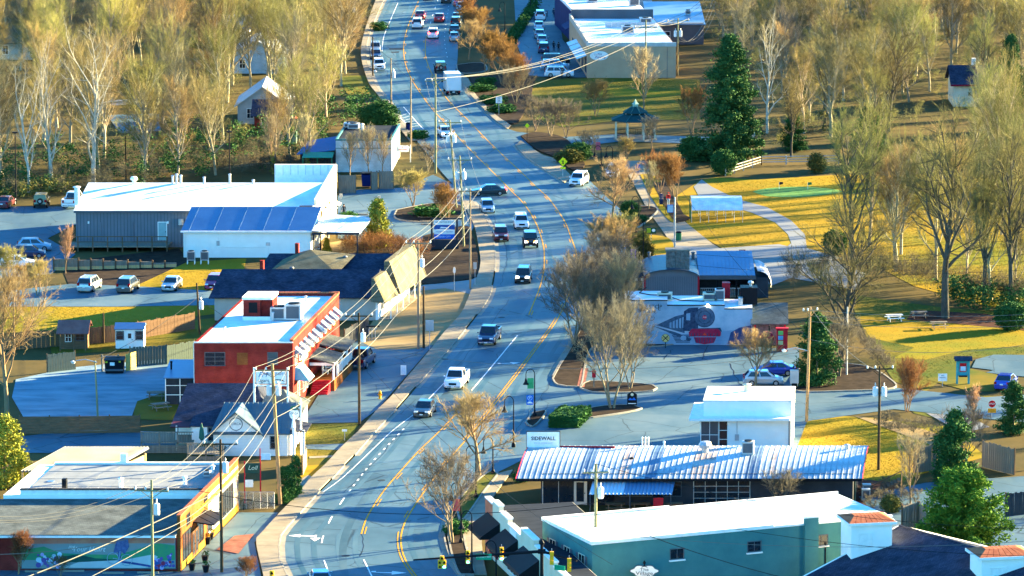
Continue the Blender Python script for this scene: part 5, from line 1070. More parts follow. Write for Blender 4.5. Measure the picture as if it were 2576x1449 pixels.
def boardfence(l,label,h=1.8,m=WOOD,bwid=.30,horiz=False,name='board_fence'):
    pts=GP(l); T=thing(name,label,'fence',pts[0]); o0=pts[0]; mesh={}
    for a,b in zip(pts,pts[1:]):
        L=(b-a).length; n=max(1,int(L/bwid)); ang=math.atan2((b-a).y,(b-a).x)
        if horiz:
            k=max(1,int(L/2.4))
            for i in range(k):
                for j in range(int(h/.3)):
                    c_=a.lerp(b,(i+.5)/k)-o0; q=MB().box(-L/k/2+.01,L/k/2-.01,-.02,.02,j*.3+.01,j*.3+.285).build('plank',m,T); q.location=c_; q.rotation_euler=(0,0,ang); q.location.y+=R.uniform(-.015,.015)
        else:
            for i in range(n):
                c_=a.lerp(b,(i+.5)/n)-o0
                if 'b' not in mesh: q=MB().box(-bwid/2+.008,bwid/2-.008,-.015,.015,0,h).build('board',m,T); mesh['b']=q.data
                else: q=bpy.data.objects.new('board',mesh['b']); C.objects.link(q); q.parent=T
                q.location=c_; q.rotation_euler=(0,R.uniform(-.01,.01),ang); q.scale=(1,1,R.uniform(.97,1.03))
        np_=max(1,int(L/2.4))
        for i in range(np_+1): c_=a.lerp(b,i/np_)-o0; q=MB().box(-.06,.06,.03,.14,0,h+.1).build('post',WOODB,T); q.location=c_; q.rotation_euler=(0,0,ang)
    return T
GRNW=mat('green_grey_wood',(.065,.09,.075),.85,sc_=1.2,c2=(.12,.15,.13),st=(6,6,.7))
boardfence([(328,922),(420,917),(490,905)],'grey green board fence behind the dumpster',2.1,GRNW)
boardfence([(0,880),(150,872),(300,860),(490,828)],'long brown board fence behind the white shed',1.9,WOODB,.5)
boardfence([(120,938),(190,930)],'short dark board fence left of the gate',2.0,GRNW)
boardfence([(50,1092),(200,1091),(352,1089)],'brown plank fence along the back of the gravel lot',1.8,WOODB,horiz=True)
boardfence([(762,1196),(772,1172)],'short white wing fence beside the clipped cypresses',1.8,WOOD)
boardfence([(2300,1190),(2350,1183),(2420,1190)],'weathered board gate enclosure behind the tall cedar',2.6,WOOD); boardfence([(2470,1175),(2550,1195)],'weathered fence panel right of the bare trees',2.6,WOOD)
boardfence([(2270,1335),(2310,1328),(2330,1345)],'grey fence panel behind the stucco tower',2.4,WOOD); boardfence([(2530,1300),(2620,1290)],'dark board fence at the right edge',2.2,DARKW)
# chain gate with notice
T=thing('yard_gate','wire gate with a notice between two posts','gate',G(257,935)); 
for x in (0,1.75): bx('post',WOOD,T,x-.08,x+.08,-.08,.08,0,1.9)
rr=MB(); 
for z in (.1,.9,1.7): rr.tube([(.1,0,z),(1.65,0,z)],.03,5)
for i in range(12): rr.tube([(.1+i*.13,0,.1),(.1+i*.13,0,1.7)],.012,4)
rr.build('mesh_leaf',GALV,T); bx('notice',plain('pink_notice',(.6,.42,.45)),T,1.0,1.5,-.05,-.02,.9,1.5)
T=thing('dumpster','black dumpster with stickers by the board fence','dumpster',G(289,938)); MB().hexa([(-.95,-.75,.1),(.95,-.75,.1),(.95,.75,.1),(-.95,.75,.1)],[(-1.05,-.8,1.5),(1.05,-.8,1.5),(1.05,.8,1.7),(-1.05,.8,1.7)]).build('bin',BLACK,T); bx('rim',DARKW,T,-1.1,1.1,-.85,.85,1.5,1.6); bx('notice',WTRIM,T,-.45,.05,-.86,-.8,.95,1.3); bx('sticker',plain('yellow_sticker',(.6,.5,.03)),T,-.95,-.7,-.86,-.8,1.25,1.4); bx('sticker',plain('yellow_sticker',(.6,.5,.03)),T,.5,.7,-.86,-.8,1.3,1.45); bx('fork_pocket',DGREY,T,-1.0,1.0,-.82,-.76,.35,.55)
T=thing('plywood_board','upright yellow plywood sheet beside the black dumpster','board',G(318,935),rad(62)); bx('sheet',mat('plywood',(.55,.42,.10),.7,sc_=.8,c2=(.65,.52,.16)),T,-.05,1.9,-.03,.03,0,1.9)
def picnic(px,py,label,rz=0,m=None,grp=None):
    T=thing('picnic_table',label,'picnic table',G(px,py),rz,grp); m=m or WOOD
    for i in range(4): MB().box(-.95,.95,-.38+i*.19+.006,-.38+(i+1)*.19-.006,.72,.77).build('plank',m,T)
    for s in (-1,1):
        MB().box(-.95,.95,s*.72-.13,s*.72+.13,.42,.47).build('bench',m,T)
        MB().tube([(s*.65,-.6,0),(s*.65,-.2,.72)],.045,4).build('leg',m,T); MB().tube([(s*.65,.6,0),(s*.65,.2,.72)],.045,4).build('leg',m,T); MB().box(s*.65-.03,s*.65+.03,-.8,.8,.36,.42).build('brace',m,T)
    return T
picnic(392,1003,'picnic table on the grass beside the gravel lot'); picnic(403,1032,'tipped picnic table by the white cottage corner',.5)
picnic(2250,808,'white plastic picnic table on the lawn under the trees',.2,WTRIM); picnic(2312,800,'grey picnic table left of the big dark trunk',.1); picnic(2362,826,'grey picnic table in front of the big dark trunk',.1)
# white fabric shelter over the practice bay
T=thing('practice_shelter','long white fabric shelter on thin poles beside the lawn','shelter',G(1740,560)); S0=S(556); w_=(1868-1740)/S0
n=8; pr=[(0,0,1.6),(0,.5,2.3),(0,2.2,2.9),(0,4.2,2.9),(0,5.6,2.3)]
for i in range(6):
    q=MB()
    for a,b in zip(pr,pr[1:]): q.slab((i*w_/6,a[1],a[2]),((i+1)*w_/6-.01,a[1],a[2]),((i+1)*w_/6-.01,b[1],b[2]),(i*w_/6,b[1],b[2]),.03)
    q.build('roof_panel',mat('white_fabric',(.66,.69,.72),.6),T)
for i in range(7):
    for y in (.0,5.6): MB().cyl(i*w_/6,y,0,1.6 if y<1 else 2.3,.035,n=5).build('pole',GALV,T)
ne=MB()
for k in range(20): ne.tube([(-.1,k*.3,0),(-.1,k*.3,1.5+min(1.2,k*.1))],.012,3)
ne.build('side_net',GREENP,T)
# putting flags
for px,py,c_,l in ((1960,476,INK,'dark'),(2032,477,GREENP,'green')):
    T=thing('golf_flag','small %s flag on the putting green'%l,'flag',G(px,py)); MB().cyl(0,0,0,1.0,.02,n=5).build('pole',WTRIM,T); MB().face_xz([(0,.6),(.55,.7),(.5,1.),(0,1.0)],0,.02).build('cloth',c_,T)
# white rail fences in the park
RAILW=mat('weathered_white_rail',(.30,.29,.27),.8,c2=(.42,.40,.37))
def railfence(l,label,h=1.3):
    pts=GP(l); T=thing('rail_fence',label,'fence',pts[0]); o0=pts[0]
    for a,b in zip(pts,pts[1:]):
        n=max(1,int((b-a).length/2.6))
        for i in range(n+1): c_=a.lerp(b,i/n)-o0; MB().box(c_.x-.08,c_.x+.08,c_.y-.08,c_.y+.08,0,h).build('post',RAILW,T)
        for z in (.4,.75,1.15):
            MB().tube([a-o0+Vector((0,0,z)),b-o0+Vector((0,0,z))],.06,4).build('rail',RAILW,T)
railfence([(1825,443),(1915,415)],'white rail fence beside the rounded park shrub'); railfence([(1915,415),(2040,413),(2110,412)],'white rail fence running behind the pampas grass')
# ================================================================ VEHICLES
TYRE=plain('tyre_rubber',(.012,.012,.013),.8); RIM=plain('alloy_rim',(.35,.36,.38),.3,metal=.7); CGL=plain('car_glass',(.010,.014,.02),.05,spec=.7); HLG=plain('headlight_lens',(.75,.78,.8),.15); TLG=plain('tail_light_lens',(.35,.005,.008),.25); TLON=plain('lit_tail_light',(.9,.03,.02),.3,emit=2.5); CHR=plain('chrome',(.5,.52,.55),.2,metal=.8); PLATE=plain('number_plate_white',(.7,.7,.68)); BLKP=plain('black_plastic',(.015,.016,.018),.55)
AMB=plain('amber_lamp',(.7,.25,.02),.3,emit=1.2); HLON=plain('lit_headlight',(1,.97,.9),.2,emit=3.)
def paint(n,c,metal=.25): return mat('car_paint_'+n,c,.28,v=.05,sc_=1.,metal=metal,spec=.5,coat=.6)
PW=paint('white',(.72,.73,.74),0.); PS=paint('silver',(.36,.38,.40),.5); PB=paint('black',(.012,.013,.016),.1); PN=paint('navy',(.012,.022,.075)); PBL=paint('bright_blue',(.01,.035,.32)); PG=paint('graphite',(.05,.055,.062),.4); PR_=paint('red',(.30,.01,.018)); PLB=paint('light_blue',(.20,.34,.46),.4); PDR=paint('dark_red',(.10,.008,.016)); POL=paint('olive',(.11,.10,.055)); PT=paint('teal_black',(.014,.03,.036)); PM=paint('magenta',(.30,.015,.09))
TYPES={ # L, W, stations (t, ztop, wf), cabin bottom t0,t1, cabin top t0,t1, zbelt, zroof, wheel r, clearance
 'sedan':(4.75,1.82,[(0,.60,.72),(.02,.70,.86),(.12,.82,.96),(.27,.93,1),(.5,.95,1),(.84,1.0,1),(.95,.99,.93),(.985,.9,.86),(1,.66,.78)],.245,.875,.41,.70,.93,1.45,.33,.2),
 'hatch':(4.2,1.76,[(0,.62,.74),(.02,.74,.88),(.12,.9,.97),(.25,1.0,1),(.6,1.02,1),(.93,1.04,.96),(.985,.95,.9),(1,.7,.84)],.2,.985,.38,.86,.98,1.58,.32,.2),
 'suv':(4.7,1.88,[(0,.68,.78),(.015,.86,.9),(.1,1.0,.97),(.24,1.08,1),(.6,1.1,1),(.95,1.12,.97),(.99,1.0,.93),(1,.72,.88)],.215,.985,.35,.91,1.06,1.72,.37,.24),
 'pickup':(5.8,2.0,[(0,.75,.84),(.015,1.0,.93),(.08,1.1,.98),(.24,1.18,1),(.6,1.2,1),(.99,1.22,.98),(1,.9,.96)],.225,.63,.33,.58,1.16,1.93,.40,.32),
 'jeep':(4.2,1.86,[(0,.72,.72),(.02,1.02,.76),(.2,1.08,.84),(.3,1.12,.88),(.6,1.14,.88),(.98,1.14,.88),(1,.6,.84)],.29,.985,.36,.97,1.12,1.82,.40,.36)}
def tangent(px,py):
    p=G(px,py); i=min(range(1,len(YR)-1),key=lambda k:(YR[k]-p).length); t=YR[i+1]-YR[i-1]; return math.atan2(t.x,t.y)
def car(kind,px,py,pm,label,head='f',ang=None,lit=False,group=None,name=None,hl=False,cap=None,spare=False):
    L,W,st,b0,b1,t0,t1,zb,zr,wr,cl=TYPES[kind]
    th=tangent(px,py) if ang is None else rad(ang)
    fwd=Vector((math.sin(th),math.cos(th),0))            # away from the camera along the road
    if head=='f': f=-fwd
    elif head=='a': f=fwd
    elif head=='l': f=Vector((-math.cos(th),math.sin(th),0))
    else: f=Vector((math.cos(th),-math.sin(th),0))
    rz=math.atan2(f.x,-f.y); base=G(px,py); half=L/2*abs(f.y)+W/2*abs(f.x)
    T=thing(name or {'sedan':'sedan_car','hatch':'hatchback_car','suv':'sport_utility_vehicle','pickup':'pickup_truck','jeep':'off_road_vehicle'}[kind],label,'pickup truck' if kind=='pickup' else 'car',base+Vector((0,half,0))+Vector((0,0,GZ(px,py))),rz,group)
    hw=W/2
    def sec(y,zt,wf):
        w=hw*wf; z0=cl
        return [(-w*.90,y,z0),(-w,y,z0+.14),(-w,y,zt-.22),(-w*.955,y,zt-.07),(-w*.80,y,zt),(w*.80,y,zt),(w*.955,y,zt-.07),(w,y,zt-.22),(w,y,z0+.14),(w*.90,y,z0)]
    mb=MB(); n=10
    for t,z,wf in st: mb.v+=sec(-L/2+t*L,z,wf)
    for i in range(len(st)-1):
        for k in range(n): k2=(k+1)%n; mb.f.append((i*n+k,i*n+k2,(i+1)*n+k2,(i+1)*n+k))
    mb.f.append(tuple(range(n))[::-1]); e=(len(st)-1)*n; mb.f.append(tuple(e+k for k in range(n)))
    mb.f=[f_[::-1] for f_ in mb.f]
    mb.build('body',pm,T,False)
    # cabin frustum
    Y=lambda t:-L/2+t*L
    wb=hw*.93; wt=hw*(.76 if kind!='jeep' else .80)
    Bq=[Vector((-wb,Y(b0),zb)),Vector((wb,Y(b0),zb)),Vector((wb,Y(b1),zb)),Vector((-wb,Y(b1),zb))]; Tq=[Vector((-wt,Y(t0),zr-.05)),Vector((wt,Y(t0),zr-.05)),Vector((wt,Y(t1),zr-.05)),Vector((-wt,Y(t1),zr-.05))]
    MB().hexa(Bq,Tq).build('pillars',cap or pm,T)
    ym=(Y(t0)+Y(t1))/2
    R1=[Vector((p.x*.96,p.y+(ym-p.y)*.05,zr)) for p in Tq]
    MB().hexa([p+Vector((0,0,.004)) for p in Tq],[p for p in R1]).build('roof',cap or pm,T)
    def pane(name,i,j,u0=.06,u1=.94,v0=.08,v1=.93):
        a,b,c,d=Bq[i],Bq[j],Tq[j],Tq[i]; f_=lambda u,v:(a.lerp(b,u)).lerp(d.lerp(c,u),v); nrm=(b-a).cross(d-a).normalized()*.015
        q=[f_(u0,v0)+nrm,f_(u1,v0)+nrm,f_(u1,v1)+nrm,f_(u0,v1)+nrm]; MB().slab(*q,.012).build(name,CGL,T)
    pane('windscreen',0,1); pane('rear_window',2,3)
    for i,j in ((1,2),(3,0)):
        if kind in('sedan','hatch','pickup'): pane('side_window',i,j,.10,.49); pane('side_window',i,j,.53,.90)
        else: pane('side_window',i,j,.08,.38); pane('side_window',i,j,.41,.68); pane('side_window',i,j,.71,.95)
    for s in (-1,1):
        for t in (.19,.80):
            y=Y(t); o=MB().tube([(s*(hw-.22),y,wr),(s*(hw+.01),y,wr)],wr,14).build('wheel',TYRE,T); MB().tube([(s*(hw+.0),y,wr),(s*(hw+.025),y,wr)],wr*.62,10).build('rim',RIM,o)
        MB().box(s*hw*.62-.2*1,s*hw*.62+.2,Y(0)-.015+.02,Y(0)+.14,.62 if kind in('sedan','hatch') else .78,.76 if kind in('sedan','hatch') else .96).build('headlight',HLON if hl else HLG,T)
        zt=.72 if kind in('sedan','hatch') else .85
        MB().box(s*hw*.74-.13,s*hw*.74+.13,Y(1)-.1,Y(1)+.02,zt,zt+(.2 if kind in('sedan',) else .34)).build('tail_light',TLON if lit else TLG,T)
        MB().box(s*(hw+.03),s*(hw+.19),Y(b0)+.35,Y(b0)+.45,zb,zb+.14).build('mirror',pm,T)
    zg=.45 if kind in('sedan','hatch') else .6
    MB().box(-hw*.4,hw*.4,Y(0)-.02,Y(0)+.06,zg,zg+.22).build('grille',BLKP,T)
    MB().box(-hw*.78,hw*.78,Y(0)-.05,Y(0)+.06,cl+.04,cl+.17).build('bumper',BLKP if kind in('jeep','suv') else (CHR if kind=='pickup' else pm),T)
    MB().box(-hw*.8,hw*.8,Y(1)-.06,Y(1)+.05,cl+.06,cl+.24).build('bumper',CHR if kind=='pickup' else BLKP if kind=='jeep' else pm,T)
    MB().box(-.16,.16,Y(1)+.02,Y(1)+.05,.62 if kind!='pickup' else .45,.75 if kind!='pickup' else .58).build('number_plate',PLATE,T); MB().box(-.16,.16,Y(0)-.07,Y(0)-.03,.36,.47).build('number_plate',PLATE,T)
    if kind=='pickup':
        MB().box(-hw*.72,hw*.72,Y(.65),Y(.975),1.221,1.228).build('bed_floor',BLKP,T)
        for s in (-1,1): MB().box(s*hw*.93-.05,s*hw*.93+.05,Y(.64),Y(.99),1.2,1.32).build('bed_rail',pm,T)
        MB().box(-hw*.9,hw*.9,Y(.985),Y(1.0),.75,1.32).build('tailgate',pm,T)
    if kind=='jeep':
        for s in (-1,1):
            for t in (.19,.80): MB().box(s*(hw-.14)-.16,s*(hw-.14)+.16,Y(t)-.55,Y(t)+.55,.84,.9).build('fender',BLKP,T)
            MB().disc_xz(s*.45,.9,.11,.11,Y(0)-.04,.04,12).build('round_headlight',AMB if hl else HLG,T)
        o=MB().tube([(0,Y(1),1.0),(0,Y(1)+.24,1.0)],.38,14).build('spare_wheel',TYRE,T); MB().tube([(0,Y(1)+.2,1.0),(0,Y(1)+.26,1.0)],.2,10).build('rim',RIM,o)
    if kind=='suv':
        for s in (-1,1): MB().tube([(s*wt*.9,Y(t0)+.3,zr+.05),(s*wt*.9,Y(t1)-.2,zr+.05)],.025,4).build('roof_rail',CHR,T)
    return T
def GZ(px,py): return .055
CARS=[('pickup',1148,985,PW,'white pickup truck driving toward the viewer','f',{}),('sedan',1068,1055,PG,'dark grey sedan leading the traffic nearest the viewer','f',{}),('pickup',1231,873,PN,'dark blue pickup truck driving behind the white pickup','f',{}),
('suv',1317,717,PB,'black sport utility vehicle with headlights beside the shingled building','f',{'hl':True}),('jeep',1334,627,PB,'black boxy off-roader with amber lamps in the bend','f',{'hl':True}),('suv',1311,580,PW,'white sport utility vehicle in the bend behind the black off-roader','f',{}),
('suv',1259,611,PDR,'dark red car in the kerb lane of the bend','f',{}),('hatch',1225,539,PLB,'light blue hatchback in the kerb lane behind the dark red car','f',{}),('sedan',1229,495,PT,'dark teal sedan turning across the road','l',{'ang':-8,'lit':True}),
('sedan',1119,349,PW,'white sedan coming past the far utility poles','f',{'hl':True}),('jeep',1107,186,PB,'black off-roader with spare wheel driving away','a',{}),('suv',1089,99,PW,'white car with brake lights on driving away','a',{'lit':True}),
('sedan',1105,58,PR_,'red sedan driving away in the right lane','a',{}),('suv',1050,73,PW,'pale car driving away along the yellow line','a',{}),('sedan',1057,51,PR_,'red sedan driving away ahead of the pale car','a',{}),
('suv',1123,10,PB,'black car at the top edge of the road','a',{}),('sedan',1078,2,PB,'dark car cut by the top edge of the picture','a',{}),('sedan',1154,18,PBL,'bright blue car parked near the top of the road','a',{}),('sedan',1161,28,PW,'white car parked behind the bright blue one','a',{}),
('suv',943,136,PS,'silver car farthest of three parked below the left woods','f',{}),('sedan',944,151,PN,'dark blue car in the middle of three parked below the left woods','f',{}),('suv',952,179,PW,'white car nearest of three parked below the left woods','f',{}),
('sedan',1150,56,PG,'dark grey car parked at the roadside by the brown trees','a',{}),('suv',1147,70,PB,'black car parked half hidden by the brown trees','a',{}),('sedan',1143,88,PG,'grey car parked under the brown trees, second from the near end','a',{}),('sedan',1143,106,PS,'silver car parked under the brown trees, nearest of the row','a',{}),
('suv',1359,53,PW,'white car farthest of the row before the navy shop','a',{'ang':0}),('sedan',1356,78,PW,'white sedan second in the row before the navy shop','a',{'ang':0}),('sedan',1358,99,PS,'silver sedan behind the white one before the navy shop','a',{'ang':0}),('sedan',1364,114,PS,'silver car before the printing shop awnings','a',{'ang':0}),('suv',1368,136,PN,'dark car nearest of the row before the printing shop','a',{'ang':0}),
('suv',1398,163,PB,'black car parked side-on before the printing shop','r',{'ang':0}),('suv',1407,196,PW,'white car parked side-on at the printing shop corner','r',{'ang':0}),('suv',1396,178,PLB,'blue-grey car behind the white one at the printing shop','r',{'ang':0}),
('sedan',10,528,PDR,'dark red car at the left edge of the upper parking lot','a',{'ang':8}),('jeep',101,526,POL,'olive off-roader with spare wheel in the left parking lot','a',{'ang':0}),('pickup',180,528,PW,'white pickup parked at the corner of the white roofed building','a',{'ang':8}),
('hatch',84,634,PLB,'pale blue car, farthest of three parked by the timber wall','r',{'ang':-4}),('hatch',70,652,PN,'dark blue car, middle of three parked by the timber wall','r',{'ang':-4}),('sedan',40,676,PW,'white car, nearest of three parked by the timber wall','r',{'ang':-4}),
('suv',221,739,PS,'silver sport utility vehicle parked below the dark bank','a',{'ang':12}),('suv',318,741,PG,'dark sport utility vehicle parked below the dark bank','a',{'ang':10}),('sedan',429,736,PS,'grey sedan parked nose-out below the grassy bank','f',{'ang':8}),('hatch',537,732,PM,'magenta car half hidden behind the shingled building','f',{'ang':8}),
('pickup',908,934,PN,'dark blue pickup parked beside the brick building porch','a',{'ang':12}),('sedan',1948,948,PBL,'bright blue sedan parked behind the white flat roofed building','l',{'ang':0}),('hatch',1921,973,PS,'silver hatchback parked in front of the bright blue sedan','r',{'ang':0}),('sedan',2537,986,PBL,'blue sedan stopped at the right edge by the teal kiosk','a',{'ang':18}),
('sedan',803,1492,PLB,'pale blue car cut by the bottom edge of the road','a',{'ang':-6}),('suv',1457,472,PW,'white car parked behind the bare crape myrtle','f',{'ang':14}),('suv',1545,452,PS,'silver car half hidden behind bare branches by the park path','f',{'ang':10})]
for k,px,py,pm,l,h_,kw in CARS: car(k,px,py,pm,l,h_,**kw)
# box truck
th=tangent(1136,241); T=thing('box_truck','white box truck driving away past the planted kerb','truck',G(1136,241)+Vector((0,3,.055)),math.pi-th)
MB().box(-1.2,1.2,-1.2,3.0,.75,3.35).build('cargo_box',PW,T); MB().box(-1.25,1.25,2.98,3.04,.72,.85).box(-1.25,1.25,2.98,3.04,3.3,3.4).box(-1.25,-1.15,2.98,3.04,.85,3.3).box(1.15,1.25,2.98,3.04,.85,3.3).build('rear_frame',GALV,T); MB().box(-1.1,1.1,3.0,3.03,.9,3.25).build('roller_door',PW,T); MB().hexa([(-1.05,-3.2,.5),(1.05,-3.2,.5),(1.05,-1.25,.5),(-1.05,-1.25,.5)],[(-.95,-2.7,2.2),(.95,-2.7,2.2),(.95,-1.25,2.3),(-.95,-1.25,2.3)]).build('cab',PW,T); MB().box(-.9,.9,2.2,3.1,.4,.72).build('bumper',BLKP,T)
for s in (-1,1):
    for y in (-2.3,1.8): o=MB().tube([(s*.75,y,.42),(s*1.1,y,.42)],.42,12).build('wheel',TYRE,T); MB().tube([(s*1.1,y,.42),(s*1.12,y,.42)],.22,8).build('rim',RIM,o)
    MB().box(s*.9-.15,s*.9+.15,3.1,3.13,.5,.66).build('tail_light',TLG,T); MB().box(s*1.15,s*1.4,-2.6,-2.5,1.4,1.9).build('mirror',BLKP,T)
bx('number_plate',PLATE,T,-.2,.2,3.1,3.13,.48,.62)
T=thing('motorcycle','dark red motorcycle parked before the navy shop','motorcycle',G(1376,41)); MB().tube([(0,-.7,.55),(0,-.1,.9),(0,.5,.85),(0,.8,.75)],[.12,.2,.16,.08],8).build('frame',PDR,T)
for y in (-.75,.75): MB().tube([(-.07,y,.33),(.07,y,.33)],.33,14).build('wheel',TYRE,T)
MB().tube([(-.4,-.45,1.05),(.4,-.45,1.05)],.03,5).build('handlebar',CHR,T); MB().box(-.15,.15,0,.7,.85,.98).build('saddle',BLKP,T)
# ================================================================ POLES AND WIRES
PWOOD=mat('pole_wood',(.20,.14,.085),.85,sc_=1.5,c2=(.34,.25,.16),st=(5,5,.5)); PGREEN=mat('treated_pole_wood',(.17,.16,.085),.85,sc_=1.5,c2=(.30,.28,.15),st=(5,5,.5)); PDARK=mat('dark_pole_wood',(.05,.035,.025),.85,sc_=1.5,c2=(.09,.06,.03),st=(5,5,.5)); WIRE=plain('wire_metal',(.16,.15,.13),.5); DWIRE=plain('dark_cable',(.02,.02,.022),.6); INS=plain('insulator',(.6,.6,.58),.3)
TOPS={}
def pole(key,px,pyb,pyt,label,m=PWOOD,r=.15,arm=None,tr=0,lean=0.,h=None,arm2=False,lamp=0):
    if h is None: base=G(px,pyb); h=HT(px,pyb,pyt)
    else: base=at(px,pyt,h)
    T=thing('utility_pole',label,'utility pole',base); MB().tube([(0,0,0),(lean*.5,0,h*.5),(lean,0,h)],[r,r*.88,r*.7],10).build('pole_shaft',m,T)
    top=base+Vector((lean,0,h)); TOPS[key]=[top]
    if arm:
        w,az,ang=arm; ca,sa=math.cos(rad(ang)),math.sin(rad(ang)); z=h-az; pts=[]
        o=MB().tube([(lean-w/2*ca,-.2-w/2*sa,z),(lean+w/2*ca,-.2+w/2*sa,z)],.07,4).build('crossarm',m,T)
        for t in (-.95,-.35 if not arm2 else 0.,.95):
            x=lean+t*w/2*ca; y=-.2+t*w/2*sa; MB().lathe(x,y,[(.05,z+.06),(.09,z+.12),(.09,z+.26),(.04,z+.34)],7).build('insulator',INS,o); pts.append(base+Vector((x,y,z+.34)))
        br=MB(); 
        for s in (-1,1): br.tube([(lean+s*w*.3*ca,-.2+s*w*.3*sa,z-.05),(lean*.9,-.1,z-.7)],.03,4)
        br.build('brace',m,o); TOPS[key]=pts
    for i in range(tr):
        s=-1 if i%2 else 1; q=MB().lathe(lean*.8+s*.42,-.15,[(.2,h-3.0),(.26,h-2.9),(.26,h-2.05),(.18,h-1.98)],10).build('transformer',INS,T); MB().lathe(lean*.8+s*.42,-.15,[(.04,h-1.98),(.07,h-1.8),(.03,h-1.6)],6).build('bushing',GALV,q)
    if lamp: 
        q=MB().tube([(0,0,h*lamp),(-1.2,-.3,h*lamp+.35),(-2.1,-.5,h*lamp+.25)],.05,6).build('lamp_arm',GALV,T); MB().lathe(-2.4,-.55,[(.05,h*lamp+.28),(.25,h*lamp+.2),(.2,h*lamp),(.05,h*lamp-.08)],8).build('lamp_head',INS,q)
    TOPS[key+'_m']=[base+Vector((lean*.6,-.1,h*.62))]; TOPS[key+'_h']=[base+Vector((lean*.7,-.1,h*.72))]; TOPS[key+'_t']=[top]
    return T
pole('a',381,1555,1207,'pale utility pole in front of the painted mural',PGREEN,.14,(2.9,.9,-8),1,h=12.0)
pole('b',558,1440,1105,'dark brown utility pole at the corner of the orange store wall',PDARK,.15,(3.0,.4,0),1)
pole('c',705,1270,915,'thick leaning utility pole beside the clipped cypresses',mat('orange_pole_wood',(.25,.15,.07),.85,sc_=1.5,c2=(.42,.26,.12),st=(5,5,.5)),.2,(3.2,.6,0),2,lean=-.65)
pole('d',904,1068,787,'dark utility pole on the grass before the brick building',PDARK,.15,(2.8,.3,0),1)
pole('e',1053,878,605,'left one of the paired utility poles beside the dirt lot',PWOOD,.16,(2.8,.3,0),1)
pole('e2',1066,876,720,'right shorter one of the paired utility poles beside the dirt lot',PDARK,.15)
pole('f',1183,728,475,'tall thin utility pole at the inside kerb of the bend',PWOOD,.13,(2.6,.25,0))
pole('f2',1167,622,392,'utility pole with transformers behind the shop sign board',PGREEN,.15,(3.,.5,0),2,lean=-.5)
pole('g',1148,525,302,'leaning utility pole with long crossarm before the turning sedan',PGREEN,.15,(3.,.3,0),2,lean=-.85)
pole('h',1096,436,186,'tall green-brown utility pole where the wires turn to the right',PGREEN,.17,(3.2,.9,25)); pole('i',1034,386,195,'plain utility pole left of the tall one at the far bend',PWOOD,.14); pole('j',984,277,147,'utility pole with transformer beside the hatched marking',PWOOD,.14,None,1,lamp=.75); pole('k',938,192,92,'brown utility pole behind the parked white car',PDARK,.14); pole('l',885,46,-10,'utility pole with transformer at the edge of the top woods',PDARK,.14,None,1)
pole('m',1499,1500,1167,'utility pole with street lamp in front of the teal building',PGREEN,.17,(2.2,.7,8),1,h=11.5,lamp=.47)
pole('n',2029,1061,772,'tall orange-brown utility pole right of the white flat roofed building',MATS['orange_pole_wood'],.17,(1.6,.4,20),0,lean=.25,lamp=.62)
pole('o',2210,1182,921,'utility pole with transformers standing on the right lawn',PDARK,.15,(2.6,.25,5),2); pole('p',2130,946,772,'thin grey pole among the bare bush right of the green holly',GALV,.10); pole('q',1697,632,496,'grey light pole beside the concrete park path',GALV,.13)
pole('r',1624,245,50,'utility pole rising behind the printing shop side wall',PGREEN,.16,(3.6,1.2,10),0); pole('s',1705,190,46,'second utility pole at the right end of the printing shop',PGREEN,.16,(3.6,.4,10),2); pole('t',503,842,712,'dark utility pole between the yard fence and the brick building',PDARK,.14,None,1,lean=-.3); pole('u',261,864,787,'short pole beside the white shed',PDARK,.12,None); pole('v',246,1050,907,'tall lamp pole in the gravel lot',PGREEN,.11,None,0,lean=-.2,lamp=.97)
def lotlight(px,pyb,pyt,label):
    T=thing('lot_lamp_post',label,'lamp post',G(px,pyb)); h=HT(px,pyb,pyt); MB().cyl(0,0,0,h,.1,.07).build('pole',BLACK,T); bx('lamp_head',BLACK,T,-.35,.35,-.2,.2,h,h+.18)
lotlight(41,512,335,'black lot lamp post at the far left'); lotlight(317,452,338,'black lot lamp post behind the roof fan'); lotlight(578,462,333,'black lot lamp post behind the white roof, nearest the road')
WN=[0]
def wire(a,b,sag,label,r=.02,m=None,grp='overhead wires'):
    mb=MB(); pts=[]; n=14
    for i in range(n+1): t=i/n; p=a.lerp(b,t); p.z-=4*sag*t*(1-t); pts.append(p-a)
    mb.tube(pts,r,5,False); o=mb.build('overhead_wire',m or WIRE); o.location=a; tag(o,label,'wire',grp); return o
def off(px,py,z): return G(px,py,z)
zA=TOPS['a'][0].z
L0=[off(-90,1290,zA+.2),off(-90,1302,zA+.2),off(-90,1308,zA+.2)]
NAM={'a':'mural pole','b':'orange wall pole','c':'leaning pole','d':'dark grass pole','e':'dirt lot pole','f':'thin bend pole','g':'sedan pole','h':'tall far pole'}
PN3=('first','second','third')
for i in range(3): wire(L0[i],TOPS['a'][i],1.2,'bright power wire from the left edge to the mural pole, %s of three'%PN3[i])
ch=['a','b','c','d','e','f','g','h']
for a,b in zip(ch,ch[1:]):
    for i in range(3): wire(TOPS[a][i],TOPS[b][i],.7,'bright power wire between the %s and the %s, %s of three'%(NAM[a],NAM[b],PN3[i]))
for a,b in zip(ch[:-1],ch[1:-1]): wire(TOPS[a+'_m'][0],TOPS[b+'_m'][0],.6,'thick low cable between the %s and the %s'%(NAM[a],NAM[b]),.03); 
for a,b in zip(ch[1:-1],ch[2:-1]): wire(TOPS[a+'_h'][0],TOPS[b+'_h'][0],.5,'middle cable between the %s and the %s'%(NAM[a],NAM[b]),.03)
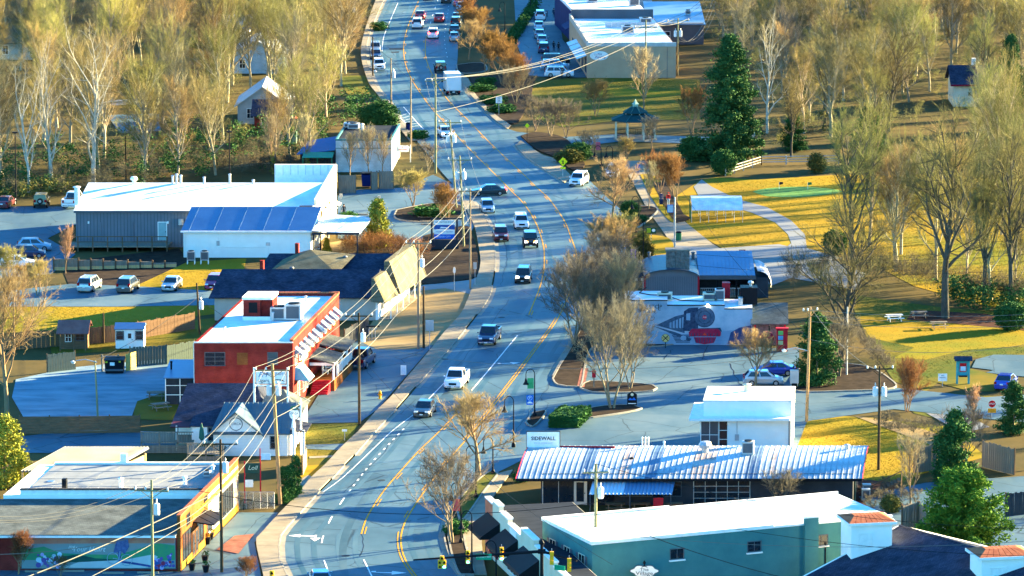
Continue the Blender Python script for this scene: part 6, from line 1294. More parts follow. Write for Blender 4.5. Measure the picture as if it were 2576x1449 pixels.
wire(off(-60,1395,6.5),TOPS['a_m'][0],.5,'thick low cable from the left edge to the mural pole',.03); wire(off(20,1470,5.),TOPS['b_m'][0],.3,'lowest bright cable sweeping up to the orange wall pole',.05); wire(off(180,1475,4.),TOPS['b_m'][0]-Vector((0,0,1.)),.3,'thin guy cable to the orange wall pole',.03)
for i in range(3): wire(TOPS['h'][i],TOPS['r'][i],1.8,'bright power wire crossing the road to the printing shop, %s of three'%PN3[i],.03)
wire(TOPS['h_m'][0],TOPS['r_m'][0]+Vector((0,0,2)),1.2,'lowest cable crossing the road to the printing shop',.035)
for i in range(3): wire(TOPS['r'][i],TOPS['s'][i],.4,'short power wire between the two printing shop poles, %s of three'%PN3[i],.03); wire(TOPS['s'][i],off(1790+i*12,-25,15),.8,'power wire from the printing shop to the top edge, %s of three'%PN3[i],.03)
for k in range(3): wire(TOPS['s_m'][0]+Vector((0,0,k*.6)),off(1800,-20+k*25,10),3.,'sagging service cable at the printing shop, %s of three'%PN3[k],.03,grp='overhead wires')
wire(TOPS['i_t'][0],TOPS['g_t'][0],.6,'dark cable from the plain far pole to the sedan pole',.022,DWIRE); wire(TOPS['j_t'][0],TOPS['i_t'][0],.5,'dark cable from the hatched marking pole to the plain pole',.022,DWIRE); wire(TOPS['k_t'][0],TOPS['j_t'][0],.6,'dark cable from the parked car pole to the next',.022,DWIRE)
wire(off(500,1235,8.5),TOPS['m_m'][0]+Vector((0,0,1)),1.5,'dark cable crossing the road at the bottom',.03,DWIRE); wire(TOPS['d_m'][0],off(1540,1420,8),1.6,'thin dark cable crossing the road before the tree',.018,DWIRE); wire(TOPS['d_h'][0],TOPS['n_m'][0],2.2,'long pale cable crossing to the white flat roofed building',.02)
wire(TOPS['m_h'][0],off(2700,1400,8),1.2,'dark cable before the teal wall, lower',.022,DWIRE); wire(TOPS['m_t'][0],off(2700,1330,9),1.5,'dark cable before the teal wall, upper',.022,DWIRE); wire(TOPS['m_m'][0],off(2200,1500,7),.8,'dark slanting cable across the teal wall',.03,DWIRE)
for k,z in enumerate((10.4,9.9,9.3)): wire(TOPS['n_t'][0]-Vector((0,0,.3+k*.6)),off(2700,783+k*14,11.2),.6,'pale wire from the orange-brown pole to the right edge, %s of three'%PN3[k],.02)
wire(TOPS['n_h'][0],off(2700,842,9),1.6,'lower sagging wire from the orange-brown pole to the right edge',.02); wire(TOPS['n_t'][0],TOPS['o'][0],.6,'wire from the orange-brown pole to the lawn pole',.02); wire(TOPS['n_h'][0],TOPS['q_t'][0]+Vector((0,0,2)),1.,'wire from the orange-brown pole over the train cafe',.02,DWIRE); wire(off(1500,1340,9),off(2700,1352,9),1.,'pale wire passing before the tall cedar',.02); wire(TOPS['t_h'][0],TOPS['v_t'][0],.5,'dark cable over the gravel lot',.025,DWIRE); wire(TOPS['t_h'][0],G(755,905,7),.4,'service cable to the brick building wall',.02,DWIRE)
for k in range(3): wire(off(1730,610+k*28,7),off(2700,590+k*40,9),1.,'thin dark wire across the golf lawn, %s of three'%PN3[k],.016,DWIRE)
# ================================================================ STREET FURNITURE
def lamp(px,pyb,pyt,label,side=-1,banner=None):
    T=thing('street_lamp',label,'street lamp',G(px,pyb)+Vector((0,0,.1)),0,'black gooseneck street lamps'); h=HT(px,pyb,pyt)-.5
    MB().lathe(0,0,[(.22,0),(.2,.3),(.1,.5),(.075,.8),(.06,h*.6),(.05,h-.5)],8).build('pole',BLACK,T)
    pts=[(0,0,h-.5)]+[(side*(.45-.45*math.cos(math.pi*k/8)),0,h-.5+.55*math.sin(math.pi*k/8)) for k in range(1,9)]+[(side*.9,0,h-.9)]
    MB().tube(pts,.045,6).build('gooseneck',BLACK,T); MB().lathe(side*.9,0,[(.06,h-.9),(.1,h-1.05),(.16,h-1.3),(.3,h-1.5),(.32,h-1.55)],10).build('lamp_shade',BLACK,T)
    if banner: c_,zb=banner; q=bx('banner',c_,T,-.75,-.1,-.02,.02,zb,zb+1.1)
    return T
GB=mat('green_banner',(.03,.25,.08),.7,sc_=2.,c2=(.08,.35,.15)); RB=mat('red_banner',(.35,.04,.06),.7,sc_=2.,c2=(.45,.12,.13)); PB_=mat('purple_banner',(.22,.12,.35),.7)
T=lamp(1345,1050,920,'black gooseneck street lamp with green banner by the parking sign',-1,(GB,2.9)); lamp(1292,1127,988,'black gooseneck street lamp behind the pale bare tree'); lamp(1240,1196,1090,'black gooseneck street lamp at the far end of the grass strip',-1); lamp(1197,1256,1112,'black gooseneck street lamp nearest the speed limit sign',-1); lamp(1160,1370,1205,'black gooseneck street lamp with red banner at the dark bare tree',-1,(RB,3.)); lamp(1187,1448,1275,'black gooseneck street lamp in front of the black awnings'); lamp(1248,1475,1350,'black gooseneck street lamp behind the signal arm')
lamp(1512,420,360,'black gooseneck street lamp with red banner by the park crossing',-1,(RB,2.3)); lamp(1541,418,361,'black gooseneck street lamp right of the red banner'); lamp(1607,570,487,'black gooseneck street lamp beside the park path'); lamp(1618,672,545,'black gooseneck street lamp left of the green notice board'); lamp(1602,670,633,'black street lamp with purple banner behind the cafe trees',-1,(PB_,.9)); lamp(1622,110,25,'far black street lamp') if False else None
lamp(1270,90,0,'black street lamp by the clipped hedges at the top'); lamp(1335,28,-60,'black street lamp before the far shops')
def sign(px,pyb,pyt,w,h,m,label,txt=None,shape='rect',pm=None,name='road_sign',tm=None):
    T=thing(name,label,'sign',G(px,pyb)); z=HT(px,pyb,pyt); MB().cyl(0,.04,0,z,.04,n=6).build('post',pm or GALV,T)
    if shape=='rect': MB().box(-w/2,w/2,-.03,0,z-h,z).build('plate',m,T)
    elif shape=='dia': MB().face_xz([(0,z-h),(w/2,z-h/2),(0,z),(-w/2,z-h/2)],-.03,.03).build('plate',m,T)
    elif shape=='oct': MB().disc_xz(0,z-h/2,w/2,h/2,-.03,.03,8).build('plate',m,T)
    elif shape=='tri': MB().face_xz([(-w/2,z),(0,z-h),(w/2,z)],-.03,.03).build('plate',m,T)
    elif shape=='round': MB().disc_xz(0,z-h/2,w/2,h/2,-.03,.03,18).build('plate',m,T)
    for s,dz,sz in (txt or []): text('lettering',s,sz,tm or INK,T,(0,-.04,z+dz))
    return T,z
SY=plain('fluorescent_yellow',(.75,.72,.02),.5); SG=plain('street_sign_green',(.01,.25,.13),.5); SB=plain('parking_blue',(.015,.12,.5),.5); SR=plain('stop_red',(.5,.015,.02),.5); SO=plain('orange_plate',(.75,.28,.02),.5); TEA=plain('kiosk_teal',(.05,.32,.34),.6)
sign(1255,293,243,.95,1.0,WTRIM,'white speed limit 25 sign beside the far kerb',[('SPEED',-.15,.2),('LIMIT',-.35,.2),('25',-.7,.5)]); sign(1177,1240,1180,.85,1.0,WTRIM,'white speed limit 25 sign beside the dark bare tree',[('SPEED',-.13,.18),('LIMIT',-.32,.18),('25',-.68,.5)])
T,z=sign(1416,448,395,1.25,1.3,SY,'yellow diamond pedestrian crossing sign',None,'dia'); MB().box(-.35,.35,-.03,0,z-1.65,z-1.38).build('lower_plate',SY,T); MB().disc_xz(0,z-.42,.07,.07,-.05,.02,10).build('pictogram_head',INK,T); MB().tube([(0,-.045,z-.5),(0,-.045,z-.75),(-.15,-.045,z-.98)],.04,4).tube([(0,-.045,z-.75),(.14,-.045,z-.98)],.04,4).tube([(-.16,-.045,z-.7),(0,-.045,z-.52),(.16,-.045,z-.68)],.03,4).build('pictogram_body',INK,T)
T,z=sign(1333,1060,994,.7,1.0,SB,'blue parking sign with white letter P',[],tm=WTRIM); MB().disc_xz(0,z-.3,.24,.24,-.04,.01,18).build('ring',WTRIM,T); MB().disc_xz(0,z-.3,.2,.2,-.045,.01,18).build('disc',SB,T); text('lettering','P',.36,WTRIM,T,(0,-.055,z-.3)); MB().box(-.25,.25,-.045,-.03,z-.85,z-.75).box(-.14,.14,-.045,-.03,z-.75,z-.66).build('car_symbol',WTRIM,T)
T,z=sign(2495,1055,1007,.75,.75,SR,'red stop sign above an orange plate',[],'oct'); text('lettering','STOP',.25,WTRIM,T,(0,-.045,z-.375)); MB().box(-.42,.42,-.03,0,z-1.3,z-.85).build('lower_plate',SO,T)
T,z=sign(1867,655,628,.85,.75,RED,'red and white yield sign with orange plate below',[],'tri'); MB().face_xz([(-.25,z-.1),(0,z-.5),(.25,z-.1)],-.045,.015).build('inner_plate',WTRIM,T); MB().box(-.4,.4,-.03,0,z-1.3,z-.85).build('lower_plate',SO,T)
sign(2371,972,940,.95,.8,WTRIM,'small white notice on the verge left of the kiosk',[('NO',-.2,.18),('PARKING',-.42,.16)]); sign(1143,735,672,.32,.75,WTRIM,'small rounded white plate on a post beside the drive',None,'round'); sign(1081,880,805,.9,1.2,GALV,'back of a grey sign right of the paired poles'); sign(858,548,487,.45,.5,GALV,'small sign post beside the taproom entrance'); sign(954,545,492,.4,.6,GALV,'small sign post in the taproom lot'); sign(1326,358,310,.7,.7,SY,'yellow-green diamond sign at the side street',None,'dia',BLACK); sign(867,1108,1080,.5,.22,WTRIM,'low white lawn sign before the cottage'); sign(1195,720,660,.4,.8,GALV,'back of a small sign at the inside kerb')
T,z=sign(1590,1027,992,1.0,1.15,BLACK,'dark house shaped town notice on a post in the bed',None,'rect',BLACK); MB().face_xz([(-.5,z),(.5,z),(0,z+.35)],-.03,.03).build('peak',BLACK,T); MB().disc_xz(0,z-.02,.16,.16,-.045,.015,14).build('seal',CREAM,T); MB().face_xz([(-.4,z-.6),(-.2,z-.35),(0,z-.5),(.2,z-.3),(.4,z-.6)],-.04,.01).build('hill_mark',SB,T); MB().box(-.4,.4,-.045,-.03,z-1.0,z-.92).build('line_mark',WTRIM,T)
T,z=sign(1638,615,573,1.25,.75,plain('board_green',(.02,.07,.03)),'dark green notice board with yellow lettering beside the path',None,'rect',GALV)
for i in range(4): MB().box(-.55,-.05,-.045,-.03,z-.15-.14*i,z-.08-.14*i).build('text_line',SY,T)
MB().disc_xz(.3,z-.32,.22,.2,-.045,.015,12).build('emblem',WTRIM,T)
# A-board, hydrant, survey covers
T=thing('sandwich_board','white sandwich board sign on the forecourt','sign',G(1015,943)); MB().slab((-.3,-.25,0),(.3,-.25,0),(.3,0,1.05),(-.3,0,1.05),.03).slab((.3,.25,0),(-.3,.25,0),(-.3,0.01,1.05),(.3,.01,1.05),.03).build('boards',WTRIM,T); MB().slab((-.22,-.27,.15),(.22,-.27,.15),(.22,-.05,.95),(-.22,-.05,.95),.01).build('print',mat('pale_print',(.5,.55,.6),.6,sc_=6,c2=(.75,.75,.75)),T)
HY=plain('hydrant_yellow',(.62,.30,.015),.5); T=thing('fire_hydrant','yellow fire hydrant beside the pavement','hydrant',G(956,1004)); MB().lathe(0,0,[(.2,0),(.2,.06),(.13,.08),(.13,.6),(.17,.62),(.15,.75),(.06,.86),(.03,.92)],10).build('barrel',HY,T,True); MB().tube([(-.24,0,.48),(.24,0,.48)],.07,8).build('side_outlet',HY,T); MB().tube([(0,-.22,.42),(0,0,.42)],.085,8).build('front_outlet',HY,T)
# monument sign board
T=thing('tenant_sign_board','tall brewery tenant sign board with four panels','sign',G(1118,628)); w_=(1145-1093)/S(628); h=HT(1118,628,553)
for s in (-1,1): bx('post',DARKW,T,s*(w_/2+.28)-.12,s*(w_/2+.28)+.12,-.12,.12,0,h+.25)
bx('beam',DARKW,T,-w_/2-.4,w_/2+.9,-.1,.1,h+.05,h+.25); bx('base',DARKW,T,-w_/2-.3,w_/2+.5,-.1,.1,0,HT(1118,628,602)-.05)
cols=[WTRIM,BLUEI,WTRIM,SB]; z0=HT(1118,628,601); ph_=(h-z0)/4
for i in range(4):
    zt=h-i*ph_; bx('panel',cols[i],T,-w_/2,w_/2,-.14,-.1,zt-ph_+.02,zt-.02)
text('lettering','THE TASTING ROOM',.26,INK,T,(0,-.15,h-ph_*.45)); text('lettering','PALMETTO PROPER',.24,BLUEI,T,(0,-.15,h-ph_*2.5)); text('lettering','BRIDGE CITY',.3,WTRIM,T,(-.1,-.15,h-ph_*3.5)); MB().face_xz([(-.6,h-ph_*1.75),(-.4,h-ph_*1.4),(0,h-ph_*1.5),(.6,h-ph_*1.6),(.5,h-ph_*1.75)],-.15,.01).build('emblem',WTRIM,T); bx('small_panel',GALV,T,w_/2+.3,w_/2+.8,-.1,-.05,h-.7,h-.1)
T=thing('hanging_sign','white shield shaped sign on a frame beside the block building','sign',G(1013,408)); z=HT(1013,408,366); MB().face_xz([(-.85,z-.9),(.85,z-.9),(1.,z-.2),(.7,z),(-.7,z),(-1.,z-.2)],-.04,.06).build('plate',WTRIM,T)
for s in (-1,1): bx('post',WTRIM,T,s*1.1-.07,s*1.1+.07,-.05,.07,0,z+.1)
text('lettering','+',.5,SR,T,(0,-.06,z-.25)); MB().box(-.6,.6,-.055,-.04,z-.62,z-.55).build('text_line',SR,T)
T=thing('round_hanging_sign','round white restaurant sign on a white post beside the cottage','sign',G(741,1145)); z=HT(741,1145,1030); 
bx('post',WTRIM,T,.55,.75,-.08,.08,0,z+.6); MB().lathe(.65,0,[(.16,z+.6),(.02,z+1.1)],4).build('finial',WTRIM,T); MB().disc_xz(0,z-.45,.55,.62,-.03,.05,22).build('plate',DGREY,T); MB().disc_xz(0,z-.45,.5,.57,-.045,.02,22).build('face',WTRIM,T); text('lettering','CIRCA',.26,INK,T,(0,-.05,z-.4)); bx('bracket',WTRIM,T,-.1,.6,-.04,.04,z+.1,z+.2)
q=MB(); 
for k in range(12): a=2*math.pi*k/12; q.lathe(.0+.3*math.cos(a),-.08,[(.03,z+.1+.16*math.sin(a)),(.1,z+.16+.16*math.sin(a)),(.03,z+.22+.16*math.sin(a))],6)
q.build('wreath',GREENP,T)
T=thing('shop_sign_frame','dark green ornate sign on a red frame beside the big pole','sign',G(640,1265)); h=HT(640,1265,1165)
for x in (-.9,.6): bx('post',RED,T,x-.05,x+.05,-.05,.05,0,h+.2)
bx('plate',plain('bottle_green',(.02,.06,.05)),T,-.85,.55,-.05,.02,h-.95,h); text('lettering','Loll',.6,plain('pale_green_ink',(.4,.55,.45)),T,(-.15,-.07,h-.45),shear=.3); bx('lower_plate',WTRIM,T,-.85,-.1,-.05,.02,h-2.3,h-1.6)
T=thing('notice_on_post','red framed notice on a post beside the cottage','sign',G(655,1235)); h=HT(655,1235,1128); bx('post',RED,T,-.05,.05,-.05,.05,0,h); bx('plate',PALE,T,.1,1.,-.04,.0,h-1.1,h-.5)
T=thing('information_kiosk','teal information kiosk with small roof by the right lot','kiosk',G(2422,966)); h=HT(2422,966,905)
for s in (-1,1): bx('post',TEA,T,s*.62-.1,s*.62+.1,-.15,.15,0,h)
MB().slab((-.95,-.6,h),(.95,-.6,h),(.95,.0,h+.4),(-.95,.0,h+.4),.06).slab((-.95,.0,h+.4),(.95,.0,h+.4),(.95,.6,h),(-.95,.6,h),.06).build('roof',SHING,T); bx('panel',TEA,T,-.5,.5,-.05,.05,.9,h-.1); bx('poster',SR,T,-.35,.35,-.09,-.05,h-1.3,h-.35); bx('notice',PALE,T,-.28,.28,-.1,-.09,h-1.2,h-.7); bx('shelf',BLACK,T,-.45,.45,-.3,-.05,.8,.95)
T=thing('bird_house','red bird house on a post in the corner bed','bird house',G(1494,977)); h=HT(1494,977,935); bx('post',WOOD,T,-.06,.06,-.06,.06,0,h-.5); bx('house',RED,T,-.2,.2,-.2,.2,h-.6,h); MB().lathe(0,0,[(.3,h),(.02,h+.3)],4).build('roof',RED,T)
T=thing('utility_box','grey utility cabinet on legs beside the white building','cabinet',G(1998,975)); bx('case',GALV,T,-.45,.45,-.25,.25,.5,1.9); bx('leg',GALV,T,-.4,-.3,-.1,.1,0,.5); bx('leg',GALV,T,.3,.4,-.1,.1,0,.5)
T=thing('park_bench','dark bench at the end of the clipped hedge','bench',G(1468,1046)); bx('seat',BLACK,T,-.2,.25,-.8,.8,.42,.48); bx('backrest',BLACK,T,.2,.26,-.8,.8,.48,1.0)
for y in (-.7,.7): bx('leg',BLACK,T,-.18,.22,y-.04,y+.04,0,.42)
for px,py,l,c_ in ((1598,534,'green litter bin by the park street lamp',GREENP),(1027,328,'navy litter bin beside the hatched marking',plain('navy_metal',(.01,.02,.1))),(1707,605,'small green bin beside the light pole',GREENP)):
    T=thing('litter_bin',l,'bin',G(px,py)); MB().lathe(0,0,[(.32,0),(.36,.1),(.36,.95),(.3,1.0)],10).build('barrel',c_,T); MB().lathe(0,0,[(.38,1.0),(.38,1.06),(.2,1.2)],10).build('lid',BLACK,T)
T=thing('blue_display','pale blue sign box on the park path beside the light pole','sign',G(1686,542)); bx('panel',SB,T,-.4,.4,-.1,.1,.4,1.4); bx('face',PALE,T,-.35,.35,-.12,-.1,.45,1.35); MB().tube([(-.45,0,0),(-.65,0,.6),(-.45,0,1.1)],.04,5).build('hoop',BLACK,T)
# wheel stops
for i,(px,py) in enumerate(((908,541),(898,549),(1071,540),(1069,549),(1074,558),(1077,566),(15,1432),(90,1440),(185,1439),(285,1444),(372,1443))):
    T=MB().box(-.95,.95,-.09,.09,0,.14).build('wheel_stop',CONCD); T.location=G(px,py)+Vector((0,0,.04)); T.rotation_euler=(0,0,rad(-8) if i<6 else 0)
    tag(T,'concrete wheel stop %s'%('near the taproom entrance bush, farther of two','near the taproom entrance bush, nearer of two','left of the tenant sign board, farthest of four','left of the tenant sign board, second of four','left of the tenant sign board, third of four','left of the tenant sign board, nearest of four','below the painted mural, leftmost of five','below the painted mural, second from the left','below the painted mural, middle of five','below the painted mural, second from the right','below the painted mural, rightmost of five')[i],'wheel stop','taproom lot wheel stops' if i<6 else 'mural lot wheel stops')
T=thing('outdoor_menu_board','red lettered notice frame at the taproom entrance','sign',G(813,548)); bx('frame',BLACK,T,-.85,.85,-.06,.06,.1,1.3); bx('face',mat('menu_face',(.4,.4,.42),.6,sc_=5,c2=(.65,.6,.6)),T,-.75,.75,-.08,-.06,.2,1.2); bx('arrow_mark',SR,T,-.4,.3,-.09,-.08,.35,.5); bx('leg',BLACK,T,-.8,-.7,-.05,.05,0,.1); bx('leg',BLACK,T,.7,.8,-.05,.05,0,.1)
# planters
for i,(px,py,l) in enumerate(((516,1416,'tall dark planter by the mural store door'),(522,1370,'dark planter with yellow flowers by the awning'),(530,1358,'second flowering planter under the awning'),(483,1436,'low dark planter near the corner'),(518,1441,'round dark planter at the bottom edge'))):
    T=thing('planter',l,'planter',G(px,py)+Vector((0,0,.05))); MB().lathe(0,0,[(.2,0),(.32,.55),(.34,.62),(.28,.6)],8).build('pot',BLACK,T)
    q=MB()
    for k in range(40): a=R.uniform(0,6.28); r_=R.uniform(0,.34); z=.6+R.uniform(0,.35); q.add([(r_*math.cos(a),r_*math.sin(a),z),(r_*math.cos(a)+.12,r_*math.sin(a),z+.03),(r_*math.cos(a)+.03,r_*math.sin(a)+.1,z+.1)],[(0,1,2)])
    q.build('plants',mat('planter_leaves',(.30,.20,.02),.8) if i in(1,2) else mat('planter_green',(.05,.09,.02),.8),T)
# traffic signals on the mast arm
T=thing('signal_mast','black traffic signal mast with long arm at the bottom','traffic signal',at(1363,1387,6.3)); zA=6.3; bp=T.location
MB().tube([(0,0,0),(0,0,7.1)],[.2,.14],10).build('mast',BLACK,T); s_=29.6
pa=at(1040,1410,5.9)-bp; pb=at(1470,1440,5.4)-bp
MB().tube([(0,0,zA),(pa.x,pa.y,5.95)],[.14,.07],8).build('mast_arm',BLACK,T); MB().tube([(0,0,zA),(2.9,-2.2,zA-.3)],[.13,.08],8).build('mast_arm',BLACK,T); MB().lathe(0,0,[(.2,6.9),(.22,7.05),(.05,7.3)],8).build('finial',BLACK,T); MB().tube([(-.32,0,zA),(.32,0,zA)],.22,8).build('clamp',BLACK,T)
SIG=plain('signal_yellow',(.68,.36,.02),.45); DL=plain('unlit_lens',(.03,.02,.015),.3); GL=plain('lit_green_lens',(.05,.8,.5),.3,emit=4.)
def head(px,py,label,n=3,back=False,dog=False):
    p=at(px,py,5.9); H_=thing('traffic_light',label,'traffic light',Vector((p.x,p.y,5.9)),0,'signal heads on the mast arm')
    cols=[(-.18,[-.35,-.0],),(.18,[-.35,0.])] if dog else [(0,[.38*(1-i) for i in range(n)])]
    if dog: cols.append((0,[.36]))
    for x,zs in cols:
        for z in zs:
            o=MB().box(x-.17,x+.17,-.12,.12,z-.175,z+.175).build('section',SIG,H_)
            if not back:
                on=(z==min(zs) and (not dog or x>0)); MB().disc_xz(x,z,.13,.13,-.14,.02,14).build('lens',GL if on else DL,o); MB().tube([(x+.14*math.cos(a),-.2,z+.14*math.sin(a)) for a in [math.pi*k/8 for k in range(9)]],.05,4,False).build('visor',SIG,o)
            else: MB().box(x-.12,x+.12,.12,.2,z-.12,z+.12).build('back_cover',SIG,o)
    MB().cyl(0,.05,.5,.8,.03,n=6).build('bracket',GALV,H_)
head(1112,1414,'five lens signal head at the left end of the arm',dog=True); head(1177,1401,'three lens signal head left of the green street sign'); head(1262,1393,'three lens signal head right of the green street sign'); head(1388,1404,'yellow signal head seen side-on just right of the mast',back=True); head(1432,1421,'yellow signal head at the right end of the arm',back=True); head(684,1452,'signal head cut by the bottom edge beside the pavement')
p=at(1217,1400,6.0); Q=thing('street_name_sign','green street name sign hung on the signal arm','sign',Vector((p.x,p.y-.15,6.0))); bx('plate',SG,Q,-.66,.66,-.02,.02,-.25,.25); text('lettering','S POINSETT HWY',.2,WTRIM,Q,(0,-.03,0),sx=.78); bx('bracket',GALV,Q,-.04,.04,-.01,.06,.25,.4)
p=at(1408,1428,5.2); Q=thing('street_name_sign','small green street sign under the right signals','sign',Vector((p.x,p.y-.1,5.2)),rad(-30)); bx('plate',SG,Q,-.5,.5,-.02,.02,-.22,.22)
# ================================================================ PEOPLE
SKIN=plain('skin',(.45,.27,.18),.6)
def person(px,py,label,shirt,pants,hair=(.04,.025,.015),rz=0.,h=1.72,walk=.0,armf=.0):
    s=h/1.72; w=walk
    V=[(0,0,.95),(0,0,1.12),(0,-.01,1.32),(0,0,1.45),(0,-.01,1.53),(0,-.02,1.63),  #0-5 spine
       (.19,0,1.41),(.25,.02-armf*.1,1.14),(.25,-.06-armf*.3,.90),   #6-8 right arm
       (-.19,0,1.41),(-.25,.02+.05*w,1.14),(-.25,-.06+.2*w,.90),     #9-11 left arm
       (.09,0,.88),(.10,-.03-.18*w,.50),(.10,.02-.28*w,.08),(.10,-.14-.28*w,.04),
       (-.09,0,.88),(-.10,-.03+.14*w,.50),(-.10,.06+.34*w,.08),(-.10,-.10+.34*w,.04)]
    E=[(0,1),(1,2),(2,3),(3,4),(4,5),(3,6),(6,7),(7,8),(3,9),(9,10),(10,11),(0,12),(12,13),(13,14),(14,15),(0,16),(16,17),(17,18),(18,19)]
    Rr=[.13,.125,.14,.10,.055,.10,.065,.048,.038,.065,.048,.038,.085,.062,.045,.04,.085,.062,.045,.04]
    for hnd,sx in ((8,1),(11,-1)):
        hx,hy,hz=V[hnd]; pi=len(V); V.append((hx,hy-.02,hz-.07)); E.append((hnd,pi)); Rr.append(.03)
        for k,(dx,ln) in enumerate(((-.03,.07),(-.01,.085),(.01,.08),(.03,.065))):
            V.append((hx+dx,hy-.04,hz-.07-ln)); E.append((pi,len(V)-1)); Rr.append(.009)
        V.append((hx-sx*.05,hy-.06,hz-.09)); E.append((pi,len(V)-1)); Rr.append(.01)
    me=bpy.data.meshes.new('body'); me.from_pydata([(x*s,y*s,z*s) for x,y,z in V],E,[]); ob=bpy.data.objects.new('tmp',me); C.objects.link(ob)
    md=ob.modifiers.new('s','SKIN')
    for i,v in enumerate(me.skin_vertices[0].data): v.radius=(Rr[i]*s,Rr[i]*s*(.8 if i<4 else 1)); v.use_root=(i==0)
    sd_=ob.modifiers.new('d','SUBSURF'); sd_.levels=1; sd_.render_levels=1
    mats=[SKIN,plain('cloth_%s'%str(shirt),shirt,.8),plain('cloth_%s'%str(pants),pants,.8),BLACK]; m2=bpy.data.meshes.new('body')
    T=thing('person',label,'person',G(px,py)+Vector((0,0,.06)),rz); b=bpy.data.objects.new('body',m2); C.objects.link(b); b.parent=T; LATE.append(('person',ob,b,mats,s))
    MB().lathe(0,.012*s,[(.10*s,1.60*s),(.118*s,1.66*s),(.10*s,1.73*s),(.05*s,1.77*s)],10).build('hair',plain('hair_%s'%str(hair),hair,.9),T,True)
    MB().box(-.05*s,-.025*s,-.125*s,-.11*s,1.635*s,1.65*s).box(.025*s,.05*s,-.125*s,-.11*s,1.635*s,1.65*s).box(-.03*s,.03*s,-.118*s,-.105*s,1.565*s,1.575*s).build('face_features',INK,T)
    return T
person(823,618,'person in a white shirt and dark trousers under the patio canopy',(.6,.6,.6),(.02,.02,.025)); person(865,548,'person in dark clothes crossing the taproom lot',(.02,.02,.03),(.03,.03,.04),walk=.6); person(768,552,'person in a white shirt at the taproom door',(.65,.65,.66),(.03,.03,.05))
person(1663,516,'person in navy pushing a stroller along the park path',(.03,.04,.10),(.03,.03,.04),armf=1.,walk=.5); person(1681,518,'person in a red jacket and pale trousers on the park path',(.55,.015,.015),(.35,.45,.5),hair=(.45,.03,.02),walk=.5); person(1605,441,'person in a blue jacket on the path under the trees',(.01,.03,.28),(.01,.02,.12),walk=.4)
person(1414,199,'person in grey beside the white car at the printing shop',(.08,.08,.09),(.02,.02,.03)); person(1393,130,'person in black walking before the shops, left of two',(.02,.02,.03),(.015,.015,.02),walk=.5,rz=3.1); person(1405,133,'person in black walking before the shops, right of two',(.03,.03,.03),(.015,.015,.02),walk=.5,rz=3.1); person(1393,46,'person in dark blue standing by the motorcycle',(.02,.03,.06),(.015,.02,.05))
T=thing('stroller','dark stroller pushed along the park path','stroller',G(1663,521)+Vector((0,0,.06))); MB().hexa([(-.22,-.3,.35),(.22,-.3,.35),(.22,.25,.4),(-.22,.25,.4)],[(-.25,-.2,.9),(.25,-.2,.9),(.25,.3,1.0),(-.25,.3,1.0)]).build('seat',plain('navy_canvas',(.015,.02,.05)),T); MB().tube([(-.22,.3,.4),(-.22,.6,1.0),(.22,.6,1.0),(.22,.3,.4)],.02,5).build('handle',GALV,T)
for x in (-.28,.28):
    for y in (-.35,.35): MB().tube([(x-.03,y,.15),(x+.03,y,.15)],.15,10).build('wheel',TYRE,T)
# cafe tables on the taproom terrace
for i,(px,py) in enumerate(((790,640),(800,620),(808,632),(793,655))):
    T=thing('cafe_table','small round table with stools on the taproom terrace, %s'%('second nearest the white wall','farthest back','nearest the standing person','at the front')[i],'table',G(px,py)+Vector((0,0,.13)),0,'taproom terrace tables'); MB().lathe(0,0,[(.42,.72),(.42,.76)],12).build('table_top',WOODY,T); MB().cyl(0,0,0,.72,.04).build('stem',BLACK,T)
    for a in (0,2.1,4.2): q=MB().cyl(.75*math.cos(a),.75*math.sin(a),.43,.48,.18,n=8).build('stool_seat',BLACK,T); MB().cyl(.75*math.cos(a),.75*math.sin(a),0,.43,.03,n=5).build('leg',BLACK,q)
# stairs and bins beside the restaurant end
T=thing('timber_stairs','dark timber stairs with handrail right of the restaurant','stairs',G(2190,1250))
for i in range(9): MB().box(i*.32,i*.32+.4,0,1.6,i*.17,i*.17+.15).build('step',WOODB,T)
MB().tube([(0,0,1.),(2.9,0,2.5)],.05,4).tube([(0,0,0),(0,0,1.)],.05,4).tube([(2.9,0,0),(2.9,0,2.5)],.05,4).build('handrail',WOODB,T)
for px,py,l in ((2180,1246,'grey condenser at the restaurant end, nearest the stairs'),(2178,1258,'tall grey utility box at the restaurant corner')):
    T=thing('equipment_box',l,'cabinet',G(px,py)); bx('case',GALV,T,-.4,.4,-.35,.35,.1,1.1); bx('louvre',DGREY,T,-.3,.3,-.37,-.35,.25,.95); bx('base',CONCD,T,-.45,.45,-.4,.4,0,.1)
# extra yard things
T=thing('gas_meter_rack','pipe rack and meters beside the board fence of the shingled building','meter',G(928,858))
for x in (0,.35,.7): MB().tube([(x,0,0),(x,0,1.3),(x+.15,0,1.5)],.05,6).build('pipe',GALV,T)
bx('header',BLACK,T,-.3,1.2,-.1,.1,1.6,1.75)
boardfence([(868,872),(905,850),(928,842)],'dark board fence between the brick and shingled buildings',1.9,DARKW)
T=thing('chain_link_fence','chain link fence and gate left of the clipped cypresses','fence',G(602,1280)); w_=(690-602)/S(1280); q=MB()
for i in range(6): q.cyl(i*w_/5,0,0,1.6,.03,n=5)
q.tube([(0,0,1.6),(w_,0,1.6)],.025,4).build('frame',GALV,T); q=MB()
for i in range(26): q.tube([(i*w_/26,0,0),(min(w_,(i+6)*w_/26),0,1.55)],.008,3,False).tube([(min(w_,(i+6)*w_/26),0,0),(i*w_/26,0,1.55)],.008,3,False)
q.build('mesh',GALV,T)
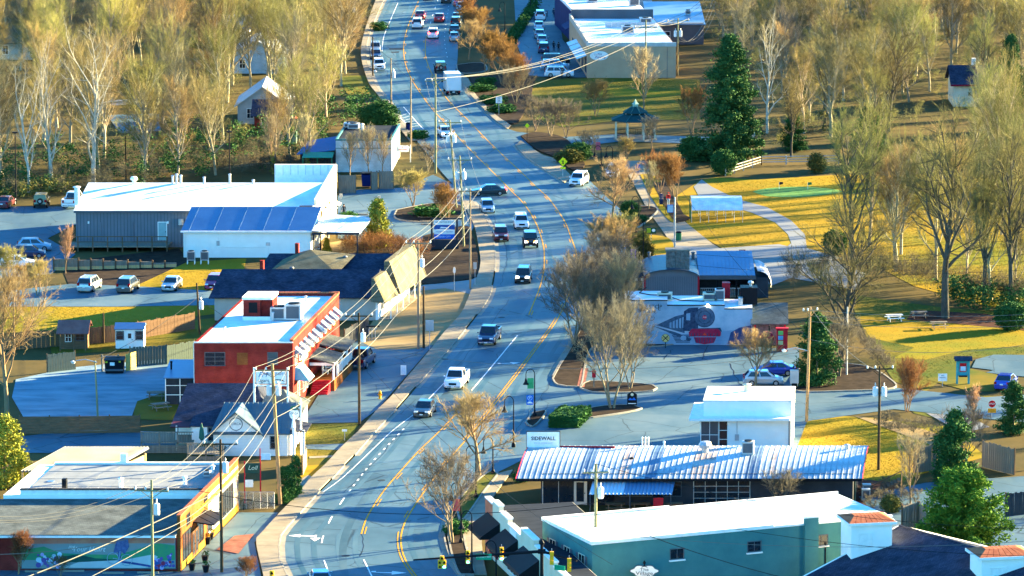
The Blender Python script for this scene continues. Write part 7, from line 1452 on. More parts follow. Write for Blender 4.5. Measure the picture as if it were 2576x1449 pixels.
T=thing('bicycle_rack','black bicycle rack by the orange store corner','rack',G(613,1283)); MB().tube([(0,0,0),(0,0,.9),(.9,0,.9),(.9,0,0)],.035,6).build('hoop',BLACK,T)
T=thing('newspaper_box','red hydrant-like valve beside the lawn strip','valve',G(752,1178)); MB().lathe(0,0,[(.15,0),(.15,.5),(.2,.55),(.05,.7)],8).build('barrel',RED,T); MB().tube([(-.25,0,.4),(.25,0,.4)],.06,6).build('outlet',RED,T); T.name='standpipe'; T['label']='small red standpipe beside the lawn strip'
# ================================================================ TREES AND PLANTS
import numpy as np
def npmesh(name,v,quads,m,tris=None):
    me=bpy.data.meshes.new(name); v=np.asarray(v,np.float32); me.vertices.add(len(v)); me.vertices.foreach_set('co',v.ravel())
    k=4; q=np.asarray(quads,np.int32); n=len(q); k=q.shape[1]
    me.loops.add(n*k); me.loops.foreach_set('vertex_index',q.ravel()); me.polygons.add(n); me.polygons.foreach_set('loop_start',np.arange(n,dtype=np.int32)*k); me.polygons.foreach_set('loop_total',np.full(n,k,np.int32))
    me.update(); me.materials.append(m); return me
def segmesh(name,segs,n,m):
    """segs rows: x0 y0 z0 x1 y1 z1 r0 r1 -> thin n-sided tapered tubes"""
    s=np.asarray(segs,np.float64); a=s[:,:3]; b=s[:,3:6]; d=b-a; L=np.linalg.norm(d,axis=1,keepdims=True); d/=np.maximum(L,1e-6)
    ref=np.where(np.abs(d[:,2:3])<.9,np.array([[0,0,1.]]),np.array([[1.,0,0]])); u=np.cross(d,ref); u/=np.linalg.norm(u,axis=1,keepdims=True); w=np.cross(d,u)
    vs=[]
    for end,r in ((a,s[:,6:7]),(b,s[:,7:8])):
        for k in range(n): t=2*math.pi*k/n; vs.append(end+(u*math.cos(t)+w*math.sin(t))*r)
    V=np.stack(vs,1).reshape(-1,3); N=len(s); base=np.arange(N)[:,None]*(2*n); Q=[]
    for k in range(n): k2=(k+1)%n; Q.append(np.concatenate([base+k,base+k2,base+n+k2,base+n+k],1))
    return npmesh(name,V,np.concatenate(Q,0),m)
def rv(rg,d,sp):
    """direction d jittered by spread sp"""
    v=Vector((d.x+rg.gauss(0,sp),d.y+rg.gauss(0,sp),d.z+rg.gauss(0,sp))); v.normalize(); return v
def limb(rg,p,d,L,r,segs,n,wig,up,rend=.35):
    pts=[p.copy()]; dirs=[d.copy()]; c=p.copy(); dd=d.copy()
    for i in range(n):
        dd=rv(rg,dd,wig); dd.z+=up; dd.normalize(); q=c+dd*(L/n); r0=r*(1-(1-rend)*i/n); r1=r*(1-(1-rend)*(i+1)/n)
        segs.append((*c,*q,r0,r1)); c=q; pts.append(c.copy()); dirs.append(dd.copy())
    return pts,dirs
def bare(seed,H,cw,fork=.35,nl=13,ns=7,nt=8,nq=3,stems=1,ang=(20,60),tw=.016,tl=.9,up=.06,lean=0.,trunk_r=None,spray=.35):
    rg=random.Random(seed); A=[]; Bt=[]; r0=trunk_r or H*.0125
    for s in range(stems):
        a=rg.uniform(0,6.28); d=Vector((math.cos(a)*.22,math.sin(a)*.22,1)) if stems>1 else Vector((lean,0,1)); d.normalize()
        p0=Vector((math.cos(a)*.15,math.sin(a)*.15,0)) if stems>1 else Vector((0,0,0)); rr=r0/(stems**.5)
        tp,td=limb(rg,p0,d,H*rg.uniform(.72,.84),rr*1.15,A,9,.05 if stems==1 else .09,.02,.22)
        nn=max(3,int(nl/stems**.6))
        for i in range(nn):
            f=fork+(1-fork)*((i+rg.random()*.8)/nn); k=min(8,int(f*9)); t=f*9-k; p=tp[k].lerp(tp[k+1],min(1,max(0,t))); az=i*2.4+rg.uniform(-.5,.5)+s
            an=rad(rg.uniform(*ang)*(1.15-.5*f)); dd=Vector((math.sin(an)*math.cos(az),math.sin(an)*math.sin(az),math.cos(an)))
            Ll=(cw*.5)*rg.uniform(.75,1.2)*(1.25-.55*f)/max(.45,math.sin(an)+.25); Ll=min(Ll,max(.25*H,(H-p.z)*1.1)); rl=rr*(.62-.38*f)
            lp,ld=limb(rg,p,dd,Ll,rl,A,5,.13,up,.3)
            for j in range(ns):
                g=.22+.78*((j+rg.random())/ns); k2=min(4,int(g*5)); q=lp[k2].lerp(lp[k2+1],min(1,g*5-k2)); sd_=rv(rg,ld[k2],.5); sd_.z+=.12; sd_.normalize(); Ls=Ll*rg.uniform(.28,.46)*(1.15-.45*g)
                bp,bd=limb(rg,q,sd_,Ls,rl*.36*(1.1-.5*g)+.006,A,3,.16,up,.4)
                for m in range(nt):
                    h=.1+.9*((m+rg.random())/nt); k3=min(2,int(h*3)); x=bp[k3].lerp(bp[k3+1],min(1,h*3-k3)); dt=rv(rg,bd[k3],spray*1.3); dt.z+=.14; dt.normalize(); Lt=tl*rg.uniform(.6,1.25)
                    y=x+dt*Lt*.5; dt2=rv(rg,dt,.18); z=y+dt2*Lt*.5; Bt.append((*x,*y,tw,tw*.75)); Bt.append((*y,*z,tw*.75,tw*.4))
                    for u in range(nq):
                        e=(u+rg.random())/nq; o=x.lerp(z,.15+.8*e); d3=rv(rg,dt,spray*1.5); d3.z+=.1; d3.normalize(); Bt.append((*o,*(o+d3*Lt*rg.uniform(.35,.7)),tw*.72,tw*.35))
    return A,Bt
BARK=mat('grey_brown_bark',(.13,.10,.068),.9,sc_=1.5,c2=(.26,.20,.13),st=(4,4,1),rnd=.25); BARKL=mat('pale_wood_bark',(.24,.20,.125),.9,sc_=1.5,c2=(.38,.32,.21),st=(4,4,1),rnd=.25); BARKD=mat('dark_oak_bark',(.05,.046,.036),.9,sc_=1.5,c2=(.11,.098,.075),st=(4,4,1),rnd=.2); BARKW=mat('white_sycamore_bark',(.34,.30,.23),.8,sc_=1.2,c2=(.48,.44,.36)); BARKC=mat('tan_myrtle_bark',(.20,.13,.07),.8,sc_=1.5,c2=(.30,.20,.115),st=(4,4,1))
TW1=mat('straw_twigs',(.17,.135,.046),.85,sc_=.35,c2=(.28,.225,.08),rnd=.42); TW2=mat('olive_twigs',(.13,.112,.042),.85,sc_=.35,c2=(.21,.182,.07),rnd=.42); TW3=mat('grey_twigs',(0.085, 0.07, 0.042),.85,sc_=.35,c2=(0.145, 0.12, 0.075),rnd=.25); TWO=mat('russet_twigs',(0.17, 0.08, 0.028),.85,sc_=.35,c2=(0.25, 0.125, 0.045),rnd=.2); TWD=mat('dark_brown_twigs',(.10,.085,.06),.85,sc_=.35,c2=(.17,.145,.105),rnd=.2); TWP=mat('pale_twigs',(0.21, 0.175, 0.1),.85,sc_=.35,c2=(0.29, 0.25, 0.155),rnd=.2)
TWG=mat('grey_tan_twigs',(.11,.095,.06),.85,sc_=.35,c2=(.18,.155,.10),rnd=.35); TWT=mat('tan_orange_twigs',(.24,.16,.075),.85,sc_=.35,c2=(.34,.235,.115),rnd=.15); PROT={}
def proto(key,segs,bm,tm,nb=6,extra=None):
    A,Bt=segs; PROT[key]=(segmesh('trunk',A,nb,bm),segmesh('crown',Bt,3,tm),max(max(s[5] for s in A),max(s[5] for s in Bt)))
for i in range(5): proto('w%d'%i,bare(100+i,20,11+i%3,.2+.04*(i%3),17,9,8,2,tw=.019,tl=2.0,ang=(18,54),spray=.27,trunk_r=.30),BARKL,[TW1,TW2,TW1,TWG,TW2][i],5)
for i in range(2): proto('s%d'%i,bare(200+i,22,11,.18,11,6,7,3,tw=.020,tl=1.1,ang=(14,42),trunk_r=.32),BARKW,TWP,7)
for i in range(3): proto('o%d'%i,bare(300+i,23,15,.28,17,9,9,3,tw=.020,tl=1.7,ang=(25,70),trunk_r=.42,spray=.28),BARKD,TW2,7)
for i in range(3): proto('c%d'%i,bare(400+i,6.5,6.0,.28,16,8,9,5,stems=4,tw=.013,tl=.62,ang=(12,42),up=.08,trunk_r=.16,spray=.26),BARKC,[TWO,TW1,TWO][i],6)
for i in range(3): proto('d%d'%i,bare(450+i,7.5,7.5,.30,16,8,8,3,stems=3,tw=.014,tl=.66,ang=(20,58),up=.06,trunk_r=.17,spray=.3),BARK,TWD,6)
for i in range(2): proto('p%d'%i,bare(500+i,8,6.5,.2,17,8,8,4,tw=.012,tl=.62,ang=(15,40),up=.07,trunk_r=.14,spray=.26),BARKC,TWP,6)
for i in range(2): proto('m%d'%i,bare(540+i,8.,8.,.30,15,9,9,4,tw=.013,tl=.7,ang=(28,66),up=.09,trunk_r=.17,spray=.3),BARKC,TWT,6)
proto('v0',bare(560,6,3.2,.12,26,7,8,4,stems=5,tw=.010,tl=.55,ang=(6,22),up=.10,trunk_r=.13,spray=.2),BARKC,TWO,5); proto('v1',bare(561,6,2.8,.35,20,6,7,3,tw=.012,tl=.5,ang=(10,30),up=.1,trunk_r=.09,spray=.2),BARKC,mat('sunlit_pink_twigs',(.26,.15,.09),.85,sc_=.4,c2=(.36,.21,.13)),5)
def tree(key,px,py,H,label,group=None,name='bare_tree',spread=1.,rz=None,cat='tree',loc=None):
    t,c,h0=PROT[key]; k=H/h0; T=thing(name,label,cat,(loc if loc is not None else G(px,py)),R.uniform(0,6.28) if rz is None else rz,group); T.scale=(k*spread,k*spread,k)
    for n_,me in (('trunk',t),('crown',c)):
        if me is None: continue
        o=bpy.data.objects.new(n_,me); C.objects.link(o); o.parent=T
    return T
# ---- leafy plants
def leafy(seed,shape,ncl,nlf,size,cl=.38,flat=.5):
    """leaf-sized quads in clumps filling a volume; shape(rg)->centre point"""
    rg=np.random.RandomState(seed); r2=random.Random(seed); cs_=np.array([shape(r2) for _ in range(ncl)]); P=np.repeat(cs_,nlf,0)+rg.normal(0,cl,(ncl*nlf,3))*np.array([1,1,.75])
    n=len(P); u=rg.normal(size=(n,3)); u[:,2]*=flat; u/=np.linalg.norm(u,axis=1,keepdims=True); w=rg.normal(size=(n,3)); w-=u*(u*w).sum(1,keepdims=True); w/=np.linalg.norm(w,axis=1,keepdims=True)
    s=(size*rg.uniform(.6,1.4,(n,1))); P[:,2]=np.maximum(P[:,2],.05)
    V=np.stack([P-u*s,P-w*s*.45,P+u*s,P+w*s*.45],1).reshape(-1,3); Q=np.arange(n*4).reshape(-1,4); return V,Q
def cone(H,r,pw=.8,z0=.3):
    def f(g):
        t=g.random()**1.4; z=z0+(H-z0)*t; rr=r*(1-t)**pw*(.55+.5*math.sqrt(g.random())); a=g.uniform(0,6.28); return (rr*math.cos(a),rr*math.sin(a),z)
    return f
def fir(H,r,nb,pw=.75,z0=.5,droop=.1,seed=3):
    rg=random.Random(seed); pts=[]
    for i in range(nb):
        t=((i+rg.random())/nb)**1.15; z=z0+(H-z0)*t; a=rg.uniform(0,6.28); L=max(.15,r*(1-t)**pw*rg.uniform(.6,1.15))
        for k in range(6):
            u=.25+.75*k/5; pts.append((L*u*math.cos(a)+rg.gauss(0,.08),L*u*math.sin(a)+rg.gauss(0,.08),z-droop*L*u+.1*L*u*u))
    return lambda g:pts[g.randint(0,len(pts)-1)]
def ball(rx,ry,rz_,zc):
    def f(g):
        while 1:
            x,y,z=g.uniform(-1,1),g.uniform(-1,1),g.uniform(-1,1); l=x*x+y*y+z*z
            if .25<l<1: return (x*rx,y*ry,zc+z*rz_)
    return f
EV1=mat('dark_conifer_leaves',(.018,.065,.022),.9,spec=.08,sc_=.5,c2=(.06,.125,.03)); EV2=mat('cedar_leaves',(.045,.12,.014),.9,spec=.08,sc_=.5,c2=(.13,.21,.02)); EV3=mat('yellow_green_leaves',(.17,.19,.02),.9,spec=.08,sc_=.5,c2=(.30,.28,.04)); EV4=mat('holly_leaves',(.018,.07,.018),.9,spec=.08,sc_=.6,c2=(.055,.125,.03)); EV5=mat('box_hedge_leaves',(.018,.075,.016),.9,spec=.08,sc_=.8,c2=(.04,.12,.03)); EV6=mat('olive_shrub_leaves',(.08,.085,.02),.9,spec=.08,sc_=.5,c2=(.15,.13,.03),rnd=.3)
STEM=[(0,0,0,0,0,1.,.16,.04)]
def leafproto(key,VQ,m,H,r=.16,top=.9):
    v,q=VQ; tr=[(0,0,0,.02,.02,H*.5,r,r*.6),(.02,.02,H*.5,0,0,H*top,r*.6,.02)]; rg=random.Random(5)
    for i in range(14): z=H*rg.uniform(.15,.8); a=rg.uniform(0,6.28); L=H*.14; tr.append((0,0,z,L*math.cos(a),L*math.sin(a),z+L*.4,r*.3,.015))
    PROT[key]=(segmesh('trunk',tr,5,BARK),npmesh('crown',v,q,m),H)
leafproto('pine',leafy(1,fir(17,5.0,190,.58,.5,.10),1100,60,.18,.36),EV1,17,.3); leafproto('cedar',leafy(2,fir(7.7,4.2,190,.42,.15,-.35,4),900,60,.14,.24),EV2,7.7,.2); leafproto('holly',leafy(3,fir(7.,2.5,90,.5,.2,0.,5),300,50,.15,.26),EV4,7.,.15,.7); leafproto('cyp',leafy(4,cone(3.4,.55,.35,.1),90,50,.08,.10),EV5,3.4,.06); leafproto('yel',leafy(5,cone(5.8,1.7,.5,.2),170,50,.16,.26),EV3,5.8,.1); leafproto('ball',leafy(6,ball(.9,.9,.6,.6),60,40,.10,.14),EV5,1.2,.05); leafproto('mag',leafy(7,ball(3.2,3.2,2.6,2.8),260,50,.22,.42),EV4,5.4,.2,.8); leafproto('olv',leafy(8,ball(2.0,2.0,1.7,1.9),150,40,.17,.4),EV6,3.6,.1,.8); leafproto('ylc',leafy(9,cone(6.5,2.4,.45,.1),220,50,.16,.32),EV3,6.5,.14)
def shr(key,px,py,H,label,name='evergreen_shrub',group=None,spread=1.,cat='shrub'): return tree(key,px,py,H,label,group,name,spread,cat=cat)
# ---- individual trees one can point to
IND=[('s0',235,470,25,'white barked sycamore with spreading limbs in the left woods',1.),('s1',130,475,22,'tall straight white barked tree left of the sycamore',.8),('s1',72,485,19,'pale leaning white barked tree near the left edge',.8),
('o0',2378,800,26,'large dark trunked bare oak right of the picnic tables',1.05),('o1',2138,700,22,'tall dark bare tree behind the train cafe',.95),('o2',2116,915,19,'wide bare tree beside the green holly',1.15),('o1',2475,760,21,'bare dark tree between the big oak and the right edge',.8),('o2',2545,770,23,'bare dark tree with high fork near the right edge',.8),('o0',2610,740,24,'bare dark tree cut by the right edge',.8),('o0',2075,318,17,'broad bare oak with pale limbs in the upper park',1.),('o2',2235,330,16,'bare oak left of the far right house',1.),('o1',2475,262,15,'slender dark bare tree before the far right house',.7),('s0',1930,335,20,'tall pale bare tree behind the dark conifer',.8),
('m0',1540,562,9,'bare crape myrtle with sunlit trunk at the road edge',1.15),('c0',1700,508,7.4,'round russet crape myrtle beside the park path',1.15),('c2',1660,488,6.5,'russet crape myrtle left of the round one',1.),('p0',1632,528,7.,'thin pale young tree on the park path verge',.65),('c1',1560,662,7.,'straw coloured crape myrtle beside the drive entrance',1.2),('d0',1440,868,10.5,'dark bare crape myrtle nearest the road in the long bed',1.1),('d1',1462,830,9.,'dark bare crape myrtle at the kerb of the long bed',1.1),('d2',1545,835,10.,'dark bare crape myrtle before the whistle lettering',1.),('c1',1530,690,8.,'straw bare crape myrtle at the far end of the long bed',1.2),('d0',1520,745,9.,'dark bare crape myrtle left of the crossbuck sign',1.1),('d1',1505,885,9.5,'dark bare crape myrtle in the middle of the long bed',1.05),('d2',1480,790,8.5,'dark bare crape myrtle behind the others in the long bed',1.1),('p1',1570,880,11.5,'pale upright bare tree in front of the cafe sign lettering',.8),('d0',1590,905,7.5,'dark bare tree at the right end of the long bed',1.),('d1',1540,1030,12.6,'bare tree with orange lit trunk in the kerbed bed',.82),('d1',1585,980,8.,'small bare tree in the far kerbed island',.9),('m1',1901,975,6.8,'low branched bare tree before the poster cabinet',1.2),('d2',2112,950,7.2,'bare spiky bush right of the green holly',1.),('v0',2282,1036,6.0,'golden fan shaped bare shrub on the right verge',1.1),('v1',2441,1105,6.,'slender pale bare tree beside the dirt track',.9),('p1',2290,1268,7.4,'bare tree with lit trunk beside the timber stairs',.8),('d0',2430,1195,7.5,'dark bare tree in front of the board gate',.9),('d1',1965,1285,4.2,'bare brown bush before the restaurant roof end',1.2),
('m0',1205,1200,9.0,'pale sunlit bare tree at the roadside by the grass strip',1.3),('d2',1138,1368,9.6,'dark bare tree at the roadside before the black awnings',1.05),('c0',45,1446,4.6,'russet crape myrtle before the painted mural',.9),('c2',152,1452,2.2,'short bare shrub before the painted mural',1.2),('c0',615,1462,2.6,'low russet bush beside the lower pavement',1.6),
('m1',18,1058,17,'tall leaning bare tree at the left edge of the gravel lot',.8),('v1',165,688,6.4,'small sunlit pink twigged tree below the deck',.9),('c1',14,722,5.6,'sunlit straw bush at the left edge by the parked cars',1.),('c1',95,745,5.0,'sunlit straw bush below the parked cars',1.1),('c2',60,735,3.8,'low sunlit bush between the straw bushes',1.1),
('c1',1040,520,5.6,'bare vase shaped tree in the taproom lot',1.1),('c0',1105,552,5.6,'russet crape myrtle in the taproom lot bed',1.),('c2',1125,560,5.,'second russet crape myrtle in the taproom lot bed',1.),('d0',1075,432,4.6,'dark tangled bush behind the board screens',1.2),
('p0',1620,282,10.8,'pale sunlit bare tree behind the gazebo',.9),('c1',1500,292,6.4,'straw crape myrtle left of the gazebo',1.1),('d0',1345,330,5.8,'dark bare tree by the side street, leftmost of three',1.2),('d1',1385,345,6.2,'dark bare tree by the side street, middle of three',1.2),('d2',1425,348,6.,'dark bare tree by the side street, rightmost of three',1.2),('c2',1740,338,8.,'russet bare tree between the gazebo and the dark conifer',1.),('p1',1640,372,5.,'low pale bush in front of the gazebo',1.3),('d1',1480,400,4.5,'small bare tree beside the red bannered lamp',1.),('c1',1575,415,4.5,'small straw tree beside the path start',1.),
('c2',1200,108,7.0,'brown bare tree at the top of the roadside strip',1.2),('c0',1185,75,6.5,'brown bare tree farthest up the roadside strip',1.2),('c0',1225,192,8.6,'brown bare tree in the middle of the roadside strip',1.15),('c2',1265,215,8.4,'brown bare tree before the parked white car',1.15),('c0',1310,245,8.,'brown bare tree beside the printing shop lawn',1.1),('d1',1295,262,6.5,'dark bare tree behind the speed limit sign',1.1),('m0',1180,150,7.,'straw bare tree beside the roadside cars',1.1),
('p0',880,442,6.5,'thin bare tree before the pale block building, leftmost',.8),('p1',928,442,7.5,'thin bare tree before the pale block building, middle',.8),('p0',962,440,6.5,'thin bare tree before the pale block building, rightmost',.8),('o1',1990,395,12,'bare tree behind the white rail fence',.9),('o2',2190,420,15,'bare tree behind the pampas grass',.9)]
for k,px,py,H,l,sp in IND: tree(k,px,py,H,l,spread=sp)
for k,px,py,H,l,nm,sp in (('pine',1835,405,17.5,'tall dark green conifer beside the park','conifer_tree',1.),('cedar',2418,1408,7.8,'large bright green cedar at the lower right','conifer_tree',1.),('holly',2055,968,7.6,'dense dark green holly beside the orange-brown pole','holly_tree',1.),('holly',2400,1220,7.,'dark green evergreen behind the cedar','holly_tree',1.),('holly',2550,1090,5.2,'dark green evergreen at the right edge below the blue sedan','holly_tree',1.),('ylc',12,1218,6.4,'yellow green evergreen at the lower left edge','evergreen_tree',1.),('yel',951,622,5.9,'yellow green evergreen by the taproom patio','evergreen_tree',.95),('mag',955,332,4.4,'dark glossy magnolia beside the far pavement','evergreen_tree',1.),('pine',455,120,12,'dark green evergreen among the bare left woods','evergreen_tree',1.),('pine',620,60,15,'dark conifer at the top of the left woods','evergreen_tree',.9),('pine',2230,60,15,'green evergreen at the top of the right woods','evergreen_tree',1.),('holly',2185,420,8,'small dark conifer before the right woods','evergreen_tree',1.1),('pine',2540,330,14,'dark evergreen beside the far right house','evergreen_tree',.8),('holly',1995,378,5,'low dark evergreen behind the rail fence','evergreen_tree',1.3)):
    tree(k,px,py,H,l,None,nm,sp)
for i,(px,py,H) in enumerate(((712,1266,3.4),(723,1262,3.3),(733,1256,3.2),(743,1245,3.7))): shr('cyp',px,py,H,'clipped columnar cypress beside the leaning pole, %s of four'%('leftmost','second from left','third from left','rightmost')[i],'columnar_cypress','columnar cypresses')
for k,px,py,H,l,sp in (('ball',954,77,1.5,'round clipped bush at the far kerb corner',1.4),('ball',1052,350,1.3,'round bush in the small kerb island',1.5),('mag',1820,440,3.4,'round dark shrub at the end of the rail fence',.8),('olv',2056,435,2.6,'pampas grass clump by the rail fence',.8),('ball',1145,1345,1.2,'round bush under the roadside bare tree',1.2),('ball',1158,1338,1.1,'second round bush under the roadside bare tree',1.2),('yel',822,636,1.8,'bright green bush under the patio canopy edge',1.),('ball',876,558,1.3,'round bush at the taproom entrance walk',1.3),('olv',1432,412,2.,'dark shrub mass behind the crossing sign',1.6),('mag',1455,405,2.6,'dark green shrub right of the crossing sign',1.1),('ball',1212,232,1.3,'low shrub by the far planted kerb',2.),('ball',1240,262,1.4,'clipped shrub before the speed limit sign',2.),('ball',1262,284,1.3,'clipped shrub behind the speed limit sign',2.2),('ball',1225,215,1.3,'round shrub among the brown trees',1.6),('mag',1745,402,3.2,'ivy covered arbour beside the park',1.1),('ball',1605,560,1.1,'round bush beside the litter bin',1.5),('olv',1612,622,2.0,'olive shrub left of the notice board',1.),('olv',1618,655,2.4,'yellow green shrub by the cafe drive',.9),('mag',1585,545,2.,'dark shrub at the myrtle bed',1.),('ball',1090,545,1.4,'dark low shrub in the taproom bed',2.5),('mag',2545,830,3.,'dark evergreen shrub under the right trees',1.),('mag',2100,640,3.,'bright green bush on the golf lawn edge',.8),('yel',765,1168,.8,'small yellow green bush on the lawn strip',1.),('mag',520,1150,1.4,'dark shrub below the cottage deck',1.3),('olv',2240,1290,1.6,'yellow tipped shrub behind the stucco tower',1.),('ball',1310,1212,1.0,'yellow leaved shrub at the restaurant corner',1.)):
    shr(k,px,py,H,l,spread=sp)
# clipped box hedge
T=thing('clipped_hedge','long clipped green hedge beside the bench','hedge',G(1378,1078)); 
def boxs(w,d,h): 
    def f(g):
        s=g.randint(0,4)
        x,y,z=g.uniform(.1,w-.1),g.uniform(.1,d-.1),g.uniform(.1,h-.1)
        if s==0: z=h-.1
        elif s==1: y=.1
        elif s==2: x=w-.1
        elif s==3: x=.1
        return (x+y*.22,y,z)
    return f
v,q=leafy(31,boxs(3.2,6,1.35),500,24,.09,.07); me=npmesh('foliage',v,q,EV5); o=bpy.data.objects.new('foliage',me); C.objects.link(o); o.parent=T; MB().hexa([(.15,.15,0),(3.05,.15,0),(4.3,5.8,0),(1.4,5.8,0)],[(.15,.15,1.2),(3.05,.15,1.2),(4.3,5.8,1.2),(1.4,5.8,1.2)]).build('inner_branches',EV5,T)
T=thing('clipped_hedge','row of clipped hedge beside the top street lamp','hedge',G(1274,108)); v,q=leafy(32,boxs(1.6,60,1.2),420,26,.16,.2); me=npmesh('foliage',v,q,EV5); o=bpy.data.objects.new('foliage',me); C.objects.link(o); o.parent=T; o.rotation_euler=(0,0,rad(8))
# ---- woods: many alike trees, still one object each
def inside(p,poly):
    x,y=p; c=False; n=len(poly)
    for i in range(n):
        (x1,y1),(x2,y2)=poly[i],poly[i-1]
        if (y1>y)!=(y2>y) and x<(x2-x1)*(y-y1)/(y2-y1)+x1: c=not c
    return c
def scatter(poly,n,mind,avoid,seed):
    g=random.Random(seed); out=[]; W=[G(*p) for p in poly]; x0,x1=min(p.x for p in W),max(p.x for p in W); y0,y1=min(p.y for p in W),max(p.y for p in W); wp=[(p.x,p.y) for p in W]; av=[(G(a,b),r) for a,b,r in avoid]; k=0
    while len(out)<n and k<40000:
        k+=1; p=Vector((g.uniform(x0,x1),g.uniform(y0,y1),0))
        if not inside((p.x,p.y),wp): continue
        if any((p-q).length<mind for q in out): continue
        if any((p-q).length<r for q,r in av): continue
        out.append(p)
    return out
LW=[(-80,492),(200,478),(560,440),(700,425),(830,415),(835,340),(870,235),(895,150),(900,90),(925,0),(955,-70),(-80,-70)]
PL=scatter(LW,160,4.6,[(335,300,9),(330,312,9),(340,285,8),(620,310,8),(640,325,7),(600,180,8),(540,108,8),(310,258,7),(25,285,6),(235,470,4),(130,475,4),(945,332,5)],11)
for i,p in enumerate(PL):
    far=(p.y-620)/300; tree('w%d'%R.randint(0,4),0,0,R.uniform(13,20.5),'bare straw coloured tree in the woods left of the road','trees of the left woods','woodland_tree',R.uniform(.8,1.15),loc=p)
RWd=[(1790,130),(1770,60),(1800,-70),(2700,-70),(2700,330),(2520,300),(2400,285),(2250,300),(2150,360),(2020,360),(1960,300),(1880,240)]
PR2=scatter(RWd,140,4.4,[(2445,255,9),(2460,270,8),(1835,405,5),(2460,280,9)],12)
for i,p in enumerate(PR2): tree(R.choice(['w0','w1','w2','w3','w4','w2']),0,0,R.uniform(11,18),'bare straw coloured tree in the woods right of the park','trees of the right woods','woodland_tree',R.uniform(.85,1.25),loc=p)
RW2=[(2420,430),(2700,420),(2700,820),(2560,790),(2500,640)]
for i,p in enumerate(scatter(RW2,22,5,[],13)): tree(R.choice(['w3','w1','w4']),0,0,R.uniform(14,20),'thin bare tree in the grove at the right edge','trees of the right grove','woodland_tree',R.uniform(.6,.8),loc=p)
RW3=[(2150,660),(2330,700),(2500,760),(2520,740),(2330,650),(2170,610)]
for i,p in enumerate(scatter(RW3,9,6,[(2378,800,4)],15)): tree(R.choice(['w0','w2','w1']),0,0,R.uniform(14,20),'bare straw tree in the belt behind the picnic lawn','trees of the lawn belt','woodland_tree',R.uniform(.8,1.05),loc=p)
# trees standing just outside the picture on the right, whose long shadows cross the town
RX=[(2720,900),(3300,900),(3300,1420),(2760,1420)]
for i,p in enumerate(scatter(RX,10,8,[],14)): tree(R.choice(['w3','w1']),0,0,R.uniform(8,12),'bare tree beyond the right edge of the picture','trees beyond the right edge','woodland_tree',1.,loc=p)
for i,(px,py) in enumerate(((686,438),(772,436))):
    T=tree('p0',px,py,9,'ivy wrapped trunk before the woods, %s of two'%('left','right')[i],spread=.6); 
    v,q=leafy(60+i,lambda g:(g.gauss(0,.22),g.gauss(0,.22),g.uniform(.1,3.6)),60,30,.09,.1); me=npmesh('ivy',v,q,EV3); o=bpy.data.objects.new('ivy',me); C.objects.link(o); o.parent=T
# ---- undergrowth: uncountable
def mass(name,label,poly,n,seed,m1,H=(1.2,2.6),leaf=None,mind=.9,pts=None):
    A,Bt=bare(seed,2.2,2.6,.05,9,5,5,2,stems=4,tw=.014,tl=.5,ang=(20,70),spray=.4); base=np.array(A+Bt); pts=scatter(poly,n,mind,[],seed) if pts is None else pts; g=random.Random(seed); S_=[]
    for p in pts:
        a=g.uniform(0,6.28); k=g.uniform(*H)/2.2; ca,sa=math.cos(a),math.sin(a); M=np.array([[ca,-sa,0],[sa,ca,0],[0,0,1]]); b=base[g.randint(0,2)::3].copy()
        b[:,:3]=b[:,:3]@M.T*k+np.array(p); b[:,3:6]=b[:,3:6]@M.T*k+np.array(p); S_.append(b)
    me=segmesh(name,np.concatenate(S_),3,m1); o=bpy.data.objects.new(name,me); C.objects.link(o); tag(o,label,'undergrowth',kind='stuff'); return o
mass('undergrowth','brown undergrowth along the edge of the left woods',[(-80,505),(200,490),(560,455),(830,425),(830,380),(560,400),(-80,430)],90,21,TW3,(1.6,3.2))
mass('undergrowth','tangled brush below the trees of the left woods',[(-80,430),(560,400),(830,380),(880,200),(900,60),(500,20),(-80,40)],110,22,TW2,(1.6,3.4),mind=2.)
mass('undergrowth','dark brush behind the picnic tables',[(1990,735),(2130,705),(2300,735),(2620,790),(2620,760),(2300,700),(2140,680),(1990,700)],80,23,TW3,(1.8,3.6))
mass('undergrowth','brush among the trees of the right woods',[(1780,250),(1900,380),(2100,400),(2400,330),(2640,330),(2640,40),(1800,40)],170,24,TW2,(1.5,3.2),mind=1.6)
mass('undergrowth','brush on the bank below the woods by the block building',[(560,440),(840,440),(840,420),(560,425)],30,25,TW3,(1.2,2.4))
mass('ornamental_grass','russet ornamental grasses beside the taproom patio',[(865,648),(1010,650),(1060,655),(1040,632),(960,620),(870,625)],44,26,TWO,(1.3,2.3),mind=.6)
mass('undergrowth','low brush beside the restaurant stairs',[(2120,1290),(2280,1290),(2330,1250),(2240,1215),(2110,1230)],34,27,TWD,(.5,1.2))
mass('undergrowth','brush along the dirt track on the right',[(2180,1065),(2260,1062),(2400,1110),(2400,1125),(2230,1085)],24,28,TWD,(.6,1.4))
mass('undergrowth','bare shrubs along the lane beside the right lawn',[(2160,850),(2200,880),(2240,930),(2225,935),(2180,890)],22,29,TWD,(.9,1.6),mind=.7)
def leafmass(name,label,poly,n,seed,m,H=2.,size=.18):
    pts=scatter(poly,n,1.2,[],seed); g=random.Random(seed)
    def f(r): p=pts[r.randint(0,len(pts)-1)]; return (p.x+r.gauss(0,.7),p.y+r.gauss(0,.7),r.uniform(.2,H))
    v,q=leafy(seed,f,n*7,26,size,.35); me=npmesh(name,v,q,m); o=bpy.data.objects.new(name,me); C.objects.link(o); tag(o,label,'undergrowth',kind='stuff')
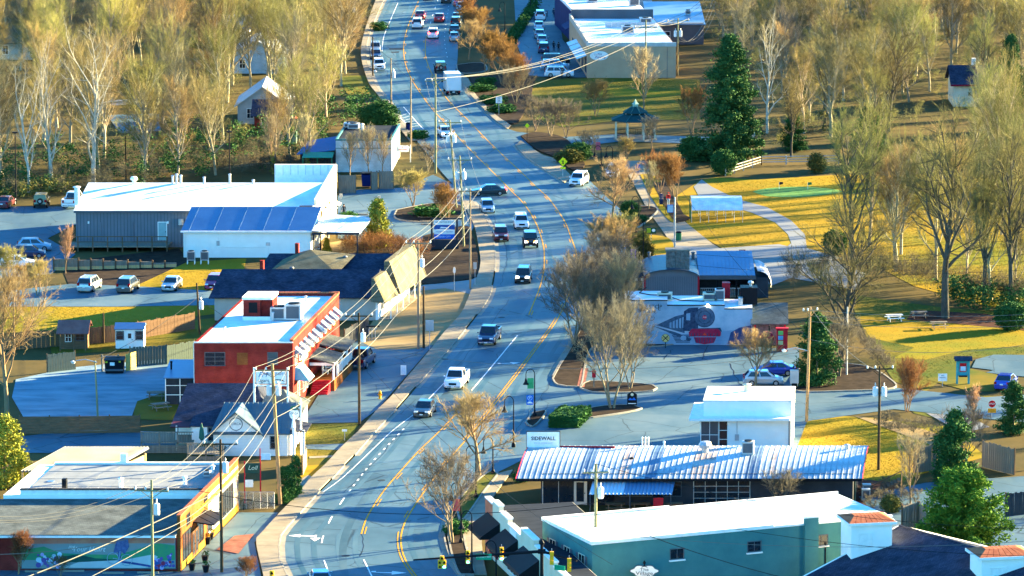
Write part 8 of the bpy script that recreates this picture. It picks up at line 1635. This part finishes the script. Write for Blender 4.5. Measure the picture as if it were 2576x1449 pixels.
leafmass('evergreen_undergrowth','dark green evergreen undergrowth in the left woods',[(-80,500),(300,480),(700,430),(830,420),(820,330),(700,330),(300,380),(-80,400)],90,41,EV4,3.6); leafmass('evergreen_undergrowth','olive and yellow undergrowth at the foot of the left woods',[(-80,505),(180,490),(180,470),(-80,470)],30,42,EV6,1.8); leafmass('evergreen_undergrowth','green thicket beside the far pavement',[(780,330),(900,320),(990,330),(960,290),(900,260),(800,280)],18,43,EV4,3.2); leafmass('evergreen_undergrowth','dark evergreen brush behind the picnic lawn',[(2380,770),(2620,800),(2620,770),(2380,740)],30,44,EV4,2.6); leafmass('evergreen_undergrowth','green brush deep in the right woods',[(2000,380),(2250,330),(2600,320),(2600,80),(2000,60)],36,45,EV6,3.5)

# ---- grass: blades standing on the lawns
def blades(name,label,polys,n,seed,m,h=(.02,.05)):
    g=np.random.RandomState(seed); P=[]
    for poly in polys:
        W=GP(poly); wp=[(p.x,p.y) for p in W]; tr=tessellate_polygon([[Vector((x,y,0)) for x,y in wp]]); ar=[abs((Vector(wp[b])-Vector(wp[a])).cross(Vector(wp[c])-Vector(wp[a])))/2 for a,b,c in tr]; P.append((wp,tr,ar))
    tot=sum(sum(p[2]) for p in P); V=[]
    for wp,tr,ar in P:
        for (a,b,c),A in zip(tr,ar):
            k=int(n*A/tot)
            if k<1: continue
            u=g.rand(k,1); v=g.rand(k,1); s=u+v>1; u=np.where(s,1-u,u); v=np.where(s,1-v,v); A0,B0,C0=np.array(wp[a]),np.array(wp[b]),np.array(wp[c]); V.append(A0+(B0-A0)*u+(C0-A0)*v)
    X=np.concatenate(V); k=len(X); th=g.rand(k)*6.28; w=.03+.04*g.rand(k); hh=h[0]+(h[1]-h[0])*g.rand(k); z0=np.full(k,.012)
    dx=np.cos(th)*w; dy=np.sin(th)*w; lx=g.normal(0,.05,k); ly=g.normal(0,.05,k)
    T3=np.stack([np.stack([X[:,0]-dx,X[:,1]-dy,z0],1),np.stack([X[:,0]+dx,X[:,1]+dy,z0],1),np.stack([X[:,0]+lx,X[:,1]+ly,z0+hh],1)],1).reshape(-1,3)
    me=npmesh(name,T3,np.arange(k*3).reshape(-1,3),m); o=bpy.data.objects.new(name,me); C.objects.link(o); tag(o,label,'grass',kind='stuff')
GB1=mat('dry_grass_blades',(.22,.14,.012),.9,sc_=.08,c2=(.36,.23,.02),c3=(.20,.18,.02)); GB2=mat('green_grass_blades',(.06,.09,.014),.9,sc_=.15,c2=(.17,.13,.022))
blades('grass','dry golden grass of the golf lawn',[[(1690,505),(1760,500),(1820,518),(1890,540),(1950,565),(1980,592),(1960,615),(1830,628),(1740,578)],[(1790,455),(1900,456),(2110,444),(2576,445),(2640,780),(2480,765),(2300,715),(2150,640),(2035,600),(1990,552),(1930,518),(1850,496)]],60000,71,GB1)
blades('grass','dry grass of the strips left of the brick building and beside the white office',[[(-60,772),(250,765),(540,770),(540,790),(300,818),(120,833),(-60,852)],[(2012,1045),(2200,1056),(2340,1120),(2380,1170),(2200,1225),(2010,1150)],[(340,722),(470,664),(610,655),(600,700),(450,726)]],26000,72,GB1)
blades('grass','greener grass of the park and picnic lawn',[[(1340,208),(1500,198),(1755,203),(1755,298),(1540,302),(1420,316)],[(2140,745),(2380,778),(2600,795),(2600,890),(2440,898),(2330,980),(2250,955),(2200,888)],[(122,840),(300,826),(540,803),(545,848),(300,883),(130,888)],[(738,1146),(760,1070),(903,1066),(876,1112),(842,1146)]],34000,73,GB2)
# ================================================================ lettering and figures are evaluated once, at the end
bpy.context.view_layer.update(); dg=bpy.context.evaluated_depsgraph_get()
for it in LATE:
    me=bpy.data.meshes.new_from_object(it[1].evaluated_get(dg)); me.materials.clear(); it[2].data=me
    if it[0]=='text': me.materials.append(it[3])
    else:
        for m_ in it[3]: me.materials.append(m_)
        for p_ in me.polygons:
            c_=p_.center/it[4]; k=1
            if c_.z>1.49: k=0
            elif c_.z<.10: k=3
            elif c_.z<.93 and abs(c_.x)<.2: k=2
            elif abs(c_.x)>.2 and c_.z<.93: k=0
            p_.material_index=k; p_.use_smooth=True
for it in LATE: bpy.data.objects.remove(it[1])
